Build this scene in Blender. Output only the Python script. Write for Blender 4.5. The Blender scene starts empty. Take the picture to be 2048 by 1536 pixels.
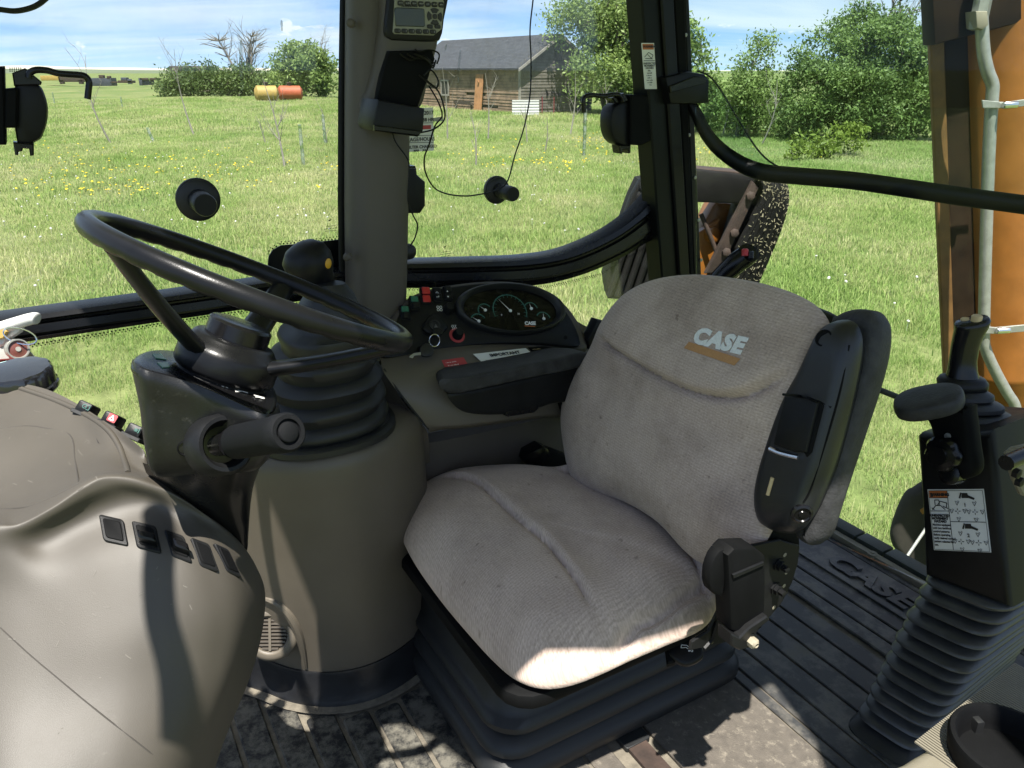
import bpy, bmesh, math, random
import numpy as np
from mathutils import Vector, Matrix
from mathutils.bvhtree import BVHTree
R = math.radians
random.seed(7)
rng = np.random.default_rng(11)
scene = bpy.context.scene
col = scene.collection

# ------------------------------------------------------------------ camera, sky, sun, exposure
CZ, FL, FPX, TILT = 2.7, 1.45, 1538.0, R(22.2)      # eye height, cab floor height, focal length in photo pixels, downward tilt
cd = bpy.data.cameras.new('camera'); cam = bpy.data.objects.new('camera', cd); col.objects.link(cam)
cam.location = (0, 0, CZ); cam.rotation_euler = (R(90) - TILT, 0, 0)
cd.sensor_width = 36; cd.lens = FPX / 2048 * 36; cd.clip_start = 0.02; cd.clip_end = 9000
scene.camera = cam
SUN_AZ, SUN_EL = R(-92), R(68)
sund = Vector((math.cos(SUN_AZ) * math.cos(SUN_EL), math.sin(SUN_AZ) * math.cos(SUN_EL), math.sin(SUN_EL)))
sl = bpy.data.lights.new('sun', 'SUN'); sl.energy = 4.6; sl.angle = R(0.6); sl.color = (1, .955, .88)
so = bpy.data.objects.new('sun', sl); col.objects.link(so); so.rotation_euler = sund.to_track_quat('Z', 'Y').to_euler(); so.location = (0, -4, 12)
scene.view_settings.view_transform = 'Standard'; scene.view_settings.look = 'None'
scene.view_settings.exposure = 1.6; scene.view_settings.gamma = 1; scene.view_settings.use_curve_mapping = False
w = bpy.data.worlds.new('World'); scene.world = w; w.use_nodes = True
nt = w.node_tree; nt.nodes.clear()
def N(t, typ, **k):
    n = t.nodes.new(typ)
    for a, b in k.items(): setattr(n, a, b)
    return n
sky = N(nt, 'ShaderNodeTexSky', sky_type='NISHITA', sun_disc=False, sun_elevation=SUN_EL, sun_rotation=math.pi / 2 - SUN_AZ, altitude=700, air_density=1.0, dust_density=.35, ozone_density=3.2)
tcn = N(nt, 'ShaderNodeTexCoord'); vad = N(nt, 'ShaderNodeVectorMath', operation='ADD'); vad.inputs[1].default_value = (0, 0, .13); nt.links.new(tcn.outputs['Generated'], vad.inputs[0]); vnm = N(nt, 'ShaderNodeVectorMath', operation='NORMALIZE'); nt.links.new(vad.outputs[0], vnm.inputs[0]); nt.links.new(vnm.outputs[0], sky.inputs['Vector'])
geo = N(nt, 'ShaderNodeNewGeometry')
sep = N(nt, 'ShaderNodeSeparateXYZ'); nt.links.new(geo.outputs['Incoming'], sep.inputs[0])
def wm(op, a, b=None, c=None, clamp=False):
    n = N(nt, 'ShaderNodeMath', operation=op); n.use_clamp = clamp
    for i, v in enumerate((a, b, c)):
        if v is None: continue
        if isinstance(v, (int, float)): n.inputs[i].default_value = v
        else: nt.links.new(v, n.inputs[i])
    return n.outputs[0]
dz = wm('ABSOLUTE', sep.outputs['Z'])
den = wm('ADD', dz, .12)
cx = wm('DIVIDE', sep.outputs['X'], den); cy = wm('DIVIDE', sep.outputs['Y'], den)
comb = N(nt, 'ShaderNodeCombineXYZ'); nt.links.new(cx, comb.inputs[0]); nt.links.new(cy, comb.inputs[1])
mp = N(nt, 'ShaderNodeMapping'); mp.inputs['Scale'].default_value = (.55, 1.1, 1); mp.inputs['Rotation'].default_value = (0, 0, R(24)); mp.inputs['Location'].default_value = (3.4, 1.3, 0)
nt.links.new(comb.outputs[0], mp.inputs[0])
cn = N(nt, 'ShaderNodeTexNoise'); cn.inputs['Scale'].default_value = .8; cn.inputs['Detail'].default_value = 7; cn.inputs['Roughness'].default_value = .56; cn.inputs['Distortion'].default_value = .5
nt.links.new(mp.outputs[0], cn.inputs['Vector'])
cr = N(nt, 'ShaderNodeMapRange', clamp=True); cr.inputs['From Min'].default_value = .40; cr.inputs['From Max'].default_value = .68; nt.links.new(cn.outputs['Fac'], cr.inputs['Value'])
cloudf = wm('MULTIPLY', cr.outputs[0], .8)
# small fair-weather puffs low over the horizon
cn2 = N(nt, 'ShaderNodeTexNoise'); cn2.inputs['Scale'].default_value = 26; cn2.inputs['Detail'].default_value = 5; cn2.inputs['Roughness'].default_value = .5
mp2 = N(nt, 'ShaderNodeMapping'); mp2.inputs['Scale'].default_value = (1, 1, 2.4); mp2.inputs['Location'].default_value = (.37, .1, .2)
nt.links.new(geo.outputs['Incoming'], mp2.inputs[0]); nt.links.new(mp2.outputs[0], cn2.inputs['Vector'])
p2 = N(nt, 'ShaderNodeMapRange', clamp=True); p2.inputs['From Min'].default_value = .655; p2.inputs['From Max'].default_value = .72; nt.links.new(cn2.outputs['Fac'], p2.inputs['Value'])
lo = N(nt, 'ShaderNodeMapRange', clamp=True); lo.inputs['From Min'].default_value = .085; lo.inputs['From Max'].default_value = .06; nt.links.new(dz, lo.inputs['Value'])
puff = wm('MULTIPLY', p2.outputs[0], lo.outputs[0])
cf = wm('MAXIMUM', cloudf, puff)
mixc = N(nt, 'ShaderNodeMixRGB'); nt.links.new(cf, mixc.inputs[0]); nt.links.new(sky.outputs[0], mixc.inputs[1]); mixc.inputs[2].default_value = (5.0, 5.5, 5.9, 1)
bg = N(nt, 'ShaderNodeBackground'); bg.inputs['Strength'].default_value = .067; nt.links.new(mixc.outputs[0], bg.inputs[0])
wo = N(nt, 'ShaderNodeOutputWorld'); nt.links.new(bg.outputs[0], wo.inputs[0])

# ------------------------------------------------------------------ cab axes and measuring helpers
UA = Vector((-.5, .8660254, 0)); VA = Vector((.8660254, .5, 0)); ZA = Vector((0, 0, 1)); EYE = Vector((0, 0, CZ))
FW = Vector((0, math.cos(TILT), -math.sin(TILT))); UP = Vector((0, math.sin(TILT), math.cos(TILT)))
def W(u, v, z): return UA * u + VA * v + ZA * (FL + z)               # u = towards the right-hand wall, v = towards the rear, z above the cab floor
def ray(px, py): return Vector(((px - 1024) / FPX, 0, 0)) - UP * ((py - 768) / FPX) + FW
def PN(p, n, d):
    r = ray(*p); return EYE + r * ((d - EYE.dot(n)) / r.dot(n))
def PU(p, u): return PN(p, UA, u)
def PV(p, v): return PN(p, VA, v)
def PZ(p, z): return PN(p, ZA, FL + z)
def PD(p, d): return EYE + ray(*p) * d

# ------------------------------------------------------------------ mesh helpers
class MB:
    def __init__(s): s.v = []; s.f = []; s.uv = None
    def add(s, vs, fs):
        o = len(s.v); s.v += [Vector(x) for x in vs]; s.f += [tuple(i + o for i in f) for f in fs]; return s
    def rings(s, rs, closed=True, cap=True, loop=False):
        n = len(rs[0]); o = len(s.v)
        for r in rs: s.v += [Vector(x) for x in r]
        m = len(rs)
        for i in range(m if loop else m - 1):
            a = o + i * n; b = o + ((i + 1) % m) * n
            for j in range(n if closed else n - 1):
                k = (j + 1) % n; s.f.append((a + j, a + k, b + k, b + j))
        if cap and not loop and closed:
            s.f.append(tuple(range(o, o + n))); s.f.append(tuple(range(o + (m - 1) * n, o + m * n)))
        return s
    def box(s, c, ax, ay, az, bev=0):
        c = Vector(c)
        if bev > 0: return s.prism([c - az - ax - ay, c - az + ax - ay, c - az + ax + ay, c - az - ax + ay], az * 2, bev)
        vs = [c + ax * i + ay * j + az * k for k in (-1, 1) for j in (-1, 1) for i in (-1, 1)]
        return s.add(vs, [(0, 1, 3, 2), (4, 6, 7, 5), (0, 4, 5, 1), (2, 3, 7, 6), (0, 2, 6, 4), (1, 5, 7, 3)])
    def prism(s, poly, ext, bev=0, seg=2, back=True):
        poly = [Vector(p) for p in poly]
        if bev <= 0: return s.rings([poly, [p + ext for p in poly]])
        d = ext.normalized(); L = ext.length; bev = min(bev, L * .49); rs = []
        for k in range(seg + 1):
            a = math.pi / 2 * k / seg; rs.append([p + d * bev * (1 - math.sin(a)) for p in inset(poly, d, bev * (1 - math.cos(a)))] )
        rs = rs[::-1]
        rs = []
        for k in range(seg + 1):
            a = math.pi / 2 * k / seg
            rs.append([p + d * bev * (1 - math.cos(a)) for p in inset(poly, d, bev * (1 - math.sin(a)))])
        if back:
            for k in range(seg + 1):
                a = math.pi / 2 * k / seg
                rs.append([p + d * (L - bev + bev * math.sin(a)) for p in inset(poly, d, bev * (1 - math.cos(a)))])
        else: rs.append([p + ext for p in poly])
        return s.rings(rs)
    def tube(s, path, r, n=8, loop=False, flat=None):
        path = [Vector(p) for p in path]; m = len(path); rs = []; up = None
        for i, p in enumerate(path):
            a = path[(i - 1) % m] if (loop or i > 0) else p; b = path[(i + 1) % m] if (loop or i < m - 1) else p
            t = (b - a).normalized()
            if up is None:
                up = t.orthogonal() if flat is None else (Vector(flat) - t * t.dot(Vector(flat)))
                up.normalize()
            else:
                up = up - t * up.dot(t); up.normalize()
            sd = t.cross(up); rr = r[i] if isinstance(r, list) else r
            if not isinstance(rr, tuple): rr = (rr, rr)
            rs.append([p + up * rr[0] * math.cos(2 * math.pi * k / n) + sd * rr[1] * math.sin(2 * math.pi * k / n) for k in range(n)])
        return s.rings(rs, loop=loop)
    def lathe(s, o, axis, prof, n=24, sup=2, ref=None, sx=1, cap=True):
        o = Vector(o); axis = Vector(axis).normalized()
        a = axis.orthogonal().normalized() if ref is None else (Vector(ref) - axis * axis.dot(Vector(ref))).normalized()
        b = axis.cross(a); rs = []
        for r, h in prof:
            ring = []
            for k in range(n):
                t = 2 * math.pi * k / n; c, q = math.cos(t), math.sin(t)
                c = math.copysign(abs(c) ** (2 / sup), c); q = math.copysign(abs(q) ** (2 / sup), q)
                ring.append(o + axis * h + a * r * c * sx + b * r * q)
            rs.append(ring)
        return s.rings(rs, cap=cap)
    def grid(s, rows):
        n = len(rows[0]); o = len(s.v)
        for r in rows: s.v += [Vector(x) for x in r]
        for i in range(len(rows) - 1):
            for j in range(n - 1):
                a = o + i * n + j; s.f.append((a, a + 1, a + n + 1, a + n))
        return s
def inset(poly, d, t):
    n = len(poly)
    if abs(t) < 1e-9: return [p.copy() for p in poly]
    area = Vector((0, 0, 0))
    for i in range(n): area += poly[i].cross(poly[(i + 1) % n])
    sg = 1 if area.dot(d) > 0 else -1
    out = []
    for i in range(n):
        e1 = (poly[i] - poly[i - 1]); e2 = (poly[(i + 1) % n] - poly[i])
        if e1.length < 1e-9: e1 = e2
        if e2.length < 1e-9: e2 = e1
        n1 = d.cross(e1.normalized()) * sg; n2 = d.cross(e2.normalized()) * sg
        out.append(poly[i] + (n1 + n2) * (t / max(.35, 1 + n1.dot(n2))))
    return out
def smooth(pts, k=6, loop=False):
    pts = [Vector(p) for p in pts]; m = len(pts); out = []
    for i in range(m if loop else m - 1):
        g = lambda j: pts[j % m] if loop else pts[max(0, min(m - 1, j))]
        p0, p1, p2, p3 = g(i - 1), g(i), g(i + 1), g(i + 2)
        for q in range(k):
            t = q / k
            out.append(.5 * ((2 * p1) + (p2 - p0) * t + (2 * p0 - 5 * p1 + 4 * p2 - p3) * t * t + (3 * p1 - p0 - 3 * p2 + p3) * t ** 3))
    if not loop: out.append(pts[-1])
    return out
def resample(loop, n):
    L = [0]; m = len(loop)
    for i in range(m): L.append(L[-1] + (loop[(i + 1) % m] - loop[i]).length)
    out = []; j = 0
    for k in range(n):
        s = L[-1] * k / n
        while L[j + 1] < s: j += 1
        t = (s - L[j]) / max(1e-9, L[j + 1] - L[j]); out.append(loop[j].lerp(loop[(j + 1) % m], t))
    return out
def rrect(c, ax, ay, r, k=4):
    """rounded rectangle; ax, ay are half-extent vectors"""
    a, b = ax.normalized(), ay.normalized(); la, lb = ax.length, ay.length; r = min(r, la * .98, lb * .98); out = []
    for sx, sy, t0 in ((1, 1, 0), (-1, 1, 90), (-1, -1, 180), (1, -1, 270)):
        for q in range(k + 1):
            t = R(t0 + 90 * q / k)
            out.append(c + a * (sx * (la - r) + r * math.cos(t)) + b * (sy * (lb - r) + r * math.sin(t)))
    return out
ROOT = {}
def tag(o, label=None, cat=None, group=None, kind=None):
    if label: o['label'] = label
    if cat: o['category'] = cat
    if group: o['group'] = group
    if kind: o['kind'] = kind
    return o
def thing(name, label, cat, loc, group=None):
    o = bpy.data.objects.new(name, None); col.objects.link(o); o.location = loc; o.empty_display_size = .05
    ROOT[o.name] = Vector(loc); return tag(o, label, cat, group)
def build(name, mb, mat, parent=None, label=None, cat=None, group=None, kind=None, ang=38, uvf=None, flat=False):
    base = ROOT[parent.name] if parent else Vector((0, 0, 0))
    if name in ('lettering', 'key_lettering', 'dial_lettering', 'gear_lettering', 'symbol', 'ruled_lines', 'glazing_mark', 'gauge_scale', 'logo_lettering', 'raised_letters'): kind = 'stuff'
    if not parent and not kind == 'structure' and mb.v:
        base = sum(mb.v[::max(1, len(mb.v) // 200)], Vector()) / len(mb.v[::max(1, len(mb.v) // 200)])
    me = bpy.data.meshes.new(name)
    me.from_pydata([tuple(p - base) for p in mb.v], [], mb.f)
    if len(mb.f) < 60000:
        bm = bmesh.new(); bm.from_mesh(me); bmesh.ops.recalc_face_normals(bm, faces=bm.faces[:]); bm.to_mesh(me); bm.free()
    if not flat and len(mb.f) < 60000:
        me.polygons.foreach_set('use_smooth', [True] * len(me.polygons)); me.set_sharp_from_angle(angle=R(ang))
    if uvf:
        ul = me.uv_layers.new(name='uv')
        for l in me.loops: ul.data[l.index].uv = uvf(mb.v[l.vertex_index])
    me.materials.append(mat)
    o = bpy.data.objects.new(name, me); col.objects.link(o)
    if parent: o.parent = parent
    else: o.location = base
    ROOT[o.name] = base
    return tag(o, label, cat, group, kind)
def copypart(src, parent, off):
    o = src.copy(); col.objects.link(o); o.parent = parent; o.location = src.location + off
    ROOT[o.name] = ROOT[src.name]; return o
def bvh(mb): return BVHTree.FromPolygons([tuple(v) for v in mb.v], mb.f)
def hit(b, p):
    d = ray(*p).normalized(); h = b.ray_cast(EYE, d)
    if h[0] is None: return PD(p, 1), -d
    n = h[1] if h[1].dot(d) < 0 else -h[1]
    return h[0], n

# ------------------------------------------------------------------ materials
def S(c): return tuple(((x / 255) / 12.92 if x / 255 <= .04045 else ((x / 255 + .055) / 1.055) ** 2.4) for x in c)
def mat(name, c, rough=.5, metal=0, var=.12, vs=18, bump=.08, bs=350, dust=None, spec=.5, coord='pos', coat=0, vs2=None):
    m = bpy.data.materials.new(name); m.use_nodes = True; t = m.node_tree; b = t.nodes['Principled BSDF']
    b.inputs['Roughness'].default_value = rough; b.inputs['Metallic'].default_value = metal; b.inputs['Specular IOR Level'].default_value = spec
    b.inputs['Coat Weight'].default_value = coat
    g = N(t, 'ShaderNodeNewGeometry'); pos = g.outputs['Position']
    n1 = N(t, 'ShaderNodeTexNoise'); n1.inputs['Scale'].default_value = vs; n1.inputs['Detail'].default_value = 5; n1.inputs['Roughness'].default_value = .62; t.links.new(pos, n1.inputs['Vector'])
    mr = N(t, 'ShaderNodeMapRange'); mr.inputs['From Min'].default_value = .3; mr.inputs['From Max'].default_value = .7; t.links.new(n1.outputs['Fac'], mr.inputs['Value'])
    mx = N(t, 'ShaderNodeMixRGB'); t.links.new(mr.outputs[0], mx.inputs[0])
    mx.inputs[1].default_value = tuple(x * (1 - var) for x in c) + (1,); mx.inputs[2].default_value = tuple(x * (1 + var) for x in c) + (1,)
    out = mx.outputs[0]
    rr = N(t, 'ShaderNodeMapRange'); rr.inputs['To Min'].default_value = max(.05, rough - .09); rr.inputs['To Max'].default_value = min(1, rough + .09); t.links.new(n1.outputs['Fac'], rr.inputs['Value'])
    rout = rr.outputs[0]
    if dust:
        dc, amt, ds = dust
        n2 = N(t, 'ShaderNodeTexNoise'); n2.inputs['Scale'].default_value = ds; n2.inputs['Detail'].default_value = 9; n2.inputs['Roughness'].default_value = .72; t.links.new(pos, n2.inputs['Vector'])
        r2 = N(t, 'ShaderNodeMapRange', clamp=True); r2.inputs['From Min'].default_value = .72 - amt * .4; r2.inputs['From Max'].default_value = .86 - amt * .35; r2.inputs['To Max'].default_value = .85; t.links.new(n2.outputs['Fac'], r2.inputs['Value'])
        m2 = N(t, 'ShaderNodeMixRGB'); t.links.new(r2.outputs[0], m2.inputs[0]); t.links.new(out, m2.inputs[1]); m2.inputs[2].default_value = tuple(dc) + (1,); out = m2.outputs[0]
        r3 = N(t, 'ShaderNodeMath', operation='MAXIMUM'); t.links.new(rout, r3.inputs[0]); t.links.new(r2.outputs[0], r3.inputs[1]); rout = r3.outputs[0]
    t.links.new(out, b.inputs['Base Color']); t.links.new(rout, b.inputs['Roughness'])
    if bump:
        n3 = N(t, 'ShaderNodeTexNoise'); n3.inputs['Scale'].default_value = bs; n3.inputs['Detail'].default_value = 2; t.links.new(pos, n3.inputs['Vector'])
        bp = N(t, 'ShaderNodeBump'); bp.inputs['Strength'].default_value = bump; bp.inputs['Distance'].default_value = .002; t.links.new(n3.outputs['Fac'], bp.inputs['Height']); t.links.new(bp.outputs[0], b.inputs['Normal'])
    return m
DUST = (.30, .26, .19)
m_taupe = mat('taupe_plastic', (.094, .080, .061), .5, var=.09, vs=7, bump=.12, bs=1300, dust=((.115, .104, .085), .2, 60))
m_cowl = mat('dash_plastic_dimmed_for_sun', (.049, .0425, .033), .55, var=.10, vs=6, bump=.14, bs=1300, dust=((.078, .07, .057), .22, 60))  # taupe copy, darkened in colour against the strong sun on the cowl
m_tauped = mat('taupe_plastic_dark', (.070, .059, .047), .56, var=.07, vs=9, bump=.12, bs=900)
m_black = mat('black_plastic', (.0075, .0078, .0083), .42, var=.25, vs=30, bump=.10, bs=900, spec=.2)
m_blackm = mat('black_matte', (.0045, .0047, .005), .65, var=.2, bump=.1, bs=500, spec=.08)
m_shell = mat('armrest_shell_plastic', (.010, .011, .013), .36, var=.2, vs=20, bump=.15, bs=800, spec=.45)
m_bellows = mat('sunglint_bellows_rubber', (.038, .039, .040), .4, var=.25, vs=25, bump=.05, bs=300, dust=((.08, .075, .065), .10, 30), spec=.6)  # lighter copy of the rubber, sun glints put into its base colour
m_col = mat('dusty_column_plastic', (.007, .0073, .008), .4, var=.3, vs=30, bump=.14, bs=700, dust=((.035, .034, .031), .34, 70), spec=.4)
m_glossb = mat('black_gloss', (.005, .005, .0055), .26, var=.2, bump=.02, coat=.0, spec=.3)
m_rubber = mat('black_rubber', (.011, .0115, .012), .5, var=.2, vs=25, bump=.06, bs=300, dust=((.05, .047, .042), .05, 30), spec=.42)
m_seal = mat('rubber_seal', (.0035, .0038, .0038), .38, var=.2, bump=.03, spec=.22)
m_grain = mat('grained_wheel_plastic', (.006, .0063, .007), .3, var=.25, bump=.08, bs=900, spec=.22)
m_pad = mat('worn_armrest_foam', (.028, .028, .029), .6, var=.4, vs=40, bump=.4, bs=260, spec=.3)
m_mat = mat('floor_mat_rubber', (.012, .0125, .013), .65, var=.3, vs=14, bump=.5, bs=420, dust=((.125, .117, .095), .74, 30), spec=.3)
m_matr = mat('floor_mat_rubber_rear', (.024, .0245, .025), .5, var=.35, vs=14, bump=.25, bs=420, dust=((.13, .12, .10), .60, 11), spec=.5)
m_dustf = mat('dusty_floor', (.12, .105, .08), .9, var=.35, vs=40, bump=.6, bs=300)
m_darkgap = mat('dark_groove', (.010, .010, .010), .8, var=.2)
m_brownm = mat('dusty_brown_mat', (.075, .065, .053), .85, var=.25, vs=55, bump=.6, bs=420, dust=((.21, .185, .145), .46, 42))
m_white = mat('white_paint', (.5, .5, .48), .5, var=.06)
m_label = mat('white_label', (.66, .66, .63), .45, var=.05, bump=0)
m_ink = mat('black_ink', (.012, .012, .012), .5, var=.05, bump=0)
m_greyink = mat('grey_ink', (.22, .22, .22), .5, var=.05, bump=0)
m_orangel = mat('orange_label', (.42, .12, .03), .5, var=.08, bump=0)
m_red = mat('red_plastic', (.45, .02, .02), .35, var=.1, bump=0)
m_redl = mat('red_label', (.36, .035, .04), .5, var=.1, bump=0)
m_green = mat('green_lens', (.02, .12, .07), .3, var=.1, bump=0)
m_teal = mat('teal_print', (.02, .10, .08), .5, var=.05, bump=0)
m_steel = mat('zinc_steel', (.30, .30, .27), .42, .45, var=.15, vs=40, bump=.06, dust=((.32, .30, .24), .12, 30))
m_chrome = mat('bright_metal', (.7, .7, .7), .2, 1, var=.08, bump=0)
m_cream = mat('cream_bolt', (.22, .195, .14), .55, var=.15, bump=.1)
m_orange = mat('orange_machine_paint', (.225, .082, .012), .42, var=.18, vs=12, bump=.08, bs=120, dust=((.09, .055, .03), .2, 6))
m_brownp = mat('dark_grimy_steel', (.015, .0088, .0042), .6, var=.4, vs=12, bump=.15, dust=((.05, .033, .018), .12, 8), spec=.15)
m_grime = mat('blackened_grimy_steel', (.008, .0074, .007), .6, var=.4, vs=14, bump=.2, dust=((.06, .05, .036), .08, 40), spec=.2)
m_rust = mat('rusty_steel', (.036, .022, .016), .8, .1, var=.45, vs=25, bump=.4, bs=120)
m_padrub = mat('dirty_pad_rubber', (.009, .0088, .008), .85, var=.4, vs=20, bump=.5, bs=120, dust=((.06, .054, .038), .16, 12), spec=.2)
m_logo = mat('woven_grey_thread', (.66, .67, .66), .8, var=.12, vs=300, bump=.3, bs=900)
m_logob = mat('woven_tan_thread', (.40, .21, .085), .8, var=.12, vs=300, bump=.3, bs=900)
m_tan = mat('tan_button', (.50, .38, .20), .5, var=.1)
m_olive = mat('lcd_screen', (.035, .042, .03), .25, var=.15, bump=0)
m_key = mat('keypad_face', (.22, .22, .175), .5, var=.06, bump=0)
m_sill = mat('beige_sill_paint', (.16, .14, .10), .6, var=.2, vs=25)
m_sillseal = mat('dark_green_seal', (.016, .021, .016), .5, var=.2, vs=20, bump=.15, bs=150)
m_greyp = mat('grey_paint_metal', (.30, .30, .27), .5, var=.12)
m_rib = mat('beige_ribbed_plastic', (.15, .135, .10), .55, var=.08)
def fabric(name, stain, k=1.0):
    m = bpy.data.materials.new(name); m.use_nodes = True; t = m.node_tree; b = t.nodes['Principled BSDF']
    b.inputs['Roughness'].default_value = .95; b.inputs['Specular IOR Level'].default_value = .15; b.inputs['Sheen Weight'].default_value = .12
    uv = N(t, 'ShaderNodeUVMap'); sp = N(t, 'ShaderNodeSeparateXYZ'); t.links.new(uv.outputs[0], sp.inputs[0])
    nz = N(t, 'ShaderNodeTexNoise'); nz.inputs['Scale'].default_value = 60; nz.inputs['Detail'].default_value = 2; t.links.new(uv.outputs[0], nz.inputs['Vector'])
    def mm(op, a, c=None):
        n = N(t, 'ShaderNodeMath', operation=op)
        for i, x in enumerate((a, c)):
            if x is None: continue
            if isinstance(x, (int, float)): n.inputs[i].default_value = x
            else: t.links.new(x, n.inputs[i])
        return n.outputs[0]
    wob = mm('MULTIPLY', nz.outputs['Fac'], 3.2)
    ra = mm('SINE', mm('ADD', mm('MULTIPLY', sp.outputs['Y'], 2 * math.pi / .0052), wob))
    rb = mm('SINE', mm('ADD', mm('MULTIPLY', sp.outputs['X'], 2 * math.pi / .0058), mm('MULTIPLY', nz.outputs['Fac'], 5)))
    an = N(t, 'ShaderNodeMapping'); an.inputs['Scale'].default_value = (150, 620, 1); t.links.new(uv.outputs[0], an.inputs[0])
    ann = N(t, 'ShaderNodeTexNoise'); ann.inputs['Scale'].default_value = 1; ann.inputs['Detail'].default_value = 2; t.links.new(an.outputs[0], ann.inputs['Vector'])
    h = mm('ADD', mm('MULTIPLY', ra, .09), mm('MULTIPLY', rb, .05))
    h = mm('ADD', h, mm('MULTIPLY', ann.outputs['Fac'], 1.0))
    fn = N(t, 'ShaderNodeTexNoise'); fn.inputs['Scale'].default_value = 420; fn.inputs['Detail'].default_value = 3; t.links.new(uv.outputs[0], fn.inputs['Vector'])
    h2 = mm('ADD', mm('MULTIPLY', h, .65), mm('MULTIPLY', fn.outputs['Fac'], .42))
    cr = N(t, 'ShaderNodeValToRGB'); t.links.new(h2, cr.inputs[0])
    cr.color_ramp.elements[0].position = .2; cr.color_ramp.elements[0].color = (.24 * k, .189 * k, .160 * k, 1)
    cr.color_ramp.elements[1].position = .85; cr.color_ramp.elements[1].color = (.55 * k, .437 * k, .375 * k, 1)
    st = N(t, 'ShaderNodeTexNoise'); st.inputs['Scale'].default_value = 7; st.inputs['Detail'].default_value = 7; st.inputs['Roughness'].default_value = .68; t.links.new(uv.outputs[0], st.inputs['Vector'])
    mr = N(t, 'ShaderNodeMapRange', clamp=True); mr.inputs['From Min'].default_value = .44; mr.inputs['From Max'].default_value = .66; mr.inputs['To Max'].default_value = stain; t.links.new(st.outputs['Fac'], mr.inputs['Value'])
    dk = N(t, 'ShaderNodeMixRGB', blend_type='MULTIPLY'); t.links.new(mr.outputs[0], dk.inputs[0]); t.links.new(cr.outputs[0], dk.inputs[1]); dk.inputs[2].default_value = (.42, .39, .37, 1)
    sp1 = N(t, 'ShaderNodeTexNoise'); sp1.inputs['Scale'].default_value = 48; sp1.inputs['Detail'].default_value = 4; t.links.new(uv.outputs[0], sp1.inputs['Vector'])
    mr2 = N(t, 'ShaderNodeMapRange', clamp=True); mr2.inputs['From Min'].default_value = .66; mr2.inputs['From Max'].default_value = .73; mr2.inputs['To Max'].default_value = .6; t.links.new(sp1.outputs['Fac'], mr2.inputs['Value'])
    dk2 = N(t, 'ShaderNodeMixRGB', blend_type='MULTIPLY'); t.links.new(mr2.outputs[0], dk2.inputs[0]); t.links.new(dk.outputs[0], dk2.inputs[1]); dk2.inputs[2].default_value = (.4, .37, .35, 1)
    t.links.new(dk2.outputs[0], b.inputs['Base Color'])
    bp = N(t, 'ShaderNodeBump'); bp.inputs['Strength'].default_value = .4; bp.inputs['Distance'].default_value = .001; t.links.new(h2, bp.inputs['Height']); t.links.new(bp.outputs[0], b.inputs['Normal'])
    return m
m_fab = fabric('ribbed_taupe_fabric', .52, 1.06); m_fab2 = fabric('ribbed_taupe_cushion_brightened', .36, 1.22)  # cushion copy lightened in colour to make up for weak light there
def glass(name, tint, refl=.5, dirt=.0):
    m = bpy.data.materials.new(name); m.use_nodes = True; t = m.node_tree; t.nodes.clear()
    tr = N(t, 'ShaderNodeBsdfTransparent'); tr.inputs[0].default_value = tint + (1,)
    gl = N(t, 'ShaderNodeBsdfGlossy'); gl.inputs['Roughness'].default_value = .02
    fr = N(t, 'ShaderNodeFresnel'); fr.inputs[0].default_value = 1.45
    mu = N(t, 'ShaderNodeMath', operation='MULTIPLY'); t.links.new(fr.outputs[0], mu.inputs[0]); mu.inputs[1].default_value = refl
    mx = N(t, 'ShaderNodeMixShader'); t.links.new(mu.outputs[0], mx.inputs[0]); t.links.new(tr.outputs[0], mx.inputs[1]); t.links.new(gl.outputs[0], mx.inputs[2])
    df = N(t, 'ShaderNodeBsdfDiffuse'); df.inputs[0].default_value = (.6, .6, .56, 1)
    g = N(t, 'ShaderNodeNewGeometry'); nz = N(t, 'ShaderNodeTexNoise'); nz.inputs['Scale'].default_value = 5; nz.inputs['Detail'].default_value = 8; nz.inputs['Roughness'].default_value = .7; t.links.new(g.outputs['Position'], nz.inputs['Vector'])
    mr = N(t, 'ShaderNodeMapRange', clamp=True); mr.inputs['From Min'].default_value = .42; mr.inputs['From Max'].default_value = .75; mr.inputs['To Max'].default_value = dirt; t.links.new(nz.outputs['Fac'], mr.inputs['Value'])
    m2 = N(t, 'ShaderNodeMixShader'); t.links.new(mr.outputs[0], m2.inputs[0]); t.links.new(mx.outputs[0], m2.inputs[1]); t.links.new(df.outputs[0], m2.inputs[2])
    o = N(t, 'ShaderNodeOutputMaterial'); t.links.new(m2.outputs[0], o.inputs[0]); return m
m_glass = glass('window_glass', (.97, .985, .975), .6, .088)
m_glassg = glass('green_window_glass', (.90, .95, .93), .15, .006)
m_glasst = glass('rear_tinted_glass', (.95, .97, .96), .15, .006)
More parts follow.
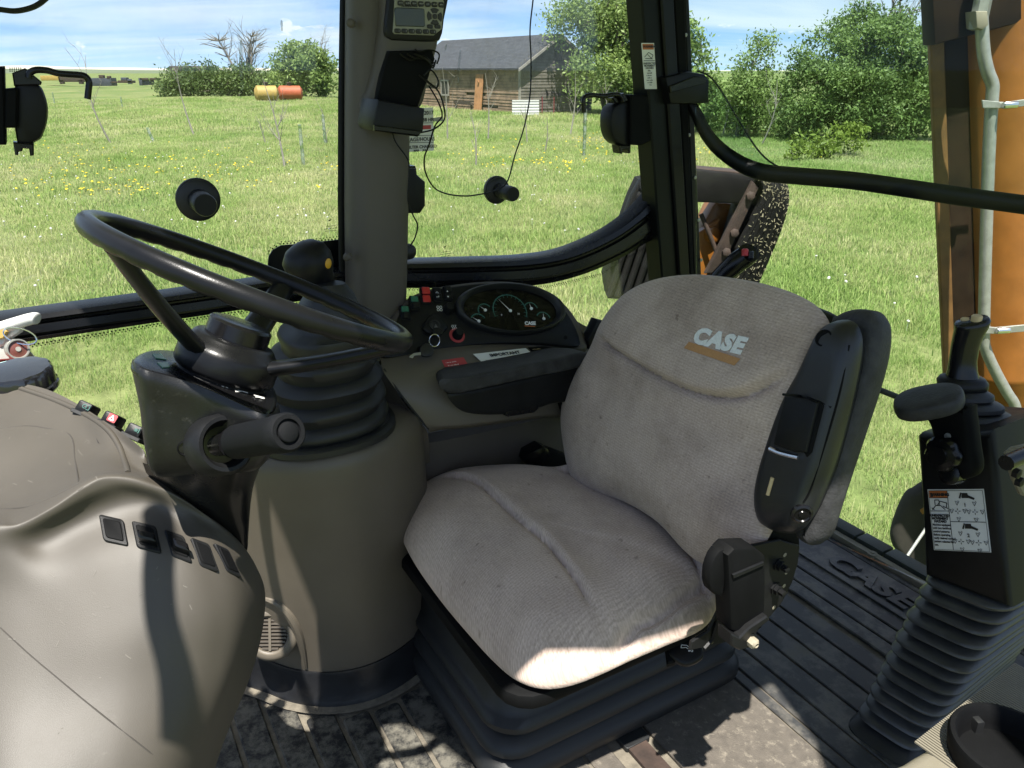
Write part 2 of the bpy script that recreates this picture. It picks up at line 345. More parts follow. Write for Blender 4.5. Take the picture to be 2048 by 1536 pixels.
def foliage(name, c1, c2, trans=.35):
    m = bpy.data.materials.new(name); m.use_nodes = True; t = m.node_tree; t.nodes.clear()
    g = N(t, 'ShaderNodeNewGeometry'); nz = N(t, 'ShaderNodeTexNoise'); nz.inputs['Scale'].default_value = .35; nz.inputs['Detail'].default_value = 4; t.links.new(g.outputs['Position'], nz.inputs['Vector'])
    ad = N(t, 'ShaderNodeMath', operation='MULTIPLY_ADD'); t.links.new(g.outputs['Random Per Island'], ad.inputs[0]); ad.inputs[1].default_value = .55
    mr = N(t, 'ShaderNodeMapRange', clamp=True); mr.inputs['From Min'].default_value = .32; mr.inputs['From Max'].default_value = .68; mr.inputs['To Max'].default_value = .55; t.links.new(nz.outputs['Fac'], mr.inputs['Value']); t.links.new(mr.outputs[0], ad.inputs[2])
    mx = N(t, 'ShaderNodeMixRGB'); t.links.new(ad.outputs[0], mx.inputs[0]); mx.inputs[1].default_value = c1 + (1,); mx.inputs[2].default_value = c2 + (1,)
    d = N(t, 'ShaderNodeBsdfPrincipled'); d.inputs['Roughness'].default_value = .55; d.inputs['Specular IOR Level'].default_value = .3; t.links.new(mx.outputs[0], d.inputs['Base Color'])
    tl = N(t, 'ShaderNodeBsdfTranslucent'); t.links.new(mx.outputs[0], tl.inputs[0])
    ms = N(t, 'ShaderNodeMixShader'); ms.inputs[0].default_value = trans; t.links.new(d.outputs[0], ms.inputs[1]); t.links.new(tl.outputs[0], ms.inputs[2])
    o = N(t, 'ShaderNodeOutputMaterial'); t.links.new(ms.outputs[0], o.inputs[0]); return m
m_leafd = foliage('bush_leaves', (.055, .10, .028), (.16, .24, .065))
m_leafk = foliage('thicket_leaves', (.040, .07, .022), (.12, .175, .05))
m_leafl = foliage('light_leaves', (.095, .155, .04), (.23, .31, .09))
m_leafy = foliage('shrub_leaves', (.09, .14, .02), (.19, .25, .04))
m_bark = mat('grey_bark', (.13, .115, .09), .9, var=.3, vs=8, bump=.3, bs=40)
m_barkp = mat('pale_dead_wood', (.19, .175, .15), .9, var=.2, vs=8, bump=.2, bs=40)
m_yel = foliage('yellow_petals', (.62, .42, .01), (.75, .58, .03), .2)
m_puff = foliage('white_seed_fluff', (.48, .48, .44), (.65, .65, .60), .3)

# ------------------------------------------------------------------ text
def text_mesh(s, size, ext=.0004, bold=0.0, align='CENTER', shear=0, space=1.0):
    c = bpy.data.curves.new('t', 'FONT'); c.body = s; c.size = size; c.extrude = ext; c.offset = bold; c.align_x = align; c.align_y = 'CENTER'; c.shear = shear; c.resolution_u = 3; c.space_character = space
    o = bpy.data.objects.new('t', c); col.objects.link(o); dg = bpy.context.evaluated_depsgraph_get()
    me = bpy.data.meshes.new_from_object(o.evaluated_get(dg))
    vs = [v.co.copy() for v in me.vertices]; fs = [tuple(p.vertices) for p in me.polygons]
    bpy.data.objects.remove(o); bpy.data.curves.remove(c); bpy.data.meshes.remove(me)
    return vs, fs
def put_text(mb, s, o, ax, ay, size, ext=.0003, bold=0, align='CENTER', shear=0, sx=1, surf=None, space=1.0):
    vs, fs = text_mesh(s, size, ext, bold, align, shear, space); n = ax.cross(ay).normalized(); out = []
    for v in vs:
        p = o + ax * (v.x * sx) + ay * v.y
        if surf:
            h = surf.ray_cast(p + n * .15, -n)
            if h[0] is not None: p = h[0]
        out.append(p + n * (v.z + ext + .0004))
    return mb.add(out, fs)
def stroke(mb, pts, wd, n, th=.0006):
    """flat printed line through 3-D points, n = surface normal"""
    for a, b in zip(pts[:-1], pts[1:]):
        d = (b - a); 
        if d.length < 1e-7: continue
        s = n.cross(d.normalized()) * wd / 2
        mb.add([a - s + n * th, b - s + n * th, b + s + n * th, a + s + n * th], [(0, 1, 2, 3)])
    return mb
def dashes(mb, o, ax, ay, L, h, n):
    """a line of print too small to read: a row of tiny uneven marks"""
    x = 0
    while x < L:
        w_ = h * random.uniform(.35, .8); a = o + ax * x + n * .0007; hh = h * random.choice((.62, .62, 1))
        mb.add([a, a + ax * w_, a + ax * w_ + ay * hh, a + ay * hh], [(0, 1, 2, 3)]); x += w_ + h * random.choice((.22, .22, .22, .7))
    return mb

# ================================================================== OUTDOORS
def mesh_np(name, v, f, mat_, kind=None, parent=None, label=None):
    me = bpy.data.meshes.new(name); me.from_pydata(v.tolist(), [], f.tolist()); me.materials.append(mat_)
    o = bpy.data.objects.new(name, me); col.objects.link(o)
    if parent: o.parent = parent
    return tag(o, label, kind=kind)
# ---- ground: one sheet to the horizon
def groundmat():
    m = bpy.data.materials.new('meadow'); m.use_nodes = True; t = m.node_tree; b = t.nodes['Principled BSDF']; b.inputs['Roughness'].default_value = .95; b.inputs['Specular IOR Level'].default_value = .1
    g = N(t, 'ShaderNodeNewGeometry'); mpn = N(t, 'ShaderNodeMapping'); mpn.inputs['Scale'].default_value = (1, .55, 1); t.links.new(g.outputs['Position'], mpn.inputs[0])
    a = N(t, 'ShaderNodeTexNoise'); a.inputs['Scale'].default_value = .22; a.inputs['Detail'].default_value = 8; a.inputs['Roughness'].default_value = .6; t.links.new(mpn.outputs[0], a.inputs['Vector'])
    c = N(t, 'ShaderNodeTexNoise'); c.inputs['Scale'].default_value = 5; c.inputs['Detail'].default_value = 8; c.inputs['Roughness'].default_value = .75; t.links.new(g.outputs['Position'], c.inputs['Vector'])
    r1 = N(t, 'ShaderNodeValToRGB'); t.links.new(a.outputs['Fac'], r1.inputs[0])
    e = r1.color_ramp.elements; e[0].position = .36; e[0].color = (.085, .135, .04, 1); e[1].position = .66; e[1].color = (.17, .185, .085, 1)
    r2 = N(t, 'ShaderNodeValToRGB'); t.links.new(c.outputs['Fac'], r2.inputs[0]); e = r2.color_ramp.elements; e[0].position = .3; e[0].color = (.55, .55, .5, 1); e[1].position = .7; e[1].color = (1.25, 1.2, 1.1, 1)
    mx = N(t, 'ShaderNodeMixRGB', blend_type='MULTIPLY'); mx.inputs[0].default_value = 1; t.links.new(r1.outputs[0], mx.inputs[1]); t.links.new(r2.outputs[0], mx.inputs[2])
    t.links.new(mx.outputs[0], b.inputs['Base Color']); return m
m_ground = groundmat()
def gh(x, y):
    d = math.hypot(x, y); k = min(1, max(0, (d - 12) / 30))
    return (.10 * math.sin(x * .21 + 1) * math.sin(y * .17) + .05 * math.sin(x * .6 + y * .4)) * k
mb = MB(); xs = [-6000, -1500, -500, -200] + [-100 + i * 4 for i in range(51)] + [200, 500, 1500, 6000]; ys = [-6000, -800, -100, -20] + [i * 3 for i in range(0, 34)] + [120, 160, 250, 500, 1500, 7000]
mb.grid([[(x, y, gh(x, y)) for x in xs] for y in ys]); build('ground', mb, m_ground, kind='structure')
# far pale ridge and a green rise in front of it
def ridge(name, y0, x0, x1, hf, m, dep):
    mb = MB(); xs = np.linspace(x0, x1, 160)
    mb.grid([[(x, y0 + dep * k, (hf(x) * s - (1 if s == 0 else 0))) for x in xs] for k, s in ((0, 0), (.25, .55), (.5, 1), (1.0, 0))]); return build(name, mb, m, kind='structure')
m_far = mat('far_pale_field', (.36, .33, .27), .95, var=.14, vs=.004, bump=0); m_farg = mat('far_green_field', (.085, .105, .055), .95, var=.12, vs=.01, bump=0)
ridge('hills', 2600, -3800, 3000, lambda x: max(2, 24 - (x + 3000) * .0075 + 2.5 * math.sin(x * .006) + 1.5 * math.sin(x * .017)), m_far, 900)
ridge('field_rise', 700, -1400, 900, lambda x: max(.5, 4.2 - (x + 600) * .006 + .3 * math.sin(x * .02)), m_farg, 500)

# ---- grass: clumps scattered by geometry nodes, one mass nobody could count
def grassmat():
    m = bpy.data.materials.new('grass_blades'); m.use_nodes = True; t = m.node_tree; t.nodes.clear()
    g = N(t, 'ShaderNodeNewGeometry'); mpn = N(t, 'ShaderNodeMapping'); mpn.inputs['Scale'].default_value = (1, .55, 1); t.links.new(g.outputs['Position'], mpn.inputs[0])
    a = N(t, 'ShaderNodeTexNoise'); a.inputs['Scale'].default_value = .3; a.inputs['Detail'].default_value = 8; a.inputs['Roughness'].default_value = .66; t.links.new(mpn.outputs[0], a.inputs['Vector'])
    ad = N(t, 'ShaderNodeMath', operation='MULTIPLY_ADD'); t.links.new(g.outputs['Random Per Island'], ad.inputs[0]); ad.inputs[1].default_value = .30
    sb = N(t, 'ShaderNodeMath', operation='MULTIPLY_ADD'); t.links.new(a.outputs['Fac'], sb.inputs[0]); sb.inputs[1].default_value = 1.25; sb.inputs[2].default_value = -.235; t.links.new(sb.outputs[0], ad.inputs[2])
    r = N(t, 'ShaderNodeValToRGB'); t.links.new(ad.outputs[0], r.inputs[0]); e = r.color_ramp.elements
    e[0].position = .20; e[0].color = (.155, .24, .058, 1); e[1].position = .80; e[1].color = (.54, .52, .30, 1)
    k = e.new(.46); k.color = (.275, .385, .12, 1)
    k = e.new(.60); k.color = (.37, .40, .175, 1)
    d = N(t, 'ShaderNodeBsdfDiffuse'); t.links.new(r.outputs[0], d.inputs[0]); tl = N(t, 'ShaderNodeBsdfTranslucent'); t.links.new(r.outputs[0], tl.inputs[0])
    ms = N(t, 'ShaderNodeMixShader'); ms.inputs[0].default_value = .5; t.links.new(d.outputs[0], ms.inputs[1]); t.links.new(tl.outputs[0], ms.inputs[2])
    o = N(t, 'ShaderNodeOutputMaterial'); t.links.new(ms.outputs[0], o.inputs[0]); return m
m_grass = grassmat()
clumps = bpy.data.collections.new('grass_clumps')
def clump(nm, nb, rad, h, wd, lean):
    v = []; f = []
    for i in range(nb):
        a, rr = random.uniform(0, 6.28), rad * math.sqrt(random.random()); x, y = rr * math.cos(a), rr * math.sin(a)
        t = random.uniform(0, 6.28); hh = h * random.uniform(.45, 1.1); ln = hh * random.uniform(.1, lean); wx, wy = math.cos(t) * wd, math.sin(t) * wd
        lx, ly = math.cos(t + 1.5 + random.uniform(-.5, .5)) * ln, math.sin(t + 1.5 + random.uniform(-.5, .5)) * ln; o = len(v)
        v += [(x - wx, y - wy, -.02), (x + wx, y + wy, -.02), (x + lx * .4 + wx * .8, y + ly * .4 + wy * .8, hh * .6), (x + lx * .4 - wx * .8, y + ly * .4 - wy * .8, hh * .6), (x + lx, y + ly, hh)]
        f += [(o, o + 1, o + 2, o + 3), (o + 3, o + 2, o + 4)]
    me = bpy.data.meshes.new(nm); me.from_pydata(v, [], f); me.materials.append(m_grass); o = bpy.data.objects.new(nm, me); clumps.objects.link(o)
for i in range(4): clump('grass_clump', 90, .21, .078, .0022, 1.1)
for i in range(3): clump('grass_clump', 80, .55, .095, .006, 1.0)
pts = []; idx = []; scl = []
def scatter(d0, d1, dens, ids, s0, s1):
    n = int(dens * .5 * (d1 * d1 - d0 * d0) * R(100))
    d = np.sqrt(rng.uniform(d0 * d0, d1 * d1, n)); a = R(90) + rng.uniform(-R(50), R(50), n)
    for dd, aa in zip(d, a):
        x, y = dd * math.cos(aa), dd * math.sin(aa)
        pts.append((x, y, gh(x, y))); idx.append(random.choice(ids)); scl.append(random.uniform(s0, s1))
scatter(2.6, 9, 42, (0, 1, 2, 3), .65, 1.2)
scatter(9, 18, 22, (0, 1, 2, 3, 4), .9, 1.5)
scatter(18, 40, 5.5, (4, 5, 6), .9, 1.4)
scatter(40, 90, 1.3, (4, 5, 6), 1.6, 2.4)
for k in range(45):
    d_, a_ = math.sqrt(rng.uniform(25, 1100)), R(90) + rng.uniform(-R(48), R(48)); x0, y0 = d_ * math.cos(a_), d_ * math.sin(a_); sg_ = rng.uniform(.12, .5)
    for j in range(int(rng.uniform(6, 20))):
        x, y = x0 + rng.normal() * sg_, y0 + rng.normal() * sg_ * .7; pts.append((x, y, gh(x, y))); idx.append(random.choice((0, 1, 2, 3))); scl.append(random.uniform(1.4, 2.1))
me = bpy.data.meshes.new('grass'); me.from_pydata(pts, [], [])
at = me.attributes.new('gi', 'INT', 'POINT'); at.data.foreach_set('value', idx)
at = me.attributes.new('gs', 'FLOAT', 'POINT'); at.data.foreach_set('value', scl)
at = me.attributes.new('gr', 'FLOAT', 'POINT'); at.data.foreach_set('value', list(rng.uniform(0, 6.28, len(pts))))
go = bpy.data.objects.new('grass', me); col.objects.link(go); tag(go, 'pasture grass growing all over the field outside the windows', 'grass', kind='stuff')
gn = bpy.data.node_groups.new('scatter_grass', 'GeometryNodeTree'); gn.interface.new_socket('Geometry', in_out='INPUT', socket_type='NodeSocketGeometry'); gn.interface.new_socket('Geometry', in_out='OUTPUT', socket_type='NodeSocketGeometry')
gi, g_o = gn.nodes.new('NodeGroupInput'), gn.nodes.new('NodeGroupOutput')
ip = gn.nodes.new('GeometryNodeInstanceOnPoints'); ci = gn.nodes.new('GeometryNodeCollectionInfo'); ci.inputs['Collection'].default_value = clumps; ci.inputs['Separate Children'].default_value = True; ci.inputs['Reset Children'].default_value = True
def attr(nm, ty):
    a = gn.nodes.new('GeometryNodeInputNamedAttribute'); a.data_type = ty; a.inputs['Name'].default_value = nm; return a.outputs['Attribute']
gn.links.new(gi.outputs[0], ip.inputs['Points']); gn.links.new(ci.outputs[0], ip.inputs['Instance']); ip.inputs['Pick Instance'].default_value = True
gn.links.new(attr('gi', 'INT'), ip.inputs['Instance Index']); gn.links.new(attr('gs', 'FLOAT'), ip.inputs['Scale'])
cxyz = gn.nodes.new('ShaderNodeCombineXYZ'); gn.links.new(attr('gr', 'FLOAT'), cxyz.inputs[2]); gn.links.new(cxyz.outputs[0], ip.inputs['Rotation'])
gn.links.new(ip.outputs[0], g_o.inputs[0]); md = go.modifiers.new('scatter', 'NODES'); md.node_group = gn

# ---- dandelions in bloom and gone to seed (hundreds: one mass each)
def heads(name, label, pl, mat_, r, hgt, dome):
    v = []; f = []
    for x, y in pl:
        z = gh(x, y) + hgt * random.uniform(.7, 1.2); rr = r * random.uniform(.7, 1.25); o = len(v); tx, ty = random.uniform(-.4, .4), random.uniform(-.4, .4)
        for lv, (k, q) in enumerate(((1, 0), (.75, dome * .7))):
            for j in range(7):
                a = j * .898; v.append((x + rr * k * math.cos(a), y + rr * k * math.sin(a), z + q * rr + rr * k * (tx * math.cos(a) + ty * math.sin(a))))
        v += [(x, y, z + dome * rr), (x, y, z - dome * rr * (.9 if dome > .8 else .3))]
        for j in range(7):
            k = (j + 1) % 7; f += [(o + j, o + k, o + 7 + k, o + 7 + j), (o + 7 + j, o + 7 + k, o + 14), (o + k, o + j, o + 15)]
        b = len(v); v += [(x - .002, y, 0), (x + .002, y, 0), (x + .002, y, z), (x - .002, y, z)]; f.append((b, b + 1, b + 2, b + 3))
    me = bpy.data.meshes.new(name); me.from_pydata(v, [], f); me.materials.append(mat_); o = bpy.data.objects.new(name, me); col.objects.link(o)
    return tag(o, label, 'flowers', kind='stuff')
def gp(px, py): p = PN((px, py), ZA, 0); return p.x, p.y
yl = []
for (cx_, cy_, sx_, sy_, n) in ((215, 345, 190, 30, 190), (170, 385, 110, 12, 80), (280, 385, 40, 10, 45), (430, 345, 110, 25, 80), (520, 372, 40, 10, 14), (650, 340, 30, 10, 22), (100, 300, 100, 40, 45), (1080, 325, 150, 11, 150), (1190, 285, 80, 14, 95), (985, 330, 25, 8, 24), (1040, 305, 160, 20, 60), (1410, 305, 18, 12, 26), (640, 385, 12, 14, 6), (155, 470, 60, 12, 3), (1600, 320, 100, 20, 12), (1290, 300, 20, 30, 10), (350, 325, 330, 30, 110), (1010, 305, 280, 25, 80)):
    for k in range(int(n * .36)): yl.append(gp(random.gauss(cx_, sx_ * .55), random.gauss(cy_, sy_ * .6)))
heads('dandelion_flowers', 'yellow dandelions blooming in loose patches across the grass', yl, m_yel, .030, .10, .45)
wl = []
for k in range(230):
    px = random.choice((random.uniform(-60, 690), random.uniform(-60, 690), random.uniform(830, 1350))); py = 205 + 290 * random.random() ** 1.15
    wl.append(gp(px, py))
for (px, py) in ((1655, 572), (1687, 568), (1690, 575), (1830, 572), (1786, 622), (1812, 665), (1630, 528), (75, 590), (80, 575), (310, 505), (160, 465), (1270, 600), (1880, 560)): wl.append(gp(px, py))
heads('dandelion_seed_heads', 'white dandelion seed heads dotted over the grass', wl, m_puff, .019, .11, .95)

# ---- trees
def limb(mb, a, b, r0, r1, bend=.15, n=5, k=5):
    a, b = Vector(a), Vector(b); L = (b - a).length; off = Vector((random.uniform(-1, 1), random.uniform(-1, 1), random.uniform(-.3, .6))) * L * bend
    p = [a + (b - a) * t + off * math.sin(t * math.pi) for t in [i / k for i in range(k + 1)]]
    mb.tube(p, [r0 + (r1 - r0) * i / k for i in range(k + 1)], n); return p
def leaves(cl, n, size, spread, flat=.8):
    """n leaf quads spread round the cluster centres cl -> arrays"""
    cl = np.array(cl); c = cl[rng.integers(0, len(cl), n)] + rng.normal(size=(n, 3)) * spread * np.array([1, 1, flat])
    a = rng.normal(size=(n, 3)); a /= np.linalg.norm(a, axis=1)[:, None]; b = rng.normal(size=(n, 3)); b -= a * (a * b).sum(1)[:, None]; b /= np.linalg.norm(b, axis=1)[:, None]
    s = size * rng.uniform(.6, 1.3, n)[:, None]
    v = np.stack([c - a * s, c - b * s * .42, c + a * s, c + b * s * .42], 1).reshape(-1, 3); f = np.arange(4 * n).reshape(-1, 4); return v, f
def tree(name, label, base, blobs, nl, size, m_leaf, clusters=60, spread=.33, trunk=.09, stems=1, group=None, bare=0, barkm=None, cat='tree', limbs=14):
    """blobs = crown ellipsoids (centre, radii) relative to the base"""
    bx, by = base; bz = gh(bx, by); t = thing(name, label, cat, (bx, by, bz), group); barkm = barkm or m_bark
    cl = []
    vol = [b[1][0] * b[1][1] * b[1][2] for b in blobs]
    for k in range(clusters):
        c, r = random.choices(blobs, vol)[0]
        d = Vector((random.gauss(0, 1), random.gauss(0, 1), random.gauss(0, 1))).normalized() * (random.random() ** .38 * random.choice((1, 1, 1, 1.13)))
        cl.append((bx + c[0] + d.x * r[0], by + c[1] + d.y * r[1], bz + c[2] + d.z * r[2]))
    mb = MB(); top = max(c[2] + r[2] * .5 for c, r in blobs); forks = []
    for s in range(stems):
        o = Vector((bx + random.uniform(-.3, .3) * (stems > 1), by + random.uniform(-.3, .3) * (stems > 1), bz - .1)); c = random.choice(blobs)[0]
        e = Vector((bx + c[0] * .8 + random.uniform(-.4, .4), by + c[1] * .8, bz + top * random.uniform(.75, 1)))
        forks += limb(mb, o, e, trunk, trunk * .25, .1, 7, 7)[2:]
    for q in random.sample(cl, min(limbs, len(cl))):
        f = min(forks, key=lambda p: (Vector(q) - p).length + 1.2 * max(0, p.z - q[2] + .3)); limb(mb, f, q, trunk * .3, trunk * .05, .2, 5, 5)
    for k in range(bare):
        f = random.choice(forks); d = Vector((random.gauss(0, .5), random.gauss(0, .5), random.uniform(.5, 1.2))).normalized(); e = f + d * top * random.uniform(.25, .5)
        p = limb(mb, f, e, trunk * .22, trunk * .05, .15, 4, 5)
        for j in range(4): q = random.choice(p[2:]); limb(mb, q, q + (d + Vector((random.gauss(0, .6), random.gauss(0, .6), random.gauss(0, .4)))).normalized() * top * .16, trunk * .07, trunk * .02, .1, 3, 3)
    build('trunk', mb, barkm, t, flat=True)
    if nl:
        v, f = leaves(cl, nl, size, spread); mesh_np('crown', v - np.array([bx, by, bz]), f, m_leaf, parent=t)
    return t
G1 = 'shelterbelt trees at the edge of the field'
tree('bush_tree', 'large dense dark green rounded tree right of the cab post, the biggest one', (13.5, 33.2), [((.2, 0, 2.5), (2.3, 2.0, 2.2)), ((.7, .3, 3.7), (1.5, 1.4, 1.55)), ((-1.0, 0, 1.3), (1.5, 1.5, 1.3)), ((1.1, -.3, 1.2), (2.0, 1.5, 1.3)), ((-.5, .2, 3.2), (1.3, 1.3, 1.3))], 46000, .078, m_leafd, 170, .27, .16, 5, G1, limbs=40)
tree('bush_tree', 'dense green shrub tree half hidden by the orange boom, bare twigs above', (16.3, 33.0), [((0, 0, 2.1), (1.5, 1.6, 1.9)), ((-.6, .5, 3.2), (1.1, 1.2, 1.2))], 14000, .085, m_leafd, 70, .3, .13, 3, G1, bare=0, limbs=20)
tree('bare_tree', 'leafless grey tree with fine arching twigs above the biggest green tree', (16.4, 36), [((0, 0, 5.2), (1.5, 1.2, 1.0))], 0, .1, m_leafd, 24, .3, .12, 3, G1, bare=34, limbs=24)
tree('young_tree', 'slender light green tree with pointed top left of the big rounded tree', (9.9, 34.5), [((-.1, 0, 2.0), (1.0, 1.0, 1.5)), ((.35, 0, 3.3), (.6, .6, .8)), ((.5, 0, 1.0), (1.1, 1, .8))], 8500, .08, m_leafl, 64, .26, .08, 3, G1)
tree('young_tree', 'thin airy light green tree beside the black cab post', (8.1, 36.5), [((-.3, 0, 3.6), (.75, .8, 1.1)), ((.1, 0, 2.0), (.9, 1, 1.3))], 3000, .11, m_leafl, 40, .24, .07, 3, G1)
tree('bush_tree', 'low green bushes in front of the thin airy tree', (11.2, 37.5), [((0, 0, 1.1), (1.9, 1.2, 1.2)), ((-1.6, 0, .9), (1.2, 1, 1))], 6000, .11, m_leafl, 44, .3, .07, 4, G1, cat='bush')
tree('tall_tree', 'tall loose light green tree standing beside the barn gable', (6.0, 53), [((-1.0, .6, 5.4), (2.6, 1.8, 1.7)), ((.2, .6, 7.0), (2.3, 1.8, 1.9)), ((1.3, -.5, 4.2), (2.1, 2, 2.4)), ((-.2, -1.6, 2.6), (2.3, 1.4, 1.7)), ((1.4, -1, 1.6), (1.8, 1.2, 1.3))], 30000, .125, m_leafl, 150, .46, .2, 5, G1, limbs=40)
tree('tall_tree', 'light green tree between the barn and the black cab post', (8.6, 52), [((.2, 0, 3.0), (1.3, 1.2, 1.9)), ((.1, 0, 4.7), (.9, .9, 1.2)), ((-1.2, 0, 1.4), (1.1, 1, 1.0))], 8500, .14, m_leafl, 80, .34, .12, 4, G1)
tree('bush_tree', 'wide dark green thicket with bare branches on the left horizon', (-31.5, 92), [((-5.5, 0, 1.2), (2.6, 2.5, 1.2)), ((-2.4, 0, 1.7), (2.2, 2.5, 1.4)), ((.6, 0, 1.5), (2.0, 2.2, 1.4)), ((3.2, 0, 1.4), (2.2, 2.2, 1.3)), ((2.0, 0, 2.8), (1.3, 1.4, 1.0)), ((-4.6, 0, 2.0), (.9, 1, .9))], 11000, .2, m_leafk, 110, .55, .16, 6, G1, bare=6, limbs=26)
tree('bare_tree', 'leafless grey tree with wide crown rising out of the left thicket', (-31.2, 95), [((-2, 0, 5.6), (2.4, 1.4, 1.4)), ((2.4, 0, 5.8), (2.2, 1.4, 1.4))], 0, .1, m_leafd, 60, .3, .22, 5, G1, bare=60, limbs=60)
tree('bush_tree', 'light green tree at the left of the taupe cab pillar', (-21.6, 86), [((-.6, 0, 3.6), (2.2, 1.8, 2.2)), ((.9, 0, 2.4), (2.6, 1.8, 2.0)), ((-1.4, 0, 1.6), (1.8, 1.8, 1.4))], 12000, .2, m_leafl, 90, .46, .14, 4, G1, limbs=24)
tree('bare_tree', 'leafless twigs beside the cab pillar behind the light green tree', (-20.2, 89), [((0, 0, 4.8), (1.6, 1.2, 1.2))], 0, .1, m_leafd, 20, .3, .12, 3, G1, bare=16, limbs=20)
for i, (p, h, r_, n) in enumerate((((1640, 318), .75, .42, 420), ((1693, 312), 1.0, .55, 620), ((1596, 322), .7, .35, 240))):
    x, y = gp(*p)
    tree('shrub', ('small yellow-green shrub in the grass, middle of the three', 'taller yellow-green shrub in the grass, right of the three', 'sparse yellow-green shrub in the grass, left of the three')[i], (x, y), [((0, 0, h * .6), (r_, r_, h * .5))], n, .09, m_leafy, 14, .13, .015, 4, 'small shrubs in front of the big tree', cat='shrub', limbs=8)
def sapling(p, top, label, lean=0, fork=3, m=None):
    x, y = gp(*p); s = math.hypot(x, y) / FPX; h = (p[1] - top[1]) * s * 1.02; dx = (top[0] - p[0]) * s; mb = MB()
    o = Vector((x, y, gh(x, y) - .05)); e = Vector((x + dx, y + random.uniform(-.2, .2), o.z + h))
    pt = limb(mb, o, e, .022 + h * .006, .006, .07, 5, 7)
    for k in range(fork):
        q = pt[random.randint(2, 6)]; d = Vector((random.choice((-1, 1)) * random.uniform(.25, .6), random.uniform(-.3, .3), 1)).normalized(); b = limb(mb, q, q + d * h * random.uniform(.2, .42), .013, .004, .1, 4, 4)
        for j in range(3): r_ = random.choice(b[1:]); limb(mb, r_, r_ + Vector((random.gauss(0, .5), random.gauss(0, .4), .7)).normalized() * h * .12, .006, .002, .1, 3, 2)
    return build('sapling', mb, m or m_barkp, label=label, cat='sapling', group='bare young trees planted in the field')
sapling((222, 288), (205, 150), 'leaning bare sapling nearest the left window latch', fork=5)
sapling((388, 270), (378, 130), 'upright bare sapling above the left glass knob', fork=5)
sapling((570, 335), (545, 180), 'tall bare sapling left of the cab pillar with dense twigs', fork=7)
sapling((532, 290), (528, 250), 'short bare sapling left of the tall dense one', fork=4)
sapling((655, 290), (650, 228), 'small bare sapling close to the left of the cab pillar', fork=3)
sapling((952, 330), (944, 232), 'thin bare sapling below the barn door', fork=4)
sapling((976, 280), (972, 160), 'bare sapling in front of the right half of the barn wall', fork=4)
sapling((895, 278), (890, 150), 'bare sapling by the wires with whitish twigs in front of the barn', fork=4)
sapling((1055, 285), (1050, 215), 'short bare sapling in front of the white barn panel', fork=2)
sapling((1140, 270), (1146, 150), 'bare sapling in front of the barn gable', fork=4)
sapling((1208, 275), (1203, 165), 'bare whitish sapling left of the right window latch', fork=5)
sapling((1090, 300), (1092, 236), 'tiny bare sapling amid the dandelions', fork=2)
sapling((1523, 288), (1535, 178), 'pale dead sapling in front of the slender light green tree', fork=6)
sapling((1445, 272), (1450, 160), 'pale bare sapling seen through the greenish glass edge', fork=4)
m_tubeg = glass('tree_guard_plastic', (.80, .86, .82), .3, .5)
for (a, b, lb) in (((607, 330), (607, 256), 'pale translucent tree guard tube left of the cab pillar'), ((651, 292), (651, 238), 'pale translucent tree guard tube beside the cab pillar'), ((1168, 310), (1168, 222), 'tall pale translucent tree guard below the right window latch rod'), ((110, 210), (110, 190), 'short pale tree guard near the left window latch'), ((308, 285), (300, 258), 'leaning pale tree guard in the left half of the meadow'), ((245, 215), (245, 196), 'small pale tree guard far out in the left of the meadow')):
    x, y = gp(*a); s = math.hypot(x, y) / FPX; h = (a[1] - b[1]) * s; dx = (b[0] - a[0]) * s
    mb = MB(); mb.lathe((x, y, gh(x, y) - .03), (dx, 0, h), [(.055, 0), (.058, h * .5), (.055, h), (.048, h), (.048, .01)], 12); build('tree_guard', mb, m_tubeg, label=lb, cat='tree guard', group='plastic tree guards in the field')

# ---- barn
m_board = mat('weathered_boards', (.17, .115, .075), .9, var=.5, vs=1.6, bump=.3, bs=40, dust=((.36, .33, .29), .24, 4.5))
m_boardg = mat('shaded_weathered_boards', (.105, .095, .083), .9, var=.4, vs=1.6, bump=.3, bs=40, dust=((.30, .285, .26), .18, 3.5))  # gable boards: shade of that side put into a darker grey
m_trim = mat('faded_white_trim', (.22, .205, .18), .8, var=.3, vs=4)
m_ply = mat('orange_plywood', (.30, .145, .06), .8, var=.25, vs=2.5)
def shinglemat():
    m = mat('grey_shingles', (.028, .030, .034), .85, var=.4, vs=3, bump=.2, bs=30); t = m.node_tree; b = t.nodes['Principled BSDF']
    br = N(t, 'ShaderNodeTexBrick'); uv = N(t, 'ShaderNodeUVMap'); t.links.new(uv.outputs[0], br.inputs['Vector']); br.inputs['Scale'].default_value = 1; br.inputs['Brick Width'].default_value = .35; br.inputs['Row Height'].default_value = .16; br.inputs['Mortar Size'].default_value = .018
    br.inputs['Color1'].default_value = (.75, .75, .78, 1); br.inputs['Color2'].default_value = (1.25, 1.25, 1.25, 1); br.inputs['Mortar'].default_value = (.45, .45, .45, 1)
    mx = N(t, 'ShaderNodeMixRGB', blend_type='MULTIPLY'); mx.inputs[0].default_value = 1; l = b.inputs['Base Color'].links[0].from_socket; t.links.new(l, mx.inputs[1]); t.links.new(br.outputs[0], mx.inputs[2]); t.links.new(mx.outputs[0], b.inputs['Base Color']); return m
C0 = Vector((.5, 53, 0)); LA = Vector((-.56, .83, 0)).normalized(); GA = Vector((.83, .56, 0)).normalized(); BL, BW, EH, RH = 15.0, 6.0, 2.95, 4.8
barn = thing('barn', 'old weathered wooden barn with grey shingle roof across the field', 'barn', C0)
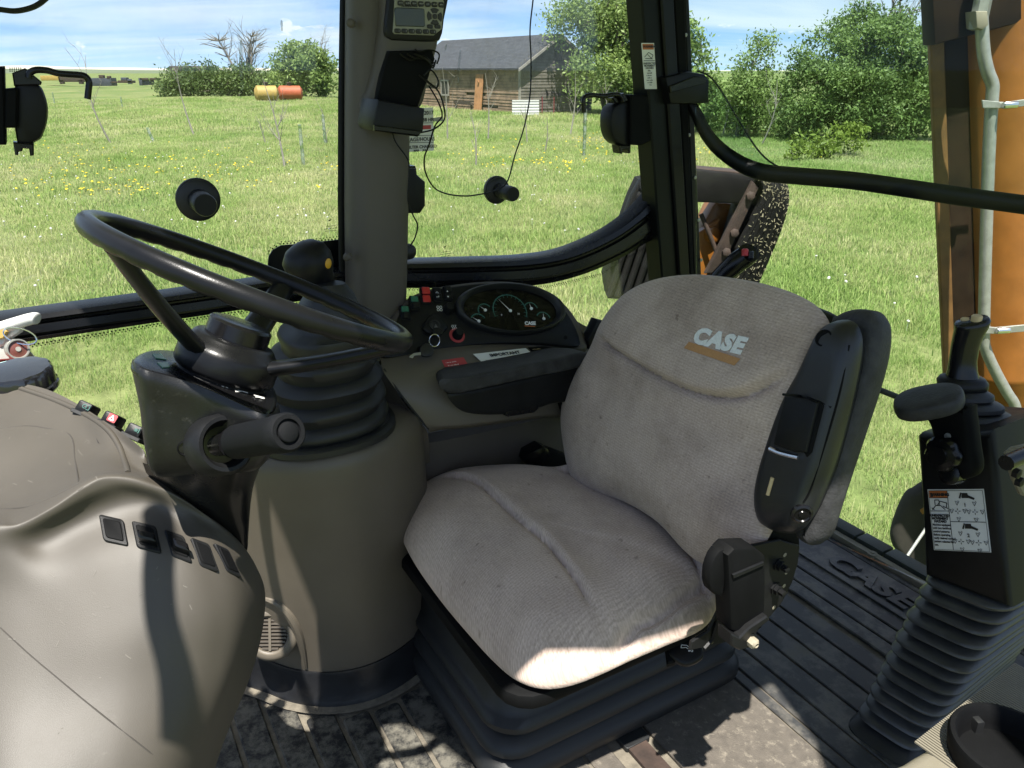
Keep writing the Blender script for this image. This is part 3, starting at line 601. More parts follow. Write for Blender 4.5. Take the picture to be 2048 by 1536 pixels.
core = MB(); core.prism([C0 + GA * .12 + LA * .12, C0 + GA * (BW - .12) + LA * .12, C0 + GA * (BW - .12) + LA * .12 + ZA * EH, C0 + GA * BW / 2 + LA * .12 + ZA * (RH - .15), C0 + GA * .12 + LA * .12 + ZA * EH], LA * (BL - .24)); build('wall', core, mat('barn_inner_boards', (.05, .04, .03), .9), barn)
def boards(o, along, length_at, h0, h1, out, pitch):
    mb = MB(); z = h0
    while z < h1:
        a, b = length_at(z); x = a
        while x < b - .05:
            L = min(random.uniform(2.2, 4.8), b - x); tl = random.uniform(-.006, .006)
            if random.random() > .035: mb.box(o + along * (x + L / 2) + ZA * (z + pitch / 2) + out * (.02 + random.uniform(0, .02)), along * (L / 2 - .008) + ZA * tl, out * .014, ZA * (pitch / 2 - .007) + out * -.012)
            x += L
        z += pitch
    return mb
build('siding', boards(C0, LA, lambda z: (0, BL), .12, EH - .1, -GA, .19), m_board, barn, kind='stuff')
def gl(z): k = 0 if z < EH else (z - EH) / (RH - EH) * BW / 2; return (k, BW - k)
build('gable_siding', boards(C0, GA, gl, .12, RH - .2, -LA, .19), m_boardg, barn, kind='stuff')
mb = MB(); mb.box(C0 + ZA * EH / 2 - GA * .03 - LA * .03, GA * .06, LA * .06, ZA * EH / 2); build('corner_trim', mb, m_trim, barn)
mb = MB(); mb.box(C0 + LA * BL / 2 + ZA * (EH - .08) - GA * .05, LA * BL / 2, GA * .02, ZA * .09); build('eave_board', mb, m_trim, barn)
rf = MB(); ov = .35; sl_ = (RH - EH) / (BW / 2); rid0 = C0 + GA * BW / 2 + ZA * RH
e0 = C0 - GA * ov + ZA * (EH - ov * sl_); e1 = C0 + GA * (BW + ov) + ZA * (EH - ov * sl_)
for e in (e0, e1): 
    a, b, c, d = e - LA * ov, rid0 - LA * ov, rid0 + LA * (BL + ov), e + LA * (BL + ov); nn = ZA * .09; rf.add([a, b, c, d, a + nn, b + nn, c + nn, d + nn], [(0, 1, 2, 3), (4, 5, 6, 7), (0, 1, 5, 4), (1, 2, 6, 5), (2, 3, 7, 6), (3, 0, 4, 7)])
build('roof', rf, shinglemat(), barn, flat=True, uvf=lambda p: ((p - C0).dot(LA), (p.z) * 1.75))
mb = MB()
for e in (e0, e1):
    d = (rid0 - e); mb.box((e + rid0) / 2 - LA * (ov + .03) - ZA * .03, d / 2, LA * .03, ZA * .09)
build('barge_board', mb, m_trim, barn)
mb = MB(); g0 = C0 + GA * BW / 2 - LA * .07 + ZA * 3.6; mb.box(g0, GA * .3, LA * .05, ZA * .35); build('loft_opening', mb, m_darkgap, barn)
mb = MB(); wn = C0 + LA * 9.6 - GA * .07 + ZA * 1.5; mb.box(wn, LA * .5, GA * .05, ZA * .45); wf = build('window', mb, m_darkgap, barn)
mb = MB()
for k in (-1, 1): mb.box(wn - GA * .05 + LA * .53 * k, LA * .05, GA * .03, ZA * .5); mb.box(wn - GA * .05 + ZA * .5 * k, LA * .6, GA * .03, ZA * .05)
build('frame', mb, m_trim, wf)
pp = PN((937, 217), ZA, 0); dc = C0 + LA * 4.6 - GA * .28
mb = MB(); mb.box(dc + ZA * 1.22, LA * .47, GA * .03 , ZA * 1.22 + GA * .12); mb.lathe(dc + ZA * 1.95 - GA * .0, -GA, [(.09, 0), (.09, .05), (0.001, .05)], 12); build('plywood_sheet', mb, m_ply, label='tall orange-brown plywood sheet leaning against the barn wall', cat='plywood sheet')
mb = MB(); mb.box(C0 + LA * 6.4 - GA * .5 + ZA * .55, LA * 1.2, GA * .05, ZA * .10 + LA * .05); mb.box(C0 + LA * 7.4 - GA * .45 + ZA * .28, LA * .06, GA * .06, ZA * .28); mb.box(C0 + LA * 5.3 - GA * .45 + ZA * .28, LA * .06, GA * .06, ZA * .28)
build('plank_bench', mb, m_rust, label='rough brown plank on posts beside the barn wall', cat='plank')
# white ribbed panel and dark red gate by the corner
c1 = Vector((.9, 51.2, 0)); ax_ = Vector((1, .12, 0)).normalized(); nn_ = Vector((.12, -1, .12)).normalized()
mb = MB(); mb.box(c1 + ZA * .5 - ax_ * .05, ax_ * .85, nn_ * .02, (ZA * .47 + Vector((0, .14, 0))))
wp = build('white_panel', mb, m_white, label='white ribbed metal panel propped at the barn corner', cat='metal panel')
for k in range(6):
    mb = MB(); z = .1 + k * .165; mb.box(c1 + ZA * z - ax_ * .05 + nn_ * .045 + Vector((0, (z - .5) * .28, 0)), ax_ * .85, nn_ * .03, ZA * .035); build('rib', mb, m_white, wp)
gt = thing('gate', 'small dark red pipe gate beside the white panel at the barn corner', 'gate', c1 + ax_ * 1.3)
for k in range(2): mb = MB(); q = c1 + ax_ * (1.0 + k * .75); mb.tube([q, q + ZA * 1.15], .03, 6); build('post', mb, mat('dark_red_paint', (.16, .02, .03), .5), gt)
for k in range(4): mb = MB(); q = c1 + ax_ * 1.0 + ZA * (.2 + k * .28); mb.tube([q, q + ax_ * .75], .02, 6); build('bar', mb, m_rust, gt)
# ---- old machinery on the horizon
def P0(px, py, d): r = ray(px, py); return EYE + r * (d / r.y)
m_yelp = mat('faded_yellow_paint', (.30, .205, .05), .6, var=.2, vs=3, dust=((.2, .1, .04), .15, 2)); m_orp = mat('orange_red_paint', (.30, .062, .02), .6, var=.2, vs=3)
def tank(x0, x1, yc, d, r, m, name, label):
    a, b = P0(x0, yc, d), P0(x1, yc, d + .7); ax = (b - a).normalized(); L = (b - a).length; t = thing(name, label, 'tank', (a.x, a.y, 0))
    mb = MB(); mb.lathe(a, ax, [(.01, -.25), (r * .6, -.2), (r, 0), (r, L), (r * .6, L + .2), (.01, L + .25)], 20); build('shell', mb, m, t)
    for k in (.2, .8): mb = MB(); mb.box(Vector((a.x + (b.x - a.x) * k, a.y + (b.y - a.y) * k, (a.z - r * .6) / 2)), ax * .08, ax.cross(ZA) * r * .7, ZA * (a.z - r * .6) / 2); build('saddle', mb, m_rust, t)
    mb = MB(); mb.lathe(a + ax * L * .5 + ZA * r * .95, ZA, [(.2, 0), (.2, .25), (.26, .25), (.26, .32), (.01, .35)], 12); build('filler_cap', mb, m_rust, t)
tank(514, 552, 187, 76, .70, m_yelp, 'fuel_tank', 'yellow horizontal fuel tank at the foot of the left thicket')
tank(560, 600, 186, 78, .66, m_orp, 'fuel_tank', 'orange-red horizontal fuel tank right of the yellow one')
def junk(name, label, cat, parts):
    t = None
    for (nm, x0, x1, y0, y1, d, dep, m) in parts:
        a, b = P0(x0, y1, d), P0(x1, y0, d); c = (a + b) / 2
        if t is None: t = thing(name, label, cat, (c.x, c.y, 0))
        mb = MB(); mb.box(c + Vector((0, dep / 2, 0)), Vector(((b.x - a.x) / 2, 0, random.uniform(-.02, .02))), Vector((0, dep / 2, 0)), ZA * (b.z - a.z) / 2, .04); build(nm, mb, m, t)
m_dkblue = mat('dark_scrap_paint', (.03, .035, .05), .7, var=.4, vs=1)
junk('grain_hopper', 'long rusty brown box wagon half hidden in the left thicket', 'wagon', [('box', 343, 420, 132, 163, 97, 2.6, m_rust), ('axle_beam', 350, 410, 163, 176, 97, 1.6, m_dkblue)])
junk('scrap_machine', 'yellow and rust coloured long implement behind the left latch', 'farm implement', [('yellow_end', 82, 118, 151, 161, 150, 2, m_yelp), ('beam', 118, 170, 153, 164, 150, 1.5, m_rust), ('leg', 120, 126, 160, 168, 150, .5, m_rust), ('leg', 158, 164, 160, 168, 150, .5, m_rust)])
junk('scrap_machine', 'dark heaped scrap implement right of the long rust one', 'farm implement', [('body', 184, 221, 156, 172, 140, 2, m_dkblue), ('arm', 198, 206, 150, 157, 140, .6, m_rust), ('arm', 214, 219, 152, 158, 140, .6, m_rust), ('drawbar', 221, 236, 163, 166, 140, .3, m_rust)])
junk('scrap_machine', 'small brown implement frame on the horizon', 'farm implement', [('frame', 236, 263, 161, 166, 145, 1.5, m_rust), ('hopper', 242, 252, 155, 161, 145, 1, m_dkblue), ('wheel', 256, 262, 158, 168, 145, .3, m_dkblue)])
junk('scrap_box', 'dark open box standing alone left of the thicket', 'box', [('side_panel', 279, 283, 156, 171, 140, 2, m_dkblue), ('body', 283, 300, 160, 170, 140.3, 1.6, m_dkblue), ('lid', 280, 313, 156, 160, 140, 2, m_rust)])

# ================================================================== THE CAB
UR, VR, UL = 1.56, 1.76, .14            # right-hand wall, rear wall, left (open door) side
# ---- floor with moulded mat ribs (pieces of the floor)
mb = MB(); mb.box(W((UL + 1.62) / 2, (-.75 + 1.79) / 2, -.05), UA * (1.62 - UL) / 2, VA * (1.79 + .75) / 2, ZA * .044); floor = build('floor', mb, m_dustf, kind='structure')
def rib(v0, v1, u0, u1, m, z=0, z0=-.006):
    mb = MB(); c = W((u0 + u1) / 2, (v0 + v1) / 2, 0)
    mb.prism(rrect(c + ZA * z, UA * (u1 - u0) / 2, VA * (v1 - v0) / 2, .008, 2), ZA * (z0 - z), .0025, 1); return build('mat_rib', mb, m, floor)
lg = [-.40, -.337, -.274, -.211, -.148, -.085, -.022, .041, .104, .168, .232, .298, .363, .427, .505, .565]
for a, b in zip(lg[:-1], lg[1:]): rib(a + .0048, b - .0048, .16, float(np.interp((a + b) / 2, [.10, .16, .205, .245, .30, .36, .42, .49, .55], [1.46, 1.40, 1.345, 1.29, 1.245, 1.225, 1.225, 1.245, 1.28])) - .004, m_mat)
for a, b in ((.565, .625), (.625, .685), (.685, .745)): rib(a + .004, b - .004, .16, .945, m_brownm)
rib(.57, .84, .955, 1.5, m_mat, -.001)
mb = MB(); c = PZ((1340, 1503), 0)
mb.prism(rrect(W(.80, .792, .004), UA * .20, VA * .022, .003, 1), ZA * -.01, .001, 1); build('slide_rail', mb, m_rust, floor)
mb = MB(); mb.prism(rrect(W(.90, .795, .007), UA * .03, VA * .03, .003, 1), ZA * -.012, .001, 1); build('rail_cap', mb, m_rubber, floor)
mb = MB(); mb.prism(rrect(W(.545, .962, .003), UA * .39, VA * .128, .012, 3), ZA * -.009, .002, 1); build('flat_mat', mb, m_brownm, floor)
rg = [1.095, 1.125, 1.182, 1.250, 1.314, 1.376, 1.432]
for a, b in zip(rg[:-1], rg[1:]): rib(a + .0022, b - .0022, .16, 1.5, m_matr)
rg = [1.446, 1.492, 1.545]
for a, b in zip(rg[:-1], rg[1:]): rib(a + .0022, b - .0022, .16, 1.5, m_matr, .003)
rib(1.548, 1.722, .16, 1.5, m_matr, .003); rib(1.726, 1.742, .16, 1.5, m_matr, .003)
mb = MB(); put_text(mb, 'CASE', W(.985, 1.652, .003), -UA, VA, .083, .003, .0035, shear=.12, sx=1.25); build('raised_letters', mb, m_matr, floor)
mb = MB(); mb.prism([W(1.18, 1.592, .009), W(1.165, 1.612, .009), W(.80, 1.612, .009), W(.80, 1.592, .009)], ZA * -.006, .001, 1); build('raised_bar', mb, m_matr, floor)
# rear sill strips
sill = thing('door_sill', 'beige painted metal sill with dark green seal below the rear window', 'sill', W(1.0, 1.76, 0))
mb = MB(); mb.box(W(.8, 1.754, .008), UA * .72, VA * .010, ZA * .010, .002); build('sill_strip', mb, m_sill, sill)
for (a, b) in ((1.52, 1.12), (1.115, 1.03), (1.025, .2)): mb = MB(); mb.box(W((a + b) / 2, 1.79, .014), UA * (a - b) / 2, VA * .024, ZA * .016, .006); build('seal', mb, m_sillseal, sill)
q = PZ((1745, 1106), .02); mb = MB(); mb.lathe(q, ZA, [(.0135, -.012), (.0135, 0), (.006, .001), (.005, .004), (.001, .004)], 20); build('washer', mb, m_sill, sill)

# ---- roof slab out of the picture (shades the cab; outline shaped to place the shadow edges, headliner pale for bounce)
mb = MB(); mb.prism([W(u, v, 1.66) for u, v in ((1.64, -.3), (1.0, -.1), (.85, -.02), (.70, -.02), (.662, 0), (.528, .09), (.43, .12), (.375, .17), (.38, .26), (.338, .35), (.30, .6), (.285, .80), (.13, .755), (.06, .70), (-.2, .6), (-.2, 1.9), (1.64, 1.9))], ZA * .09); ceil = build('ceiling', mb, mat('grey_headliner', (.62, .60, .56), .9), kind='structure')
gr_ = [PD(p, d) + sund * k for p, d, k in (((300, 1000), .93, .95), ((318, 1080), .92, .92), ((325, 1170), .915, .93), ((345, 1270), .92, .97), ((385, 1400), .93, 1.03), ((420, 1560), .95, 1.12))]
mb = MB(); mb.tube(smooth(gr_, 5), .017, 12); build('added_shadow_rail', mb, m_rubber, ceil)  # unseen bar, added to throw the shadow band across the cowl

# ---- window panes
gw = thing('side_window', 'large right-hand side window pane left of the taupe pillar', 'window', W(UR + .02, .1, .8))
mb = MB(); mb.prism([W(UR + .03, -.8, .03), W(UR + .03, .52, .03), W(UR + .03, .56, 1.64), W(UR + .03, -.8, 1.64)], UA * .005); build('pane', mb, m_glass, gw, flat=True)
gw2 = thing('side_window', 'right-hand side window pane between the taupe pillar and the black cab post', 'window', W(UR + .02, 1.0, .8))
mb = MB(); mb.prism([W(UR + .03, .585, .03), W(UR + .03, 1.40, .03), W(UR + .03, 1.30, 1.64), W(UR + .03, .585, 1.64)], UA * .005); build('pane', mb, m_glass, gw2, flat=True)
# frit dots along the lower rail
def frit(path_px, name, parent, r=.0021, step=.0066, rows=2, dn=(0, 1)):
    mb = MB(); pts = [PU(p, UR + .026) for p in path_px]; rl = []
    for a, b in zip(pts[:-1], pts[1:]):
        n = max(1, int((b - a).length / step)); d = (b - a) / n
        for i in range(n):
            for k in range(rows):
                c = a + d * (i + .5 * (k % 2)) - ZA * (k * step * .62 * dn[1]) ; rr = r * (1 - .24 * k)
                mb.add([c + VA * rr, c + ZA * rr, c - VA * rr, c - ZA * rr], [(0, 1, 2, 3)])
    o = build(name, mb, m_seal, parent, kind='stuff', flat=True)
frit([(60, 690), (345, 643), (690, 592)], 'frit_dots', gw); frit([(816, 576), (960, 576), (1100, 572), (1200, 548), (1318, 478)], 'frit_dots', gw2)
frit([(538, 502), (560, 488), (610, 484), (690, 476)], 'frit_dots', gw, dn=(0, -1))
mb = MB(); mb.prism([PU(p, UR + .024) for p in smooth([(0, 0, 0)], 1)] if False else [PU(p, UR + .022) for p in ((536, 528), (538, 512), (546, 500), (562, 491), (610, 487), (690, 478), (690, 560), (536, 560))], UA * .004); build('frit_patch', mb, m_seal, gw)
# dried water streaks on the panes
m_streak = glass('dried_streak', (.86, .88, .88), .1, .55)
for (pts_, w_) in ((((482, 80), (481, 130), (484, 170), (480, 198)), .0035), (((1178, 95), (1174, 150), (1169, 200), (1166, 310)), .0038), (((921, 100), (918, 130), (916, 165)), .003), (((563, 40), (564, 62)), .0022), (((893, 88), (890, 102)), .002)):
    mb = MB(); p = smooth([PU(q, UR + .027) for q in pts_], 5); k = len(p)
    mb.tube(p, [(w_ * (.35 + .65 * math.sin(math.pi * (i + .6) / (k + .2)) * random.uniform(.6, 1.2)), .0004) for i in range(k)], 6, flat=VA); build('streak', mb, m_streak, gw if pts_[0][0] < 700 else gw2)
# tiny glazing marks
for (p, pa) in (((660, 448), gw), ((890, 500), gw2)):
    mb = MB(); o = PU(p, UR + .027)
    for k, L in enumerate((.010, .014, .012)): dashes(mb, o - ZA * (.005 + .005 * k) - VA * L, VA, ZA, L * 2, .0022, -UA)
    mb.add([o + ZA * .006 + VA * a + ZA * b for a, b in ((-.004, 0), (0, .003), (.004, .004), (.001, 0))], [(0, 1, 2, 3)]); build('glazing_mark', mb, m_ink, pa, flat=True)
# ---- lower window rails
def band(name, top, bot, u0, u1, label):
    t = thing(name, label, 'window rail', PU(top[0], u0)); a = smooth([PU(p, u0) for p in top], 8); b = smooth([PU(p, u0) for p in bot], 8); n = min(len(a), len(b))
    prof = ((0, .016), (.06, .004), (.20, 0), (.27, .004), (.30, .010), (.36, .010), (.40, .002), (.66, 0), (.70, .006), (.76, .006), (.80, .001), (.94, .006), (1, .018))
    rs = []
    for i in range(n):
        rs.append([a[i].lerp(b[i], s) + UA * q for s, q in prof] + [b[i] + UA * (u1 - u0), a[i] + UA * (u1 - u0)])
    mb = MB(); mb.rings(rs); build('rail', mb, m_glossb, t, ang=30); return t
band('window_rail', [(-60, 646), (0, 637), (345, 590), (700, 540)], [(-60, 706), (0, 697), (345, 645), (700, 592)], UR - .035, UR + .02, 'long straight black rail across the window left of the pillar')
band('window_rail', [(800, 526), (950, 522), (1060, 517), (1140, 503), (1220, 468), (1280, 425), (1325, 375)], [(800, 580), (950, 580), (1080, 574), (1170, 553), (1250, 518), (1300, 488), (1345, 462)], UR - .035, UR + .02, 'black rail curving up to the cab post right of the pillar')

# ---- front right pillar with overhead pod
pil = thing('cab_pillar', 'taupe plastic-clad cab pillar in the middle of the right-hand windows', 'pillar', W(1.5, .55, .7))
def pillar_ring(y, x0, x1):
    c0 = PU((x0, y), 1.50); c1 = PU((x1, y), 1.50); c = (c0 + c1) / 2; h = (c1 - c0) / 2; out = []
    for k in range(20):
        t = 2 * math.pi * k / 20; q, s_ = math.cos(t), math.sin(t); q = math.copysign(abs(q) ** .6, q); s_ = math.copysign(abs(s_) ** .75, s_)
        out.append(c + VA * (q * h.length) - UA * (s_ * .05))
    return out
mb = MB(); mb.rings([pillar_ring(y, x0, x1) for y, x0, x1 in ((720, 700, 800), (640, 697, 805), (560, 695, 808), (400, 693, 811), (200, 694, 814), (0, 696, 818), (-120, 697, 822))]); build('cladding', mb, m_tauped, pil, ang=60)
mb = MB(); mb.tube([PU((x, y), 1.535) for x, y in ((692, -120), (691, 0), (687, 200), (686, 400), (688, 560), (692, 600))], (.011, .006), 8, flat=VA); build('edge_seal', mb, m_seal, pil)
for p in ((701, 46), (694, 515)): mb = MB(); mb.lathe(PU(p, 1.455), -UA - VA * .5, [(.008, -.01), (.008, 0), (.004, .003), (.001, .003)], 10); build('screw_cap', mb, m_tauped, pil)
pod = thing('overhead_pod', 'taupe overhead pod on the pillar holding a keypad and wires', 'control pod', PU((820, 80), 1.42))
def podpoly(pl, u): return [PU(p, u) for p in pl]
mb = MB(); po = smooth(podpoly([(770, -140), (772, 0), (764, 90), (750, 170), (737, 205), (740, 222), (760, 228), (820, 226), (848, 212), (862, 160), (880, 90), (893, 10), (905, -140)], 1.415), 4, True); mb.prism(po, UA * .09, .018, 3); build('housing', mb, m_tauped, pod)
PA = (PU((890, 40), 1.40) - PU((780, 40), 1.40)).normalized(); PB = (PU((834, 0), 1.40) - PU((832, 80), 1.40)).normalized(); PNn = PA.cross(PB).normalized()
mb = MB(); mb.prism(smooth(podpoly([(779, -60), (778, 0), (772, 62), (782, 78), (800, 81), (870, 83), (884, 74), (890, 40), (897, -60)], 1.408), 3, True), UA * .02, .006, 2); bz = build('bezel', mb, m_black, pod)
mb = MB(); mb.prism(podpoly([(790, -12), (788, 40), (786, 64), (790, 68), (868, 71), (884, 58), (889, 4), (884, -8)], 1.405), UA * .006, .0015, 1); kp = build('keypad', mb, m_key, pod)
def button(px, py, w_, h_, u, m, name, parent, r=.4, th=.004):
    c = PU((px, py), u); s = (c - EYE).dot(FW) / FPX; mb = MB(); mb.prism(rrect(c, VA * (w_ * s / 2 / .87), ZA * (h_ * s / 2 / .95), r * min(w_, h_) * s, 3), UA * th, th * .3, 1); return build(name, mb, m, parent)
for k in range(7): button(802 + k * 13.6, 6 + k * .6, 11, 9, 1.402, m_ink, 'key', kp)
button(820.5, 34.5, 56, 32, 1.403, m_olive, 'screen', kp, .12)
for k, nm in enumerate('123456'): button(796 + k * 14.2, 61.6 + k * .4, 11.5, 8, 1.402, m_ink, 'key', kp)
for x in (861, 876): button(x, 53, 11, 7, 1.402, m_ink, 'key', kp)
cc = PU((870, 33), 1.4035); ss = (cc - EYE).dot(FW) / FPX
for k in range(4):
    mb = MB(); a0 = R(45 + 90 * k); pl = [cc + (VA * math.cos(a0 + R(q)) / .87 + ZA * math.sin(a0 + R(q)) / .95) * ss * rr for rr, qs in ((14.5, range(8, 83, 10)), (6.5, range(78, 11, -16))) for q in qs]
    mb.prism([p + VA * 0 for p in pl], UA * .003, .0006, 1); build('arrow_key', mb, m_ink, kp)
mb = MB(); mb.lathe(cc, -UA, [(5 * ss, -.002), (5 * ss, .001), (.001, .0015)], 14); build('arrow_key', mb, m_ink, kp)
mb = MB(); dashes(mb, PU((803, 14), 1.4045), PA, PB, .034, .004, -UA); dashes(mb, PU((792, 53), 1.4045), PA, PB, .05, .003, -UA)
build('lettering', mb, m_ink, kp, flat=True)
mb = MB()
for k, nm in enumerate('123456'): put_text(mb, nm, PU((798 + k * 14.2, 61.6 + k * .4), 1.4), PA, PB, .005, .0002)
for k in range(7): dashes(mb, PU((798 + k * 13.6, 6.5 + k * .6), 1.4), PA, PB, .007, .002, -UA)
build('key_lettering', mb, m_greyink, kp, flat=True)
mb = MB(); mb.prism(podpoly([(778, 102), (866, 100), (872, 118), (846, 190), (838, 214), (752, 206), (764, 150)], 1.405), UA * .03, .006, 2); build('black_cover', mb, m_blackm, pod)
box_ = thing('radio_box', 'black box hanging below the overhead pod with thin wires', 'box', PU((800, 235), 1.36))
mb = MB(); mb.prism(podpoly([(757, 199), (851, 217), (848, 262), (838, 274), (752, 262), (747, 250)], 1.365), UA * .09, .006, 2); build('case', mb, m_black, box_)
mb = MB(); mb.prism(podpoly([(749, 250), (846, 262), (838, 272), (750, 262)], 1.361), UA * .01, .002, 1); build('lip', mb, m_glossb, box_)
def wire(name, px, label, r=.0016, u=1.38, us=None, m=None, k=6):
    p = smooth([PU(q, us[i] if us else u) for i, q in enumerate(px)], k); mb = MB(); mb.tube(p, r, 6); return build(name, mb, m or m_seal, label=label, cat='wire')
wire('wire', [(874, 128), (878, 108), (860, 100), (838, 104), (830, 98)], 'short black wire loop on the right of the overhead pod', u=1.395)
wire('wire', [(838, 150), (856, 165), (872, 176), (876, 160), (862, 140), (848, 150)], 'coiled black wire beside the black cover of the pod', u=1.39)
wire('wire', [(852, 160), (876, 182), (888, 215), (888, 240), (868, 258), (842, 265)], 'black wire curving from the pod to the end of the radio box', u=1.385)
wire('wire', [(858, 172), (877, 205), (884, 232), (870, 252), (858, 290), (849, 315), (851, 345), (868, 375), (895, 388), (930, 392), (958, 389), (985, 383), (1008, 372)], 'long black wire sweeping down past the paper card to the right glass knob', us=[1.39] * 4 + [1.42, 1.45, 1.48, 1.5, 1.51, 1.51, 1.51, 1.5, 1.5])
wire('wire', [(1008, 372), (1018, 355), (1030, 310), (1048, 255), (1060, 190), (1062, 120), (1060, 60), (1066, 0), (1070, -50)], 'thin black wire hanging down to the right glass knob', u=1.5)
wire('wire', [(784, 262), (792, 285), (815, 318), (818, 345), (816, 400), (826, 430), (835, 450), (830, 475), (820, 492)], 'thin black wire running down the pillar to the small round knob', u=1.44)
wire('wire', [(812, 540), (840, 555), (868, 562), (872, 575)], 'thin wire end lying on the window rail by the pillar', u=1.5, r=.0009)
wire('cable', [(-40, 14), (0, 19), (30, 22), (58, 17), (78, 8), (95, -6)], 'black cable looping in at the top left corner', r=.0035, u=1.3)
for k in range(3): wire('wire', [(800 + k * 14, 108), (822 + k * 9, 120 - k * 4), (846 + k * 6, 112 + k * 6), (866, 126 + k * 5), (872, 120)], ('tangled black wire', 'second tangled black wire', 'lowest tangled black wire')[k] + ' in front of the black pod cover', u=1.395 - .004 * k)
# paper service card behind the wires
card = thing('service_card', 'white paper service card stuck on the window behind the wires', 'card', PU((842, 260), UR))
mb = MB(); mb.prism([PU(p, UR + .012) for p in ((812, 217), (866, 215), (868, 301), (815, 304))], UA * .001); build('card', mb, m_label, card, flat=True)
ca, cb = (PU((866, 258), UR) - PU((815, 260), UR)).normalized(), (PU((840, 216), UR) - PU((841, 303), UR)).normalized()
mb = MB()
for s_, p, z in (('05-2017', (851, 226), .011), ('7638 HR', (852, 240), .010), ('MILAGE/HOURS', (838, 279), .0105), ('AIR FILTER CHANGED', (838, 294), .0085), ('MAR     JUL', (840, 301), .006)): put_text(mb, s_, PU(p, UR + .0118), ca, cb, z, .0002, .0002)
build('lettering', mb, m_ink, card, flat=True)
mb = MB(); mb.prism([PU(p, UR + .0115) for p in ((838, 251), (862, 250), (862, 258), (838, 259))], UA * .0004); build('printed_band', mb, m_redl, card, flat=True)
mb = MB()
for y in (246, 271, 285): mb.prism([PU(p, UR + .0115) for p in ((816, y), (867, y - 1), (867, y), (816, y + 1))], UA * .0004)
build('ruled_lines', mb, m_ink, card, flat=True)
mb = MB(); mb.prism([PU(p, UR + .014) for p in ((866, 236), (886, 233), (886, 242), (866, 243))], UA * .001); build('tape', mb, m_greyp, card)

# ---- knobs and latches on the glass
def glass_knob(p, end, r, label):
    o = PU(p, UR + .024); e = PU(end, UR - .08); ax = (-UA); t = thing('glass_knob', label, 'knob', o)
    mb = MB(); mb.lathe(o, ax, [(r * .96, 0), (r, .004), (r, .010), (r * .92, .012), (r * .92, .016), (r * .8, .019), (r * .45, .021)], 32); build('flange', mb, m_rubber, t)
    mb = MB(); k = r * .52; mb.lathe(o + ax * .019, ax, [(k, 0), (k, .022), (k * .96, .023), (k * .96, .025), (k, .026), (k, .062), (k * .93, .066), (.001, .066)], 28); build('stub', mb, m_black, t)
glass_knob((395, 398), (415, 414), .040, 'round black window knob on the glass left of the pillar')
glass_knob((990, 379), (1002, 388), .0315, 'round black window knob on the glass right of the pillar, by the wire')
mb = MB(); mb.lathe(PU((816, 503), 1.52), -UA + VA * .4, [(.012, -.012), (.016, -.006), (.0175, .002), (.015, .010), (.008, .014), (.001, .015)], 18); build('bumper_knob', mb, m_rubber, label='small round black rubber bumper at the right edge of the pillar', cat='knob')
lb = thing('latch_box', 'black box latch on the glass right of the pillar', 'latch', PU((830, 380), UR))
mb = MB(); mb.prism(podpoly([(808, 336), (834, 337), (836, 350), (852, 364), (852, 412), (842, 427), (808, 428)], UR - .03), UA * .06, .006, 2); build('case', mb, m_black, lb)
mb = MB(); mb.prism(podpoly([(808, 332), (832, 332), (834, 340), (808, 342)], UR - .02), UA * .04, .003, 1); build('cap', mb, m_glossb, lb)
def latch(sgn, X, label, rod, d_shape, block, clips, teeth):
    t = thing('window_latch', label, 'latch', PU((X, 240), 1.5)); u = UR - .045
    mb = MB(); mb.prism(smooth([PU(p, u) for p in d_shape], 3, True), UA * .05, .008, 2); build('grip', mb, m_black, t)
    for b in block: mb = MB(); mb.prism([PU(p, u - .012) for p in b], UA * .075, .003, 1); build('bracket', mb, m_blackm, t)
    for c in clips: mb = MB(); mb.prism([PU(p, u - .004) for p in c], UA * .03, .002, 1); build('clip', mb, m_glossb, t)
    mb = MB(); mb.tube(smooth([PU(p, u - .01) for p in rod], 5), .0052, 10); build('rod', mb, m_glossb, t)
    return t
latch(1, 48, 'black window latch with bent rod at the left edge of the photo', [(58, 156), (60, 146), (72, 140), (95, 141), (118, 147), (160, 150), (172, 154), (178, 164), (177, 180), (175, 198)],
      [(30, 166), (60, 166), (80, 172), (90, 190), (96, 215), (95, 240), (88, 265), (76, 282), (34, 284)], [[(-30, 134), (8, 132), (12, 290), (-30, 290)], [(10, 178), (36, 176), (34, 256), (8, 256)]],
      [[(24, 146), (50, 136), (84, 164), (82, 170), (28, 172)], [(26, 284), (68, 288), (68, 311), (60, 312), (58, 298), (46, 297), (44, 303), (38, 303), (36, 311), (30, 310)]], 0)
latch(-1, 1265, 'black window latch with bent rod beside the black cab post', [(1168, 225), (1167, 202), (1171, 193), (1184, 190), (1205, 192), (1232, 189), (1242, 194), (1246, 203)],
      [(1262, 207), (1240, 207), (1229, 216), (1223, 235), (1224, 262), (1231, 281), (1243, 290), (1264, 291)], [[(1262, 190), (1296, 190), (1302, 282), (1282, 291), (1262, 290)], [(1288, 205), (1312, 200), (1314, 262), (1290, 268)]],
      [[(1224, 196), (1250, 186), (1258, 202), (1232, 207)], [(1238, 291), (1262, 290), (1262, 306), (1258, 307), (1256, 299), (1246, 300), (1245, 308), (1240, 307)]], 0)
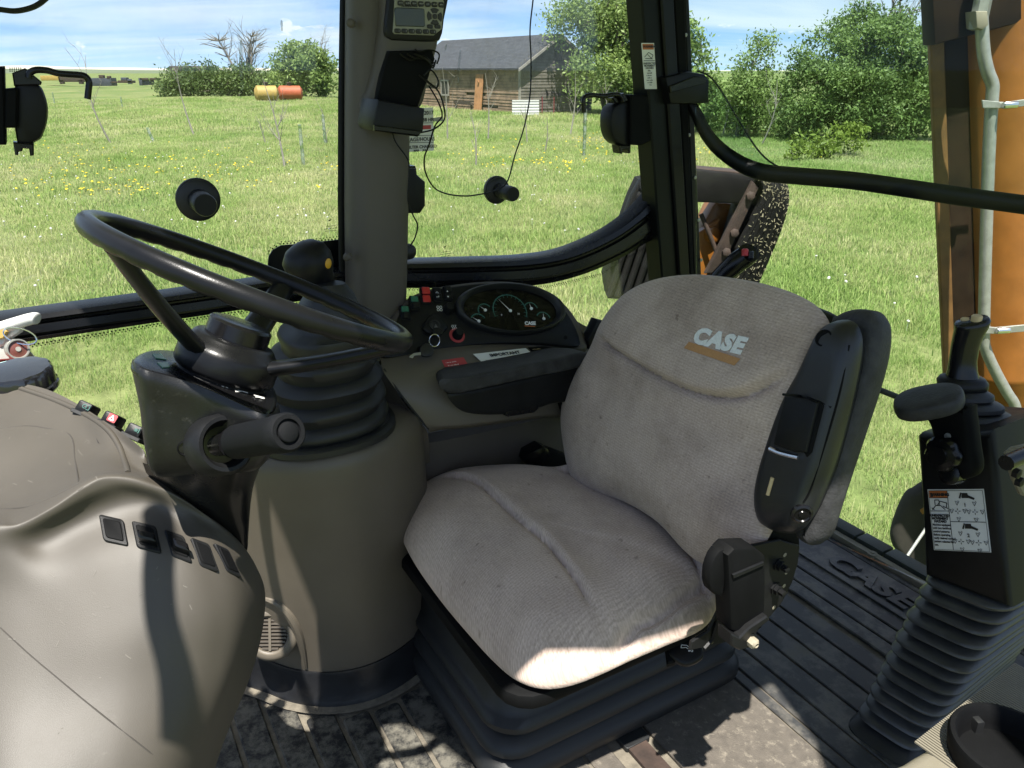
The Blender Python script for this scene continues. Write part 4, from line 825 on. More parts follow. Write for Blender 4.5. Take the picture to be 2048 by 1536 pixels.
# frit edging beside the latches
mb = MB()
for (x0, y0, x1, y1) in ((1258, 190, 1262, 300), (2, 255, 6, 290), (20, 136, 46, 136)):
    n = int(max(abs(x1 - x0), abs(y1 - y0)) / 4)
    for i in range(n):
        for j in range(3):
            c = PU((x0 + (x1 - x0) * i / n + j * 3.2 * (y1 != y0), y0 + (y1 - y0) * i / n + j * 3.2 * (y1 == y0)), UR + .026); r = .0012
            mb.add([c + VA * r, c + ZA * r, c - VA * r, c - ZA * r], [(0, 1, 2, 3)])
build('frit_dots', mb, m_seal, gw2, kind='stuff', flat=True)

# ---- black cab post (between side window and rear window)
post = thing('cab_post', 'black cab post with warning sticker right of the right-hand window', 'post', W(1.5, 1.3, .8))
m_postp = mat('post_paint', (.0065, .0078, .0068), .4, var=.2, bump=.03, spec=.15)
for nm, m, u, dpt, a, b, c, d in (('inner_face', m_postp, 1.50, .06, (1277, -90), (1318, -90), (1366, 640), (1330, 640)), ('door_seal', m_seal, 1.49, .07, (1317, -90), (1344, -90), (1386, 640), (1365, 640)), ('outer_channel', m_blackm, 1.505, .05, (1343, -90), (1368, -90), (1392, 640), (1385, 640)), ('screw_strip', m_black, 1.515, .03, (1366, -90), (1376, -90), (1408, 640), (1391, 640))):
    mb = MB(); mb.prism([PU(p, u) for p in (a, b, c, d)], UA * dpt, .004, 1); build(nm, mb, m, post)
for p in ((1371, 70), (1373, 165), (1378, 270), (1390, 355), (1397, 440), (1402, 520)): mb = MB(); mb.lathe(PU(p, 1.513), -UA, [(.0045, 0), (.0045, .002), (.001, .0028)], 10); build('screw', mb, m_steel, post)
mb = MB(); mb.prism([PU(p, 1.475) for p in ((1332, 155), (1380, 143), (1410, 148), (1419, 160), (1419, 206), (1342, 208))], UA * .06, .005, 2); build('hinge_bracket', mb, m_black, post)
mb = MB(); mb.prism([PU(p, 1.469) for p in ((1340, 172), (1392, 152), (1414, 158), (1414, 166), (1342, 186))], UA * .02, .002, 1); build('hinge_cap', mb, m_glossb, post)
st = [PU(p, 1.499) for p in ((1283, 86), (1308, 86), (1314, 178), (1290, 178))]
mb = MB(); mb.prism(st, UA * .001); stk = build('warning_sticker', mb, m_label, post, flat=True)
sa = (st[1] - st[0]).normalized(); sb = (st[0] - st[3]).normalized(); sn = -UA
def bil(q, a, b): return q[0].lerp(q[1], a).lerp(q[3].lerp(q[2], a), b)
def patch(mb, q, a0, b0, a1, b1, off, nrm):
    return mb.add([bil(q, a, b) + nrm * off for a, b in ((a0, b0), (a1, b0), (a1, b1), (a0, b1))], [(0, 1, 2, 3)])
mb = MB(); patch(mb, st, .06, .02, .94, .14, .0004, sn); build('orange_panel', mb, m_orangel, stk, flat=True)
mb = MB(); put_text(mb, 'WARNING', bil(st, .58, .08) + sn * .0006, sa, sb, .0075, .0001, .0002)
for k in range(3): put_text(mb, ('UNEXPECTED', 'MOVEMENT', 'HAZARD')[k], bil(st, .5, .44 + k * .05) + sn * .0003, sa, sb, .0058, .0001, .0001)
for k, s_ in enumerate((.34, .5, .6, .5, .64, .56, .2)): dashes(mb, bil(st, .5 - s_ / 2, .61 + k * .052), sa, sb, s_ * .026, .0028, sn)
for a, b in (((.15, .3), (.5, .2)), ((.5, .2), (.85, .26)), ((.85, .26), (.7, .33)), ((.7, .33), (.4, .24)), ((.2, .33), (.8, .34)), ((.05, .38), (.95, .38))): stroke(mb, [bil(st, *a), bil(st, *b)], .0014, sn, .0006)
build('lettering', mb, m_ink, stk, flat=True)
lv = thing('rear_lever', 'black hand lever with a red button rising behind the seat back', 'lever', W(1.25, 1.25, .7))
lp = smooth([PD(p, d) for p, d in (((1380, 640), 1.76), ((1430, 568), 1.74), ((1468, 530), 1.72), ((1492, 512), 1.71), ((1498, 505), 1.70))], 4); mb = MB(); mb.tube(lp, [.018 + .006 * min(1, i / 8) for i in range(len(lp) - 1)] + [.017], 14); build('grip', mb, m_glossb, lv)
for p, m in (((1490, 503), m_red), ((1501, 508), m_glossb)): mb = MB(); mb.lathe(PD(p, 1.69), UP, [(.0075, -.01), (.0075, .004), (.005, .006), (.001, .006)], 14); build('button', mb, m, lv)

# ---- rear window: lower pane, raised upper pane, curved rubber gasket
ra, rb_ = W(1.53, 1.36, 0), W(.75, 1.86, 0); rn = (rb_ - ra).normalized().cross(ZA).normalized(); rd = ra.dot(rn)
def PR(p, off=0): return PN(p, rn, rd + off) 
rw = thing('rear_window', 'rear window with a raised pane and curved black gasket edge', 'window', PR((1700, 700)))
gpath = [(1378, 205), (1392, 228), (1412, 268), (1440, 300), (1480, 328), (1525, 345), (1590, 352), (1700, 361), (1800, 375), (1920, 393), (2048, 410), (2160, 426)]
up = smooth([PR(p, .0) for p in gpath], 3)
mb = MB(); mb.prism(up + [PR((2260, -150)), PR((1352, -150))], rn * .004); build('upper_pane', mb, m_glassg, rw, flat=True)
mb = MB(); mb.prism([PR((1392, 215), .03), PR((2260, 215), .03), PR((2260, 1350), .03), PR((1640, 1070), .03), PR((1395, 960), .03)], rn * .004); build('lower_pane', mb, m_glasst, rw, flat=True)
mb = MB(); n = len(up); mb.tube([p - rn * .004 for p in up], [(.013 + .007 * min(1, i / 14), .010) for i in range(n)], 10, flat=ZA); build('gasket', mb, m_seal, rw)
mb = MB(); ed = smooth([PR(p, -.012) for p in ((1395, 142), (1418, 152), (1440, 178), (1480, 245), (1520, 305), (1560, 335), (1620, 352), (1760, 370), (1900, 388), (2048, 404))], 4); mb.tube(ed, .0022, 6); build('glass_edge', mb, m_sillseal, rw)
mb = MB(); pg = smooth([PR(p, -.009) for p in ((1402, 150), (1440, 180), (1480, 245), (1520, 305), (1560, 335), (1600, 348))], 4); lw = smooth([PR(p, -.009) for p in ((1402, 236), (1425, 280), (1450, 304), (1490, 328), (1540, 344), (1600, 351))], 4); mb.grid([[a + rn * .001, b] for a, b in zip(pg, lw)])
build('corner_glass', mb, glass('green_corner_glass', (.60, .74, .68), .4, .12), rw, flat=True)
gs = thing('gas_strut', 'thin dark rod running behind the seat to the lever tower', 'rod', PR((1800, 800), -.05)); mb = MB(); mb.tube([PR((1690, 752), -.06), PR((1790, 792), -.05), PR((1900, 842), -.04)], .0075, 10); build('rod', mb, m_sillseal, gs)

# ---- pillow-shaped upholstery: outline in a plane, swelling to the front
def pillow(outline, n, H, Hb, te=.38, K=18, N=120, fn=None, kb=8, sm=4, dome=.2):
    ol = resample(smooth(outline, sm, True), N); c = sum(ol, Vector()) / N; n = n.normalized(); rs = []
    def h(t, tt): x = min(1, t / tt); return math.sqrt(max(0, 1 - (1 - x) ** 2)) * (1 - dome) + dome * (1 - (1 - t) ** 2)
    for k in range(kb, 0, -1): t = .97 * (k / kb) ** 1.4; rs.append([c + (p - c) * (1 - t) - n * Hb * h(t, .25) for p in ol])
    for k in range(K + 1):
        t = .985 * (k / K) ** 1.35; ring = []
        for p in ol:
            q = c + (p - c) * (1 - t); o = H * h(t, te)
            if fn: o += fn(q, t)
            ring.append(q + n * o)
        rs.append(ring)
    mb = MB(); mb.rings(rs); return mb
def polysgn(q, pl, up):
    best = (1e9, 0)
    for a, b in zip(pl[:-1], pl[1:]):
        d = b - a; t = max(0, min(1, (q - a).dot(d) / d.length_squared)); r = q - (a + d * t)
        if r.length < best[0]: n_ = up - d * (up.dot(d) / d.length_squared); best = (r.length, r.dot(n_.normalized()))
    return best
def polydist(q, pl):
    best = (1e9, 0)
    for a, b in zip(pl[:-1], pl[1:]):
        d = b - a; t = max(0, min(1, (q - a).dot(d) / d.length_squared)); r = q - (a + d * t); best = min(best, (r.length, r.length), key=lambda x: x[0])
    return best[0]

# ---- operator's seat
seat = thing('operator_seat', 'operator seat in worn taupe ribbed fabric with black armrests', 'seat', W(1.05, .72, 0))
A14 = R(14); bn = (-VA * math.cos(A14) + ZA * math.sin(A14)).normalized(); bp0 = W(1, .84, .42); bd = bp0.dot(bn)
bx_ = -UA; by_ = bn.cross(bx_).normalized()
def BP(p, off=0): return PN(p, bn, bd + off)
ol = [(1152, 958), (1135, 890), (1130, 835), (1138, 790), (1160, 745), (1190, 695), (1218, 635), (1255, 588), (1310, 560), (1385, 549), (1465, 556), (1545, 572), (1612, 598), (1652, 632), (1664, 680), (1648, 760), (1622, 850), (1590, 940), (1560, 1020), (1535, 1080), (1495, 1118), (1452, 1130), (1400, 1122), (1330, 1050), (1255, 1004), (1195, 985)]
outl = [BP(p) for p in ol]
cre = [PN((p.x, p.y), bn, bd) for p in smooth([Vector((x, y, 0)) for x, y in ((1262, 690), (1300, 715), (1345, 742), (1400, 770), (1450, 788), (1500, 796), (1545, 790), (1585, 765))], 3)]
from mathutils import noise as mn
def bfn(q, t):
    d = polydist(q, cre); f = min(1, t / .25)
    dd, s = polysgn(q, cre, by_); w_ = math.exp(-max(0, dd * dd - s * s) / .0009)
    e = w_ * (.015 * math.exp(-s / .06) * (1 - math.exp(-s / .006)) if s > 0 else -.007 * math.exp(s / .03)) - w_ * .010 * math.exp(-(s / .007) ** 2)
    yy = (q - cre[len(cre) // 2]).dot(by_)
    e += .010 * math.exp(-((yy - .035) / .05) ** 2)
    return f * (e + .004 * mn.noise(q * 14) )
backm = pillow(outl, bn, .062, .05, .42, 56, 300, bfn)
def uvplane(ax, ay): return lambda p: (p.dot(ax), p.dot(ay))
back = build('backrest', backm, m_fab, seat, ang=80, uvf=uvplane(bx_, by_)); bb = bvh(backm)
shell = [BP(p, -.05) for p in ((1170, 915), (1150, 860), (1152, 800), (1215, 700), (1262, 600), (1320, 572), (1400, 562), (1500, 575), (1620, 612), (1668, 640), (1680, 700), (1640, 850), (1590, 1010), (1540, 1100), (1440, 1110), (1300, 990))]
mb = MB(); mb.prism(smooth(shell, 3, True), -bn * .035, .015, 3); build('back_shell', mb, m_black, seat)
# woven logo
la, lb_ = hit(bb, (1372, 690))[0], hit(bb, (1482, 718))[0]; lx = (lb_ - la); lx -= bn * lx.dot(bn); lx.normalize(); ly = bn.cross(lx).normalized()
lo_ = hit(bb, (1437, 682))[0]
mb = MB(); put_text(mb, 'CASE', lo_ - bn * .0, lx, ly, .035, .0007, .0022, shear=.12, sx=1.16, space=1.12, surf=bb); build('logo_lettering', mb, m_logo, back, flat=True)
b0, b1 = hit(bb, (1374, 682))[0], hit(bb, (1476, 716))[0]
mb = MB(); rows = []
for k in range(13):
    q = b0.lerp(b1, k / 12); r_ = []
    for j in range(3):
        p = q - ly * (.0125 * j / 2) - lx * (.006 * (1 - j / 2) * -1) ; h = bb.ray_cast(p + bn * .12, -bn); r_.append((h[0] if h[0] is not None else p) + bn * .0012)
    rows.append(r_)
mb.grid(rows); build('logo_bar', mb, m_logob, back, flat=True)
# cushion
cn_ = (ZA * 1.0 + VA * -.05).normalized()
def CP(p, z=.375): return PZ(p, z)
col_ = [(800, 1062, .375), (806, 1018, .38), (838, 982, .39), (888, 958, .40), (960, 945, .40), (1040, 944, .40), (1110, 952, .40), (1180, 966, .40), (1290, 1010, .41), (1380, 1080, .41), (1440, 1165, .40), (1436, 1212, .385), (1405, 1258, .375), (1330, 1292, .365), (1260, 1322, .36), (1200, 1350, .355), (1140, 1372, .35), (1085, 1378, .35), (1035, 1362, .35), (992, 1328, .35), (940, 1272, .355), (880, 1200, .36), (826, 1122, .37)]
cut = [PZ((x, y), z) for x, y, z in col_]
crA = [PZ(p, .425) for p in ((905, 965), (950, 985), (1000, 1025), (1050, 1065), (1100, 1105), (1140, 1150), (1170, 1190))]
crB = [PZ(p, .44) for p in ((1140, 955), (1200, 975), (1260, 1000), (1330, 1045), (1380, 1100), (1420, 1160), (1430, 1185))]
def flat_(pl): return [Vector((p.x, p.y, 0)) for p in pl]
fA, fB = smooth(flat_(crA), 5), smooth(flat_(crB), 5)
def cfn(q, t):
    qq = Vector((q.x, q.y, 0)); f = min(1, t / .22)
    dA, sA = polysgn(qq, fA, VA); dB, sB = polysgn(qq, fB, VA); wA = math.exp(-max(0, dA * dA - sA * sA) / .0006); wB = math.exp(-max(0, dB * dB - sB * sB) / .0012)
    e = wA * (.011 * math.exp(-sA / .022) * (1 - math.exp(-sA / .004)) if sA > 0 else -.006 * math.exp(sA / .014)) + wB * (.022 * (1 - math.exp(-sB / .013)) if sB > 0 else -.008 * math.exp(sB / .018))
    e += -wA * .006 * math.exp(-(sA / .007) ** 2) - wB * .012 * math.exp(-(sB / .006) ** 2)
    fold = -.014 * math.exp(-(polydist(qq, fC) / .008) ** 2) * min(1, t / .04)
    c2 = q - W(0, 0, 0); u, v = c2.dot(UA), c2.dot(VA)
    e += .010 * math.exp(-(((u - .84) / .10) ** 2 + ((v - .62) / .2) ** 2)) + .006 * math.exp(-((u - 1.2) / .07) ** 2)
    wr = math.exp(-(((u - .735) / .05) ** 2 + ((v - .66) / .09) ** 2)); e += wr * .010 * math.sin(v * 95 + 12 * mn.noise(q * 9))
    return f * (e + .004 * mn.noise(q * 12)) + fold
fC = flat_([PZ(p, .375) for p in ((1425, 1196), (1380, 1226), (1325, 1256), (1275, 1274), (1240, 1300), (1228, 1340))])
cushm = pillow(cut, cn_, .072, .035, .46, 56, 300, cfn, dome=.26)
cush = build('cushion', cushm, m_fab2, seat, ang=80, uvf=lambda p: (p.dot(VA), p.dot(UA) - p.z * .7))
mb = MB(); mb.prism(rrect(W(1.06, .70, .335), UA * .27, VA * .24, .06, 4), ZA * -.03, .008, 2); build('seat_pan', mb, m_blackm, seat)
# suspension bellows
def bring(cu, cv, hu, hv, z, r=.07): return rrect(W(cu, cv, z), UA * hu, VA * hv, r, 6)
mb = MB(); prof = [(.262, .0), (.255, .012), (.235, .016), (.150, .022), (.142, .030), (.132, .040), (.120, .040), (.112, .030), (.104, .030), (.096, .042), (.084, .050), (.074, .050), (.066, .038), (.058, .038), (.05, .050), (.035, .058), (.018, .058), (.0, .046)]
mb.rings([bring(1.155, .805, .205 + d, .265 + d, z) for z, d in [(.30, -.02)] + prof]); bel = build('suspension_bellows', mb, m_rubber, seat, ang=50)
# near side hinge plate, bolts, belt buckle, lever
def UP_(p, u): return PU(p, u)
u0 = .69
hp = [(1418, 1262), (1440, 1215), (1448, 1120), (1500, 1092), (1560, 1080), (1600, 1092), (1597, 1125), (1585, 1165), (1565, 1205), (1535, 1240), (1505, 1275), (1430, 1290), (1380, 1302), (1384, 1284)]
mb = MB(); mb.prism([PU(p, u0) for p in hp], UA * .006, .0015, 1); build('hinge_plate', mb, m_black, seat)
for p in ((1556, 1128), (1550, 1176)):
    mb = MB(); o = PU(p, u0); mb.lathe(o, -UA, [(.0115, 0), (.0115, .003), (.009, .0035), (.009, .010), (.0055, .0105), (.0055, .020), (.001, .021)], 6); build('bolt', mb, m_black, seat)
for p in ((1573, 1145), (1568, 1172), (1548, 1215), (1424, 1284), (1570, 1110)): mb = MB(); mb.lathe(PU(p, u0 - .0005), -UA, [(.004, 0), (.001, .0006)], 10); build('rivet', mb, m_cream, seat)
bk = [(1456, 1112), (1470, 1098), (1512, 1096), (1532, 1112), (1533, 1165), (1531, 1230), (1525, 1258), (1490, 1272), (1463, 1262), (1460, 1190)]
mb = MB(); mb.prism([PU(p, u0 - .055) for p in bk], UA * .035, .006, 2); bu = build('belt_buckle', mb, m_blackm, seat)
mb = MB(); mb.prism([PU(p, u0 - .058) for p in ((1466, 1150), (1528, 1124), (1529, 1131), (1468, 1158))], UA * .004, .001, 1); build('seam', mb, m_black, bu)
mb = MB(); mb.prism(smooth([PU(p, u0 - .045) for p in ((1425, 1130), (1440, 1103), (1470, 1094), (1478, 1110), (1462, 1130), (1452, 1165), (1446, 1196), (1422, 1182), (1420, 1155))], 2, True), UA * .02, .006, 2); build('belt_guide', mb, m_blackm, seat)
mb = MB(); mb.prism([PU(p, u0 - .065) for p in ((1463, 1268), (1480, 1275), (1500, 1255), (1535, 1232), (1541, 1240), (1505, 1268), (1518, 1275), (1516, 1292), (1480, 1302), (1462, 1292))], UA * .03, .0025, 1); build('buckle_bracket', mb, m_black, seat)
mb = MB(); o = PU((1504, 1284), u0 - .068); mb.lathe(o, -UA, [(.0085, -.004), (.0085, .006), (.007, .008), (.004, .010), (.003, .004), (.001, .004)], 6); build('bolt', mb, m_cream, seat)
lq = [(1338, 1296), (1350, 1284), (1376, 1277), (1398, 1284), (1407, 1300), (1405, 1314), (1388, 1326), (1366, 1329), (1340, 1312)]
lz = PZ((1370, 1302), .30); ln = ((EYE - lz).normalized() + ZA * .6).normalized()
mb = MB(); mb.prism(smooth([PN(p, ln, lz.dot(ln)) for p in lq], 3, True), -ln * .018, .006, 3); rl = build('recline_lever', mb, m_black, seat)
mb = MB(); mb.prism([PN(p, ln, lz.dot(ln) - .004) for p in ((1330, 1300), (1344, 1296), (1350, 1324), (1334, 1328))], -ln * .02, .003, 1); build('stop_tab', mb, m_blackm, rl)
sym = [PN(p, ln, lz.dot(ln) + .0006) for p in ((1363, 1294), (1367, 1291), (1372, 1297), (1380, 1291), (1384, 1295), (1374, 1303), (1363, 1294))]; mb = MB()
sym = [PN(p, ln, lz.dot(ln) + .0006) for p in ((1362, 1296), (1363, 1290), (1374, 1291), (1386, 1302), (1384, 1304), (1372, 1295), (1362, 1296))]
stroke(mb, sym, .0011, ln)
for p in ((1386, 1294), (1378, 1302)): c = PN(p, ln, lz.dot(ln)); mb.lathe(c, ln, [(.0013, .0004), (.001, .0009), (.0001, .001)], 8)
build('seat_symbol', mb, m_label, rl, flat=True)
mb = MB(); mb.tube([PU((1408, 1296), u0), PU((1425, 1278), u0), PU((1445, 1222), u0 - .01), PU((1452, 1190), u0 - .01)], .004, 6); build('belt_stalk', mb, m_black, seat)
# far belt buckle
mb = MB(); q = [PU(p, 1.33) for p in ((1053, 925), (1058, 908), (1085, 893), (1098, 898), (1102, 910), (1078, 940), (1060, 934))]; mb.prism(q, UA * .04, .006, 2); build('belt_buckle', mb, m_glossb, seat)
mb = MB(); mb.prism([PU(p, 1.34) for p in ((1072, 930), (1100, 900), (1140, 915), (1152, 935), (1120, 955), (1078, 948))], UA * .04, .006, 2); build('buckle_bracket', mb, m_blackm, seat)
# far armrest (horizontal)
arm = [(876, 760), (884, 745), (905, 738), (1000, 716), (1100, 694), (1150, 690), (1178, 697), (1192, 712), (1186, 728), (1150, 742), (1050, 764), (950, 785), (905, 794), (884, 788)]
UA0 = 1.235
pa_ = [PU((p[0], p[1] - 9), UA0) for p in ((878, 772), (884, 766), (900, 764), (1000, 746), (1100, 726), (1150, 715), (1180, 716), (1190, 725), (1176, 737), (1140, 747), (1050, 765), (950, 787), (905, 796), (886, 790), (878, 781))]
apm = pillow(pa_, -UA, .010, .066, .35, 10, 90, lambda q, t: .0012 * mn.noise(q * 60), 6, 3, .1); ap = build('armrest_pad', apm, m_pad, seat, ang=60)
sh_ = [PU((p[0], p[1] - 8), UA0 + .008) for p in ((893, 795), (905, 793), (1000, 774), (1100, 751), (1150, 740), (1162, 760), (1150, 806), (1105, 814), (1060, 829), (1000, 837), (950, 836), (922, 829), (902, 812))]
ashm = pillow(sh_, -UA, .006, .052, .3, 8, 80, None, 6, 2, .1); as_ = build('armrest_shell', ashm, m_black, seat, ang=60)
mb = MB(); mb.prism([PU(p, UA0 + .003) for p in ((1014, 815), (1076, 801), (1080, 806), (1078, 818), (1070, 826), (1016, 835), (1010, 832))], UA * .02, .004, 2); build('catch', mb, m_glossb, as_)
mb = MB(); mb.prism([PU(p, UA0 + .03) for p in ((1110, 770), (1180, 740), (1190, 820), (1130, 830))], UA * .03, .005, 2); build('armrest_pivot', mb, m_blackm, seat)
# near armrest (folded up beside the backrest)
NB = .005
pad = [(1652, 650), (1668, 628), (1695, 617), (1728, 618), (1742, 630), (1752, 656), (1748, 710), (1730, 780), (1704, 860), (1676, 945), (1652, 1020), (1636, 1070), (1618, 1088), (1605, 1090), (1580, 1060), (1600, 960), (1630, 800)]
mb = MB(); mb.prism(smooth([BP(p, -.005) for p in pad], 3, True), -bn * .05, .016, 3); build('armrest_pad', mb, m_pad, seat, ang=60, label='dark grey foam pad of the folded armrest')
shl = [(1642, 672), (1655, 650), (1680, 640), (1706, 642), (1722, 662), (1724, 700), (1708, 780), (1690, 850), (1664, 940), (1640, 1000), (1622, 1040), (1598, 1064), (1565, 1066), (1535, 1056), (1520, 1036), (1516, 1000), (1525, 950), (1540, 900), (1556, 850), (1580, 790), (1612, 735)]
nsm = pillow([BP(p, .012) for p in shl], bn, .032, .03, .34, 12, 90, None, 4, 3, .06)
ns = build('armrest_shell', nsm, m_shell, seat, ang=60); nb = bvh(nsm)
def onsh(pl, off, th, name, m, par=None, bev=.003, seg=2, sm=0):
    n = bn; pts = [BP(p, .0445 + off) for p in pl]
    if sm: pts = smooth(pts, sm, True)
    mb = MB(); mb.prism(pts, -n * th, bev, seg); return build(name, mb, m, par or ns)
onsh([(1612, 792), (1640, 802), (1646, 812), (1622, 905), (1612, 915), (1606, 905)], .0015, .012, 'catch_recess', m_blackm)
onsh([(1568, 792), (1612, 795), (1634, 806), (1610, 905), (1585, 904), (1545, 890), (1546, 880)], .007, .02, 'catch', m_black, bev=.005)
for pl_ in ([(1566, 789), (1600, 792), (1640, 804), (1662, 815)], [(1698, 690), (1680, 780), (1655, 870), (1622, 975), (1606, 1005)]):
    mb = MB(); mb.tube(smooth([hit(nb, p)[0] - bn * .0006 for p in pl_], 5), .0018, 6); build('moulding_line', mb, m_blackm, ns)
mb = MB(); cp = smooth([hit(nb, p)[0] + bn * .004 for p in ((1543, 897), (1560, 905), (1582, 911), (1600, 915))], 4); mb.tube(cp, .0035, 8); build('catch_spring', mb, m_chrome, ns)
o, n = hit(nb, (1647, 676)); n = (n + (EYE - o).normalized() * .3).normalized()
mb = MB(); mb.lathe(o - n * .002, n, [(.013, 0), (.013, .0024), (.0105, .0028), (.0095, .0012), (.001, .001)], 20); build('screw_hole', mb, m_blackm, ns)
mb = MB(); o, n = hit(nb, (1604, 1028)); mb.lathe(o - n * .004, n, [(.016, 0), (.016, .005), (.0125, .007), (.011, .005), (.006, .005), (.005, .0065), (.001, .0065)], 22); build('pivot_cap', mb, m_glossb, ns)
mb = MB(); a, b = hit(nb, (1546, 955))[0], hit(nb, (1536, 990))[0]; mb.tube([a + bn * .001, b + bn * .001], .003, 8); build('catch_pin', mb, m_tan, ns)
mb = MB(); mb.prism([PU(p, u0 + .01) for p in ((1560, 1050), (1600, 1060), (1602, 1100), (1545, 1098), (1535, 1075))], UA * .05, .006, 2); build('armrest_bracket', mb, m_blackm, seat)

# ---- right-hand console: round tower under the loader lever, hatch and lower panel
console = thing('side_console', 'taupe plastic side console with round tower and floor vent', 'console', W(1.35, .5, 0))
def towerring(z):
    k = min(1, max(0, z / .62)); f = 1 - .015 * math.sin(k * math.pi)
    lo_ = [(1.56, .10), (1.50, .12), (1.455, .16), (1.40, .205), (1.345, .245), (1.30, .30), (1.278, .36), (1.278, .42), (1.30, .49), (1.34, .55), (1.40, .60), (1.56, .66)]
    hi_ = [(1.56, .06), (1.44, .08), (1.34, .115), (1.275, .165), (1.225, .215), (1.195, .27), (1.18, .33), (1.185, .39), (1.21, .45), (1.255, .505), (1.33, .555), (1.56, .62)]
    s = k ** .85
    return smooth([W(a[0] * (1 - s) + b[0] * s, a[1] * (1 - s) + b[1] * s, z) for a, b in zip(lo_, hi_)], 4)
mb = MB(); rs = [towerring(z) for z in (.0, .1, .2, .3, .4, .5, .56, .60)]
c = W(1.36, .34, .62); rs += [[c + (p - c) * q + ZA * (zz - (p - W(0, 0, 0)).z) - ZA * 0 for p in towerring(.60)] for q, zz in ((.985, .612), (.95, .622), (.9, .627), (.6, .632), (.02, .632))]
rs = [[Vector(p) for p in r] for r in rs]
for i, zz in ((8, .612), (9, .622), (10, .627), (11, .632), (12, .632)):
    for p in rs[i]: p.z = FL + zz
mb.rings(rs, closed=False, cap=False); tw = build('tower', mb, m_taupe, console, ang=60); tb = bvh(mb)
mb = MB(); kr = [[p + (p - c).normalized() * 0 for p in towerring(0)]]
def outw(r, d): 
    o = []
    for i, p in enumerate(r):
        a, b = r[max(0, i - 1)], r[min(len(r) - 1, i + 1)]; t = (b - a).normalized(); n = t.cross(ZA); 
        if n.dot(p - W(1.5, .36, p.z - FL)) < 0: n = -n
        o.append(p + n * d)
    return o
mb.rings([outw(towerring(0.0), .03), outw(towerring(.012), .024), outw(towerring(.03), .012), outw(towerring(.085), .007), outw(towerring(.092), .004), outw(towerring(.09), -.002)], closed=False, cap=False)
build('kick_band', mb, mat('scuffed_black_kick_band', (.012, .0125, .014), .35, var=.3, bump=.3, bs=60, dust=((.16, .15, .12), .10, 25)), console)
mb = MB(); mb.rings([[p for p in outw(towerring(.004), .048)], [p for p in outw(towerring(.004), .026)]], closed=False, cap=False); build('dust_line', mb, m_dustf, console)
# vent
vo, vn = hit(tb, (546, 1262)); vn = (vn * .7 + (EYE - vo).normalized()).normalized(); vo = vo + vn * .010; vx = ZA.cross(vn).normalized(); vy = vn.cross(vx)
mb = MB(); mb.lathe(vo, vn, [(.056, -.02), (.056, .006), (.052, .012), (.046, .0155), (.040, .0155), (.0385, .012), (.036, .011), (.034, .004), (.032, .004)], 40, cap=False); vent = build('floor_vent', mb, m_taupe, console, ang=50)
mb = MB(); mb.lathe(vo, vn, [(.034, .003), (.001, .003)], 32); build('vent_hole', mb, m_darkgap, vent)
for k in range(-4, 5):
    y = k * .0072; L = math.sqrt(max(1e-6, .033 ** 2 - y * y)); mb = MB(); mb.box(vo + vy * y + vn * .007, vx * L, vy * .0016, vn * .0035); build('slat', mb, m_tauped, vent)
mb = MB(); mb.box(vo + vn * .008, vx * .0025, vy * .033, vn * .004); build('vent_bar', mb, m_taupe, vent)
# moulded rim around the vent
mb = MB(); rp = [hit(tb, p)[0] for p in ((520, 1195), (552, 1205), (578, 1228), (596, 1262), (606, 1300), (612, 1335))]; mb.tube(smooth(rp, 5), [.004 + .006 * math.sin(math.pi * i / 25) for i in range(26)], 8); build('vent_surround', mb, m_taupe, console)
# lower panel
mb = MB(); rows = []
for z in (.0, .1, .2, .3, .4, .47, .505, .515):
    q = (z / .515); r_ = []
    for u, v in ((1.50, .48), (1.45, .53), (1.42, .60), (1.41, .75), (1.41, .9), (1.43, 1.05), (1.47, 1.2), (1.56, 1.32)): r_.append(W(u - .045 * q + (.03 if z > .51 else 0), v, z))
    rows.append(smooth(r_, 4))
mb.grid(rows); mb.grid([rows[-1], [p + UA * .2 for p in rows[-1]]]); build('lower_panel', mb, m_tauped, console, ang=60)
# hatch (upper body under the dash pod)
PP = W(1.38, .70, .725); pn = (-UA * .74 + ZA * .67).normalized(); pdn = PP.dot(pn)
def DP(p, off=0): return PN(p, pn, pdn + off)
hrows = [[(755, 706, 1.41), (800, 700, 1.40), (900, 690, 1.385), (1000, 684, 1.38), (1100, 684, 1.385), (1170, 696, 1.40), (1230, 730, 1.42)],
         [(762, 722, 1.37), (810, 722, 1.355), (900, 712, 1.34), (1000, 706, 1.335), (1100, 705, 1.34), (1175, 716, 1.36), (1235, 745, 1.40)],
         [(768, 745, 1.335), (820, 752, 1.315), (905, 745, 1.30), (1000, 738, 1.295), (1100, 735, 1.30), (1180, 745, 1.33), (1240, 770, 1.39)],
         [(800, 790, 1.30), (845, 800, 1.285), (920, 800, 1.275), (1010, 795, 1.27), (1100, 785, 1.28), (1180, 790, 1.32), (1240, 800, 1.39)],
         [(838, 838, 1.285), (870, 845, 1.275), (930, 842, 1.268), (1010, 832, 1.265), (1100, 822, 1.275), (1180, 825, 1.32), (1240, 830, 1.39)],
         [(856, 861, 1.288), (882, 856, 1.280), (935, 852, 1.275), (1010, 842, 1.272), (1100, 832, 1.282), (1180, 833, 1.33), (1240, 838, 1.40)],
         [(858, 866, 1.32), (884, 860, 1.32), (936, 856, 1.32), (1010, 846, 1.32), (1100, 836, 1.33), (1180, 837, 1.36), (1240, 842, 1.42)]]
def patchgrid(rows, kx=5, ky=5, conv=lambda c: PU((c[0], c[1]), c[2])):
    rr = [smooth([conv(c) for c in r], kx) for r in rows]; cols = [smooth([r[i] for r in rr], ky) for i in range(len(rr[0]))]
    return [[cols[i][j] for i in range(len(cols))] for j in range(len(cols[0]))]
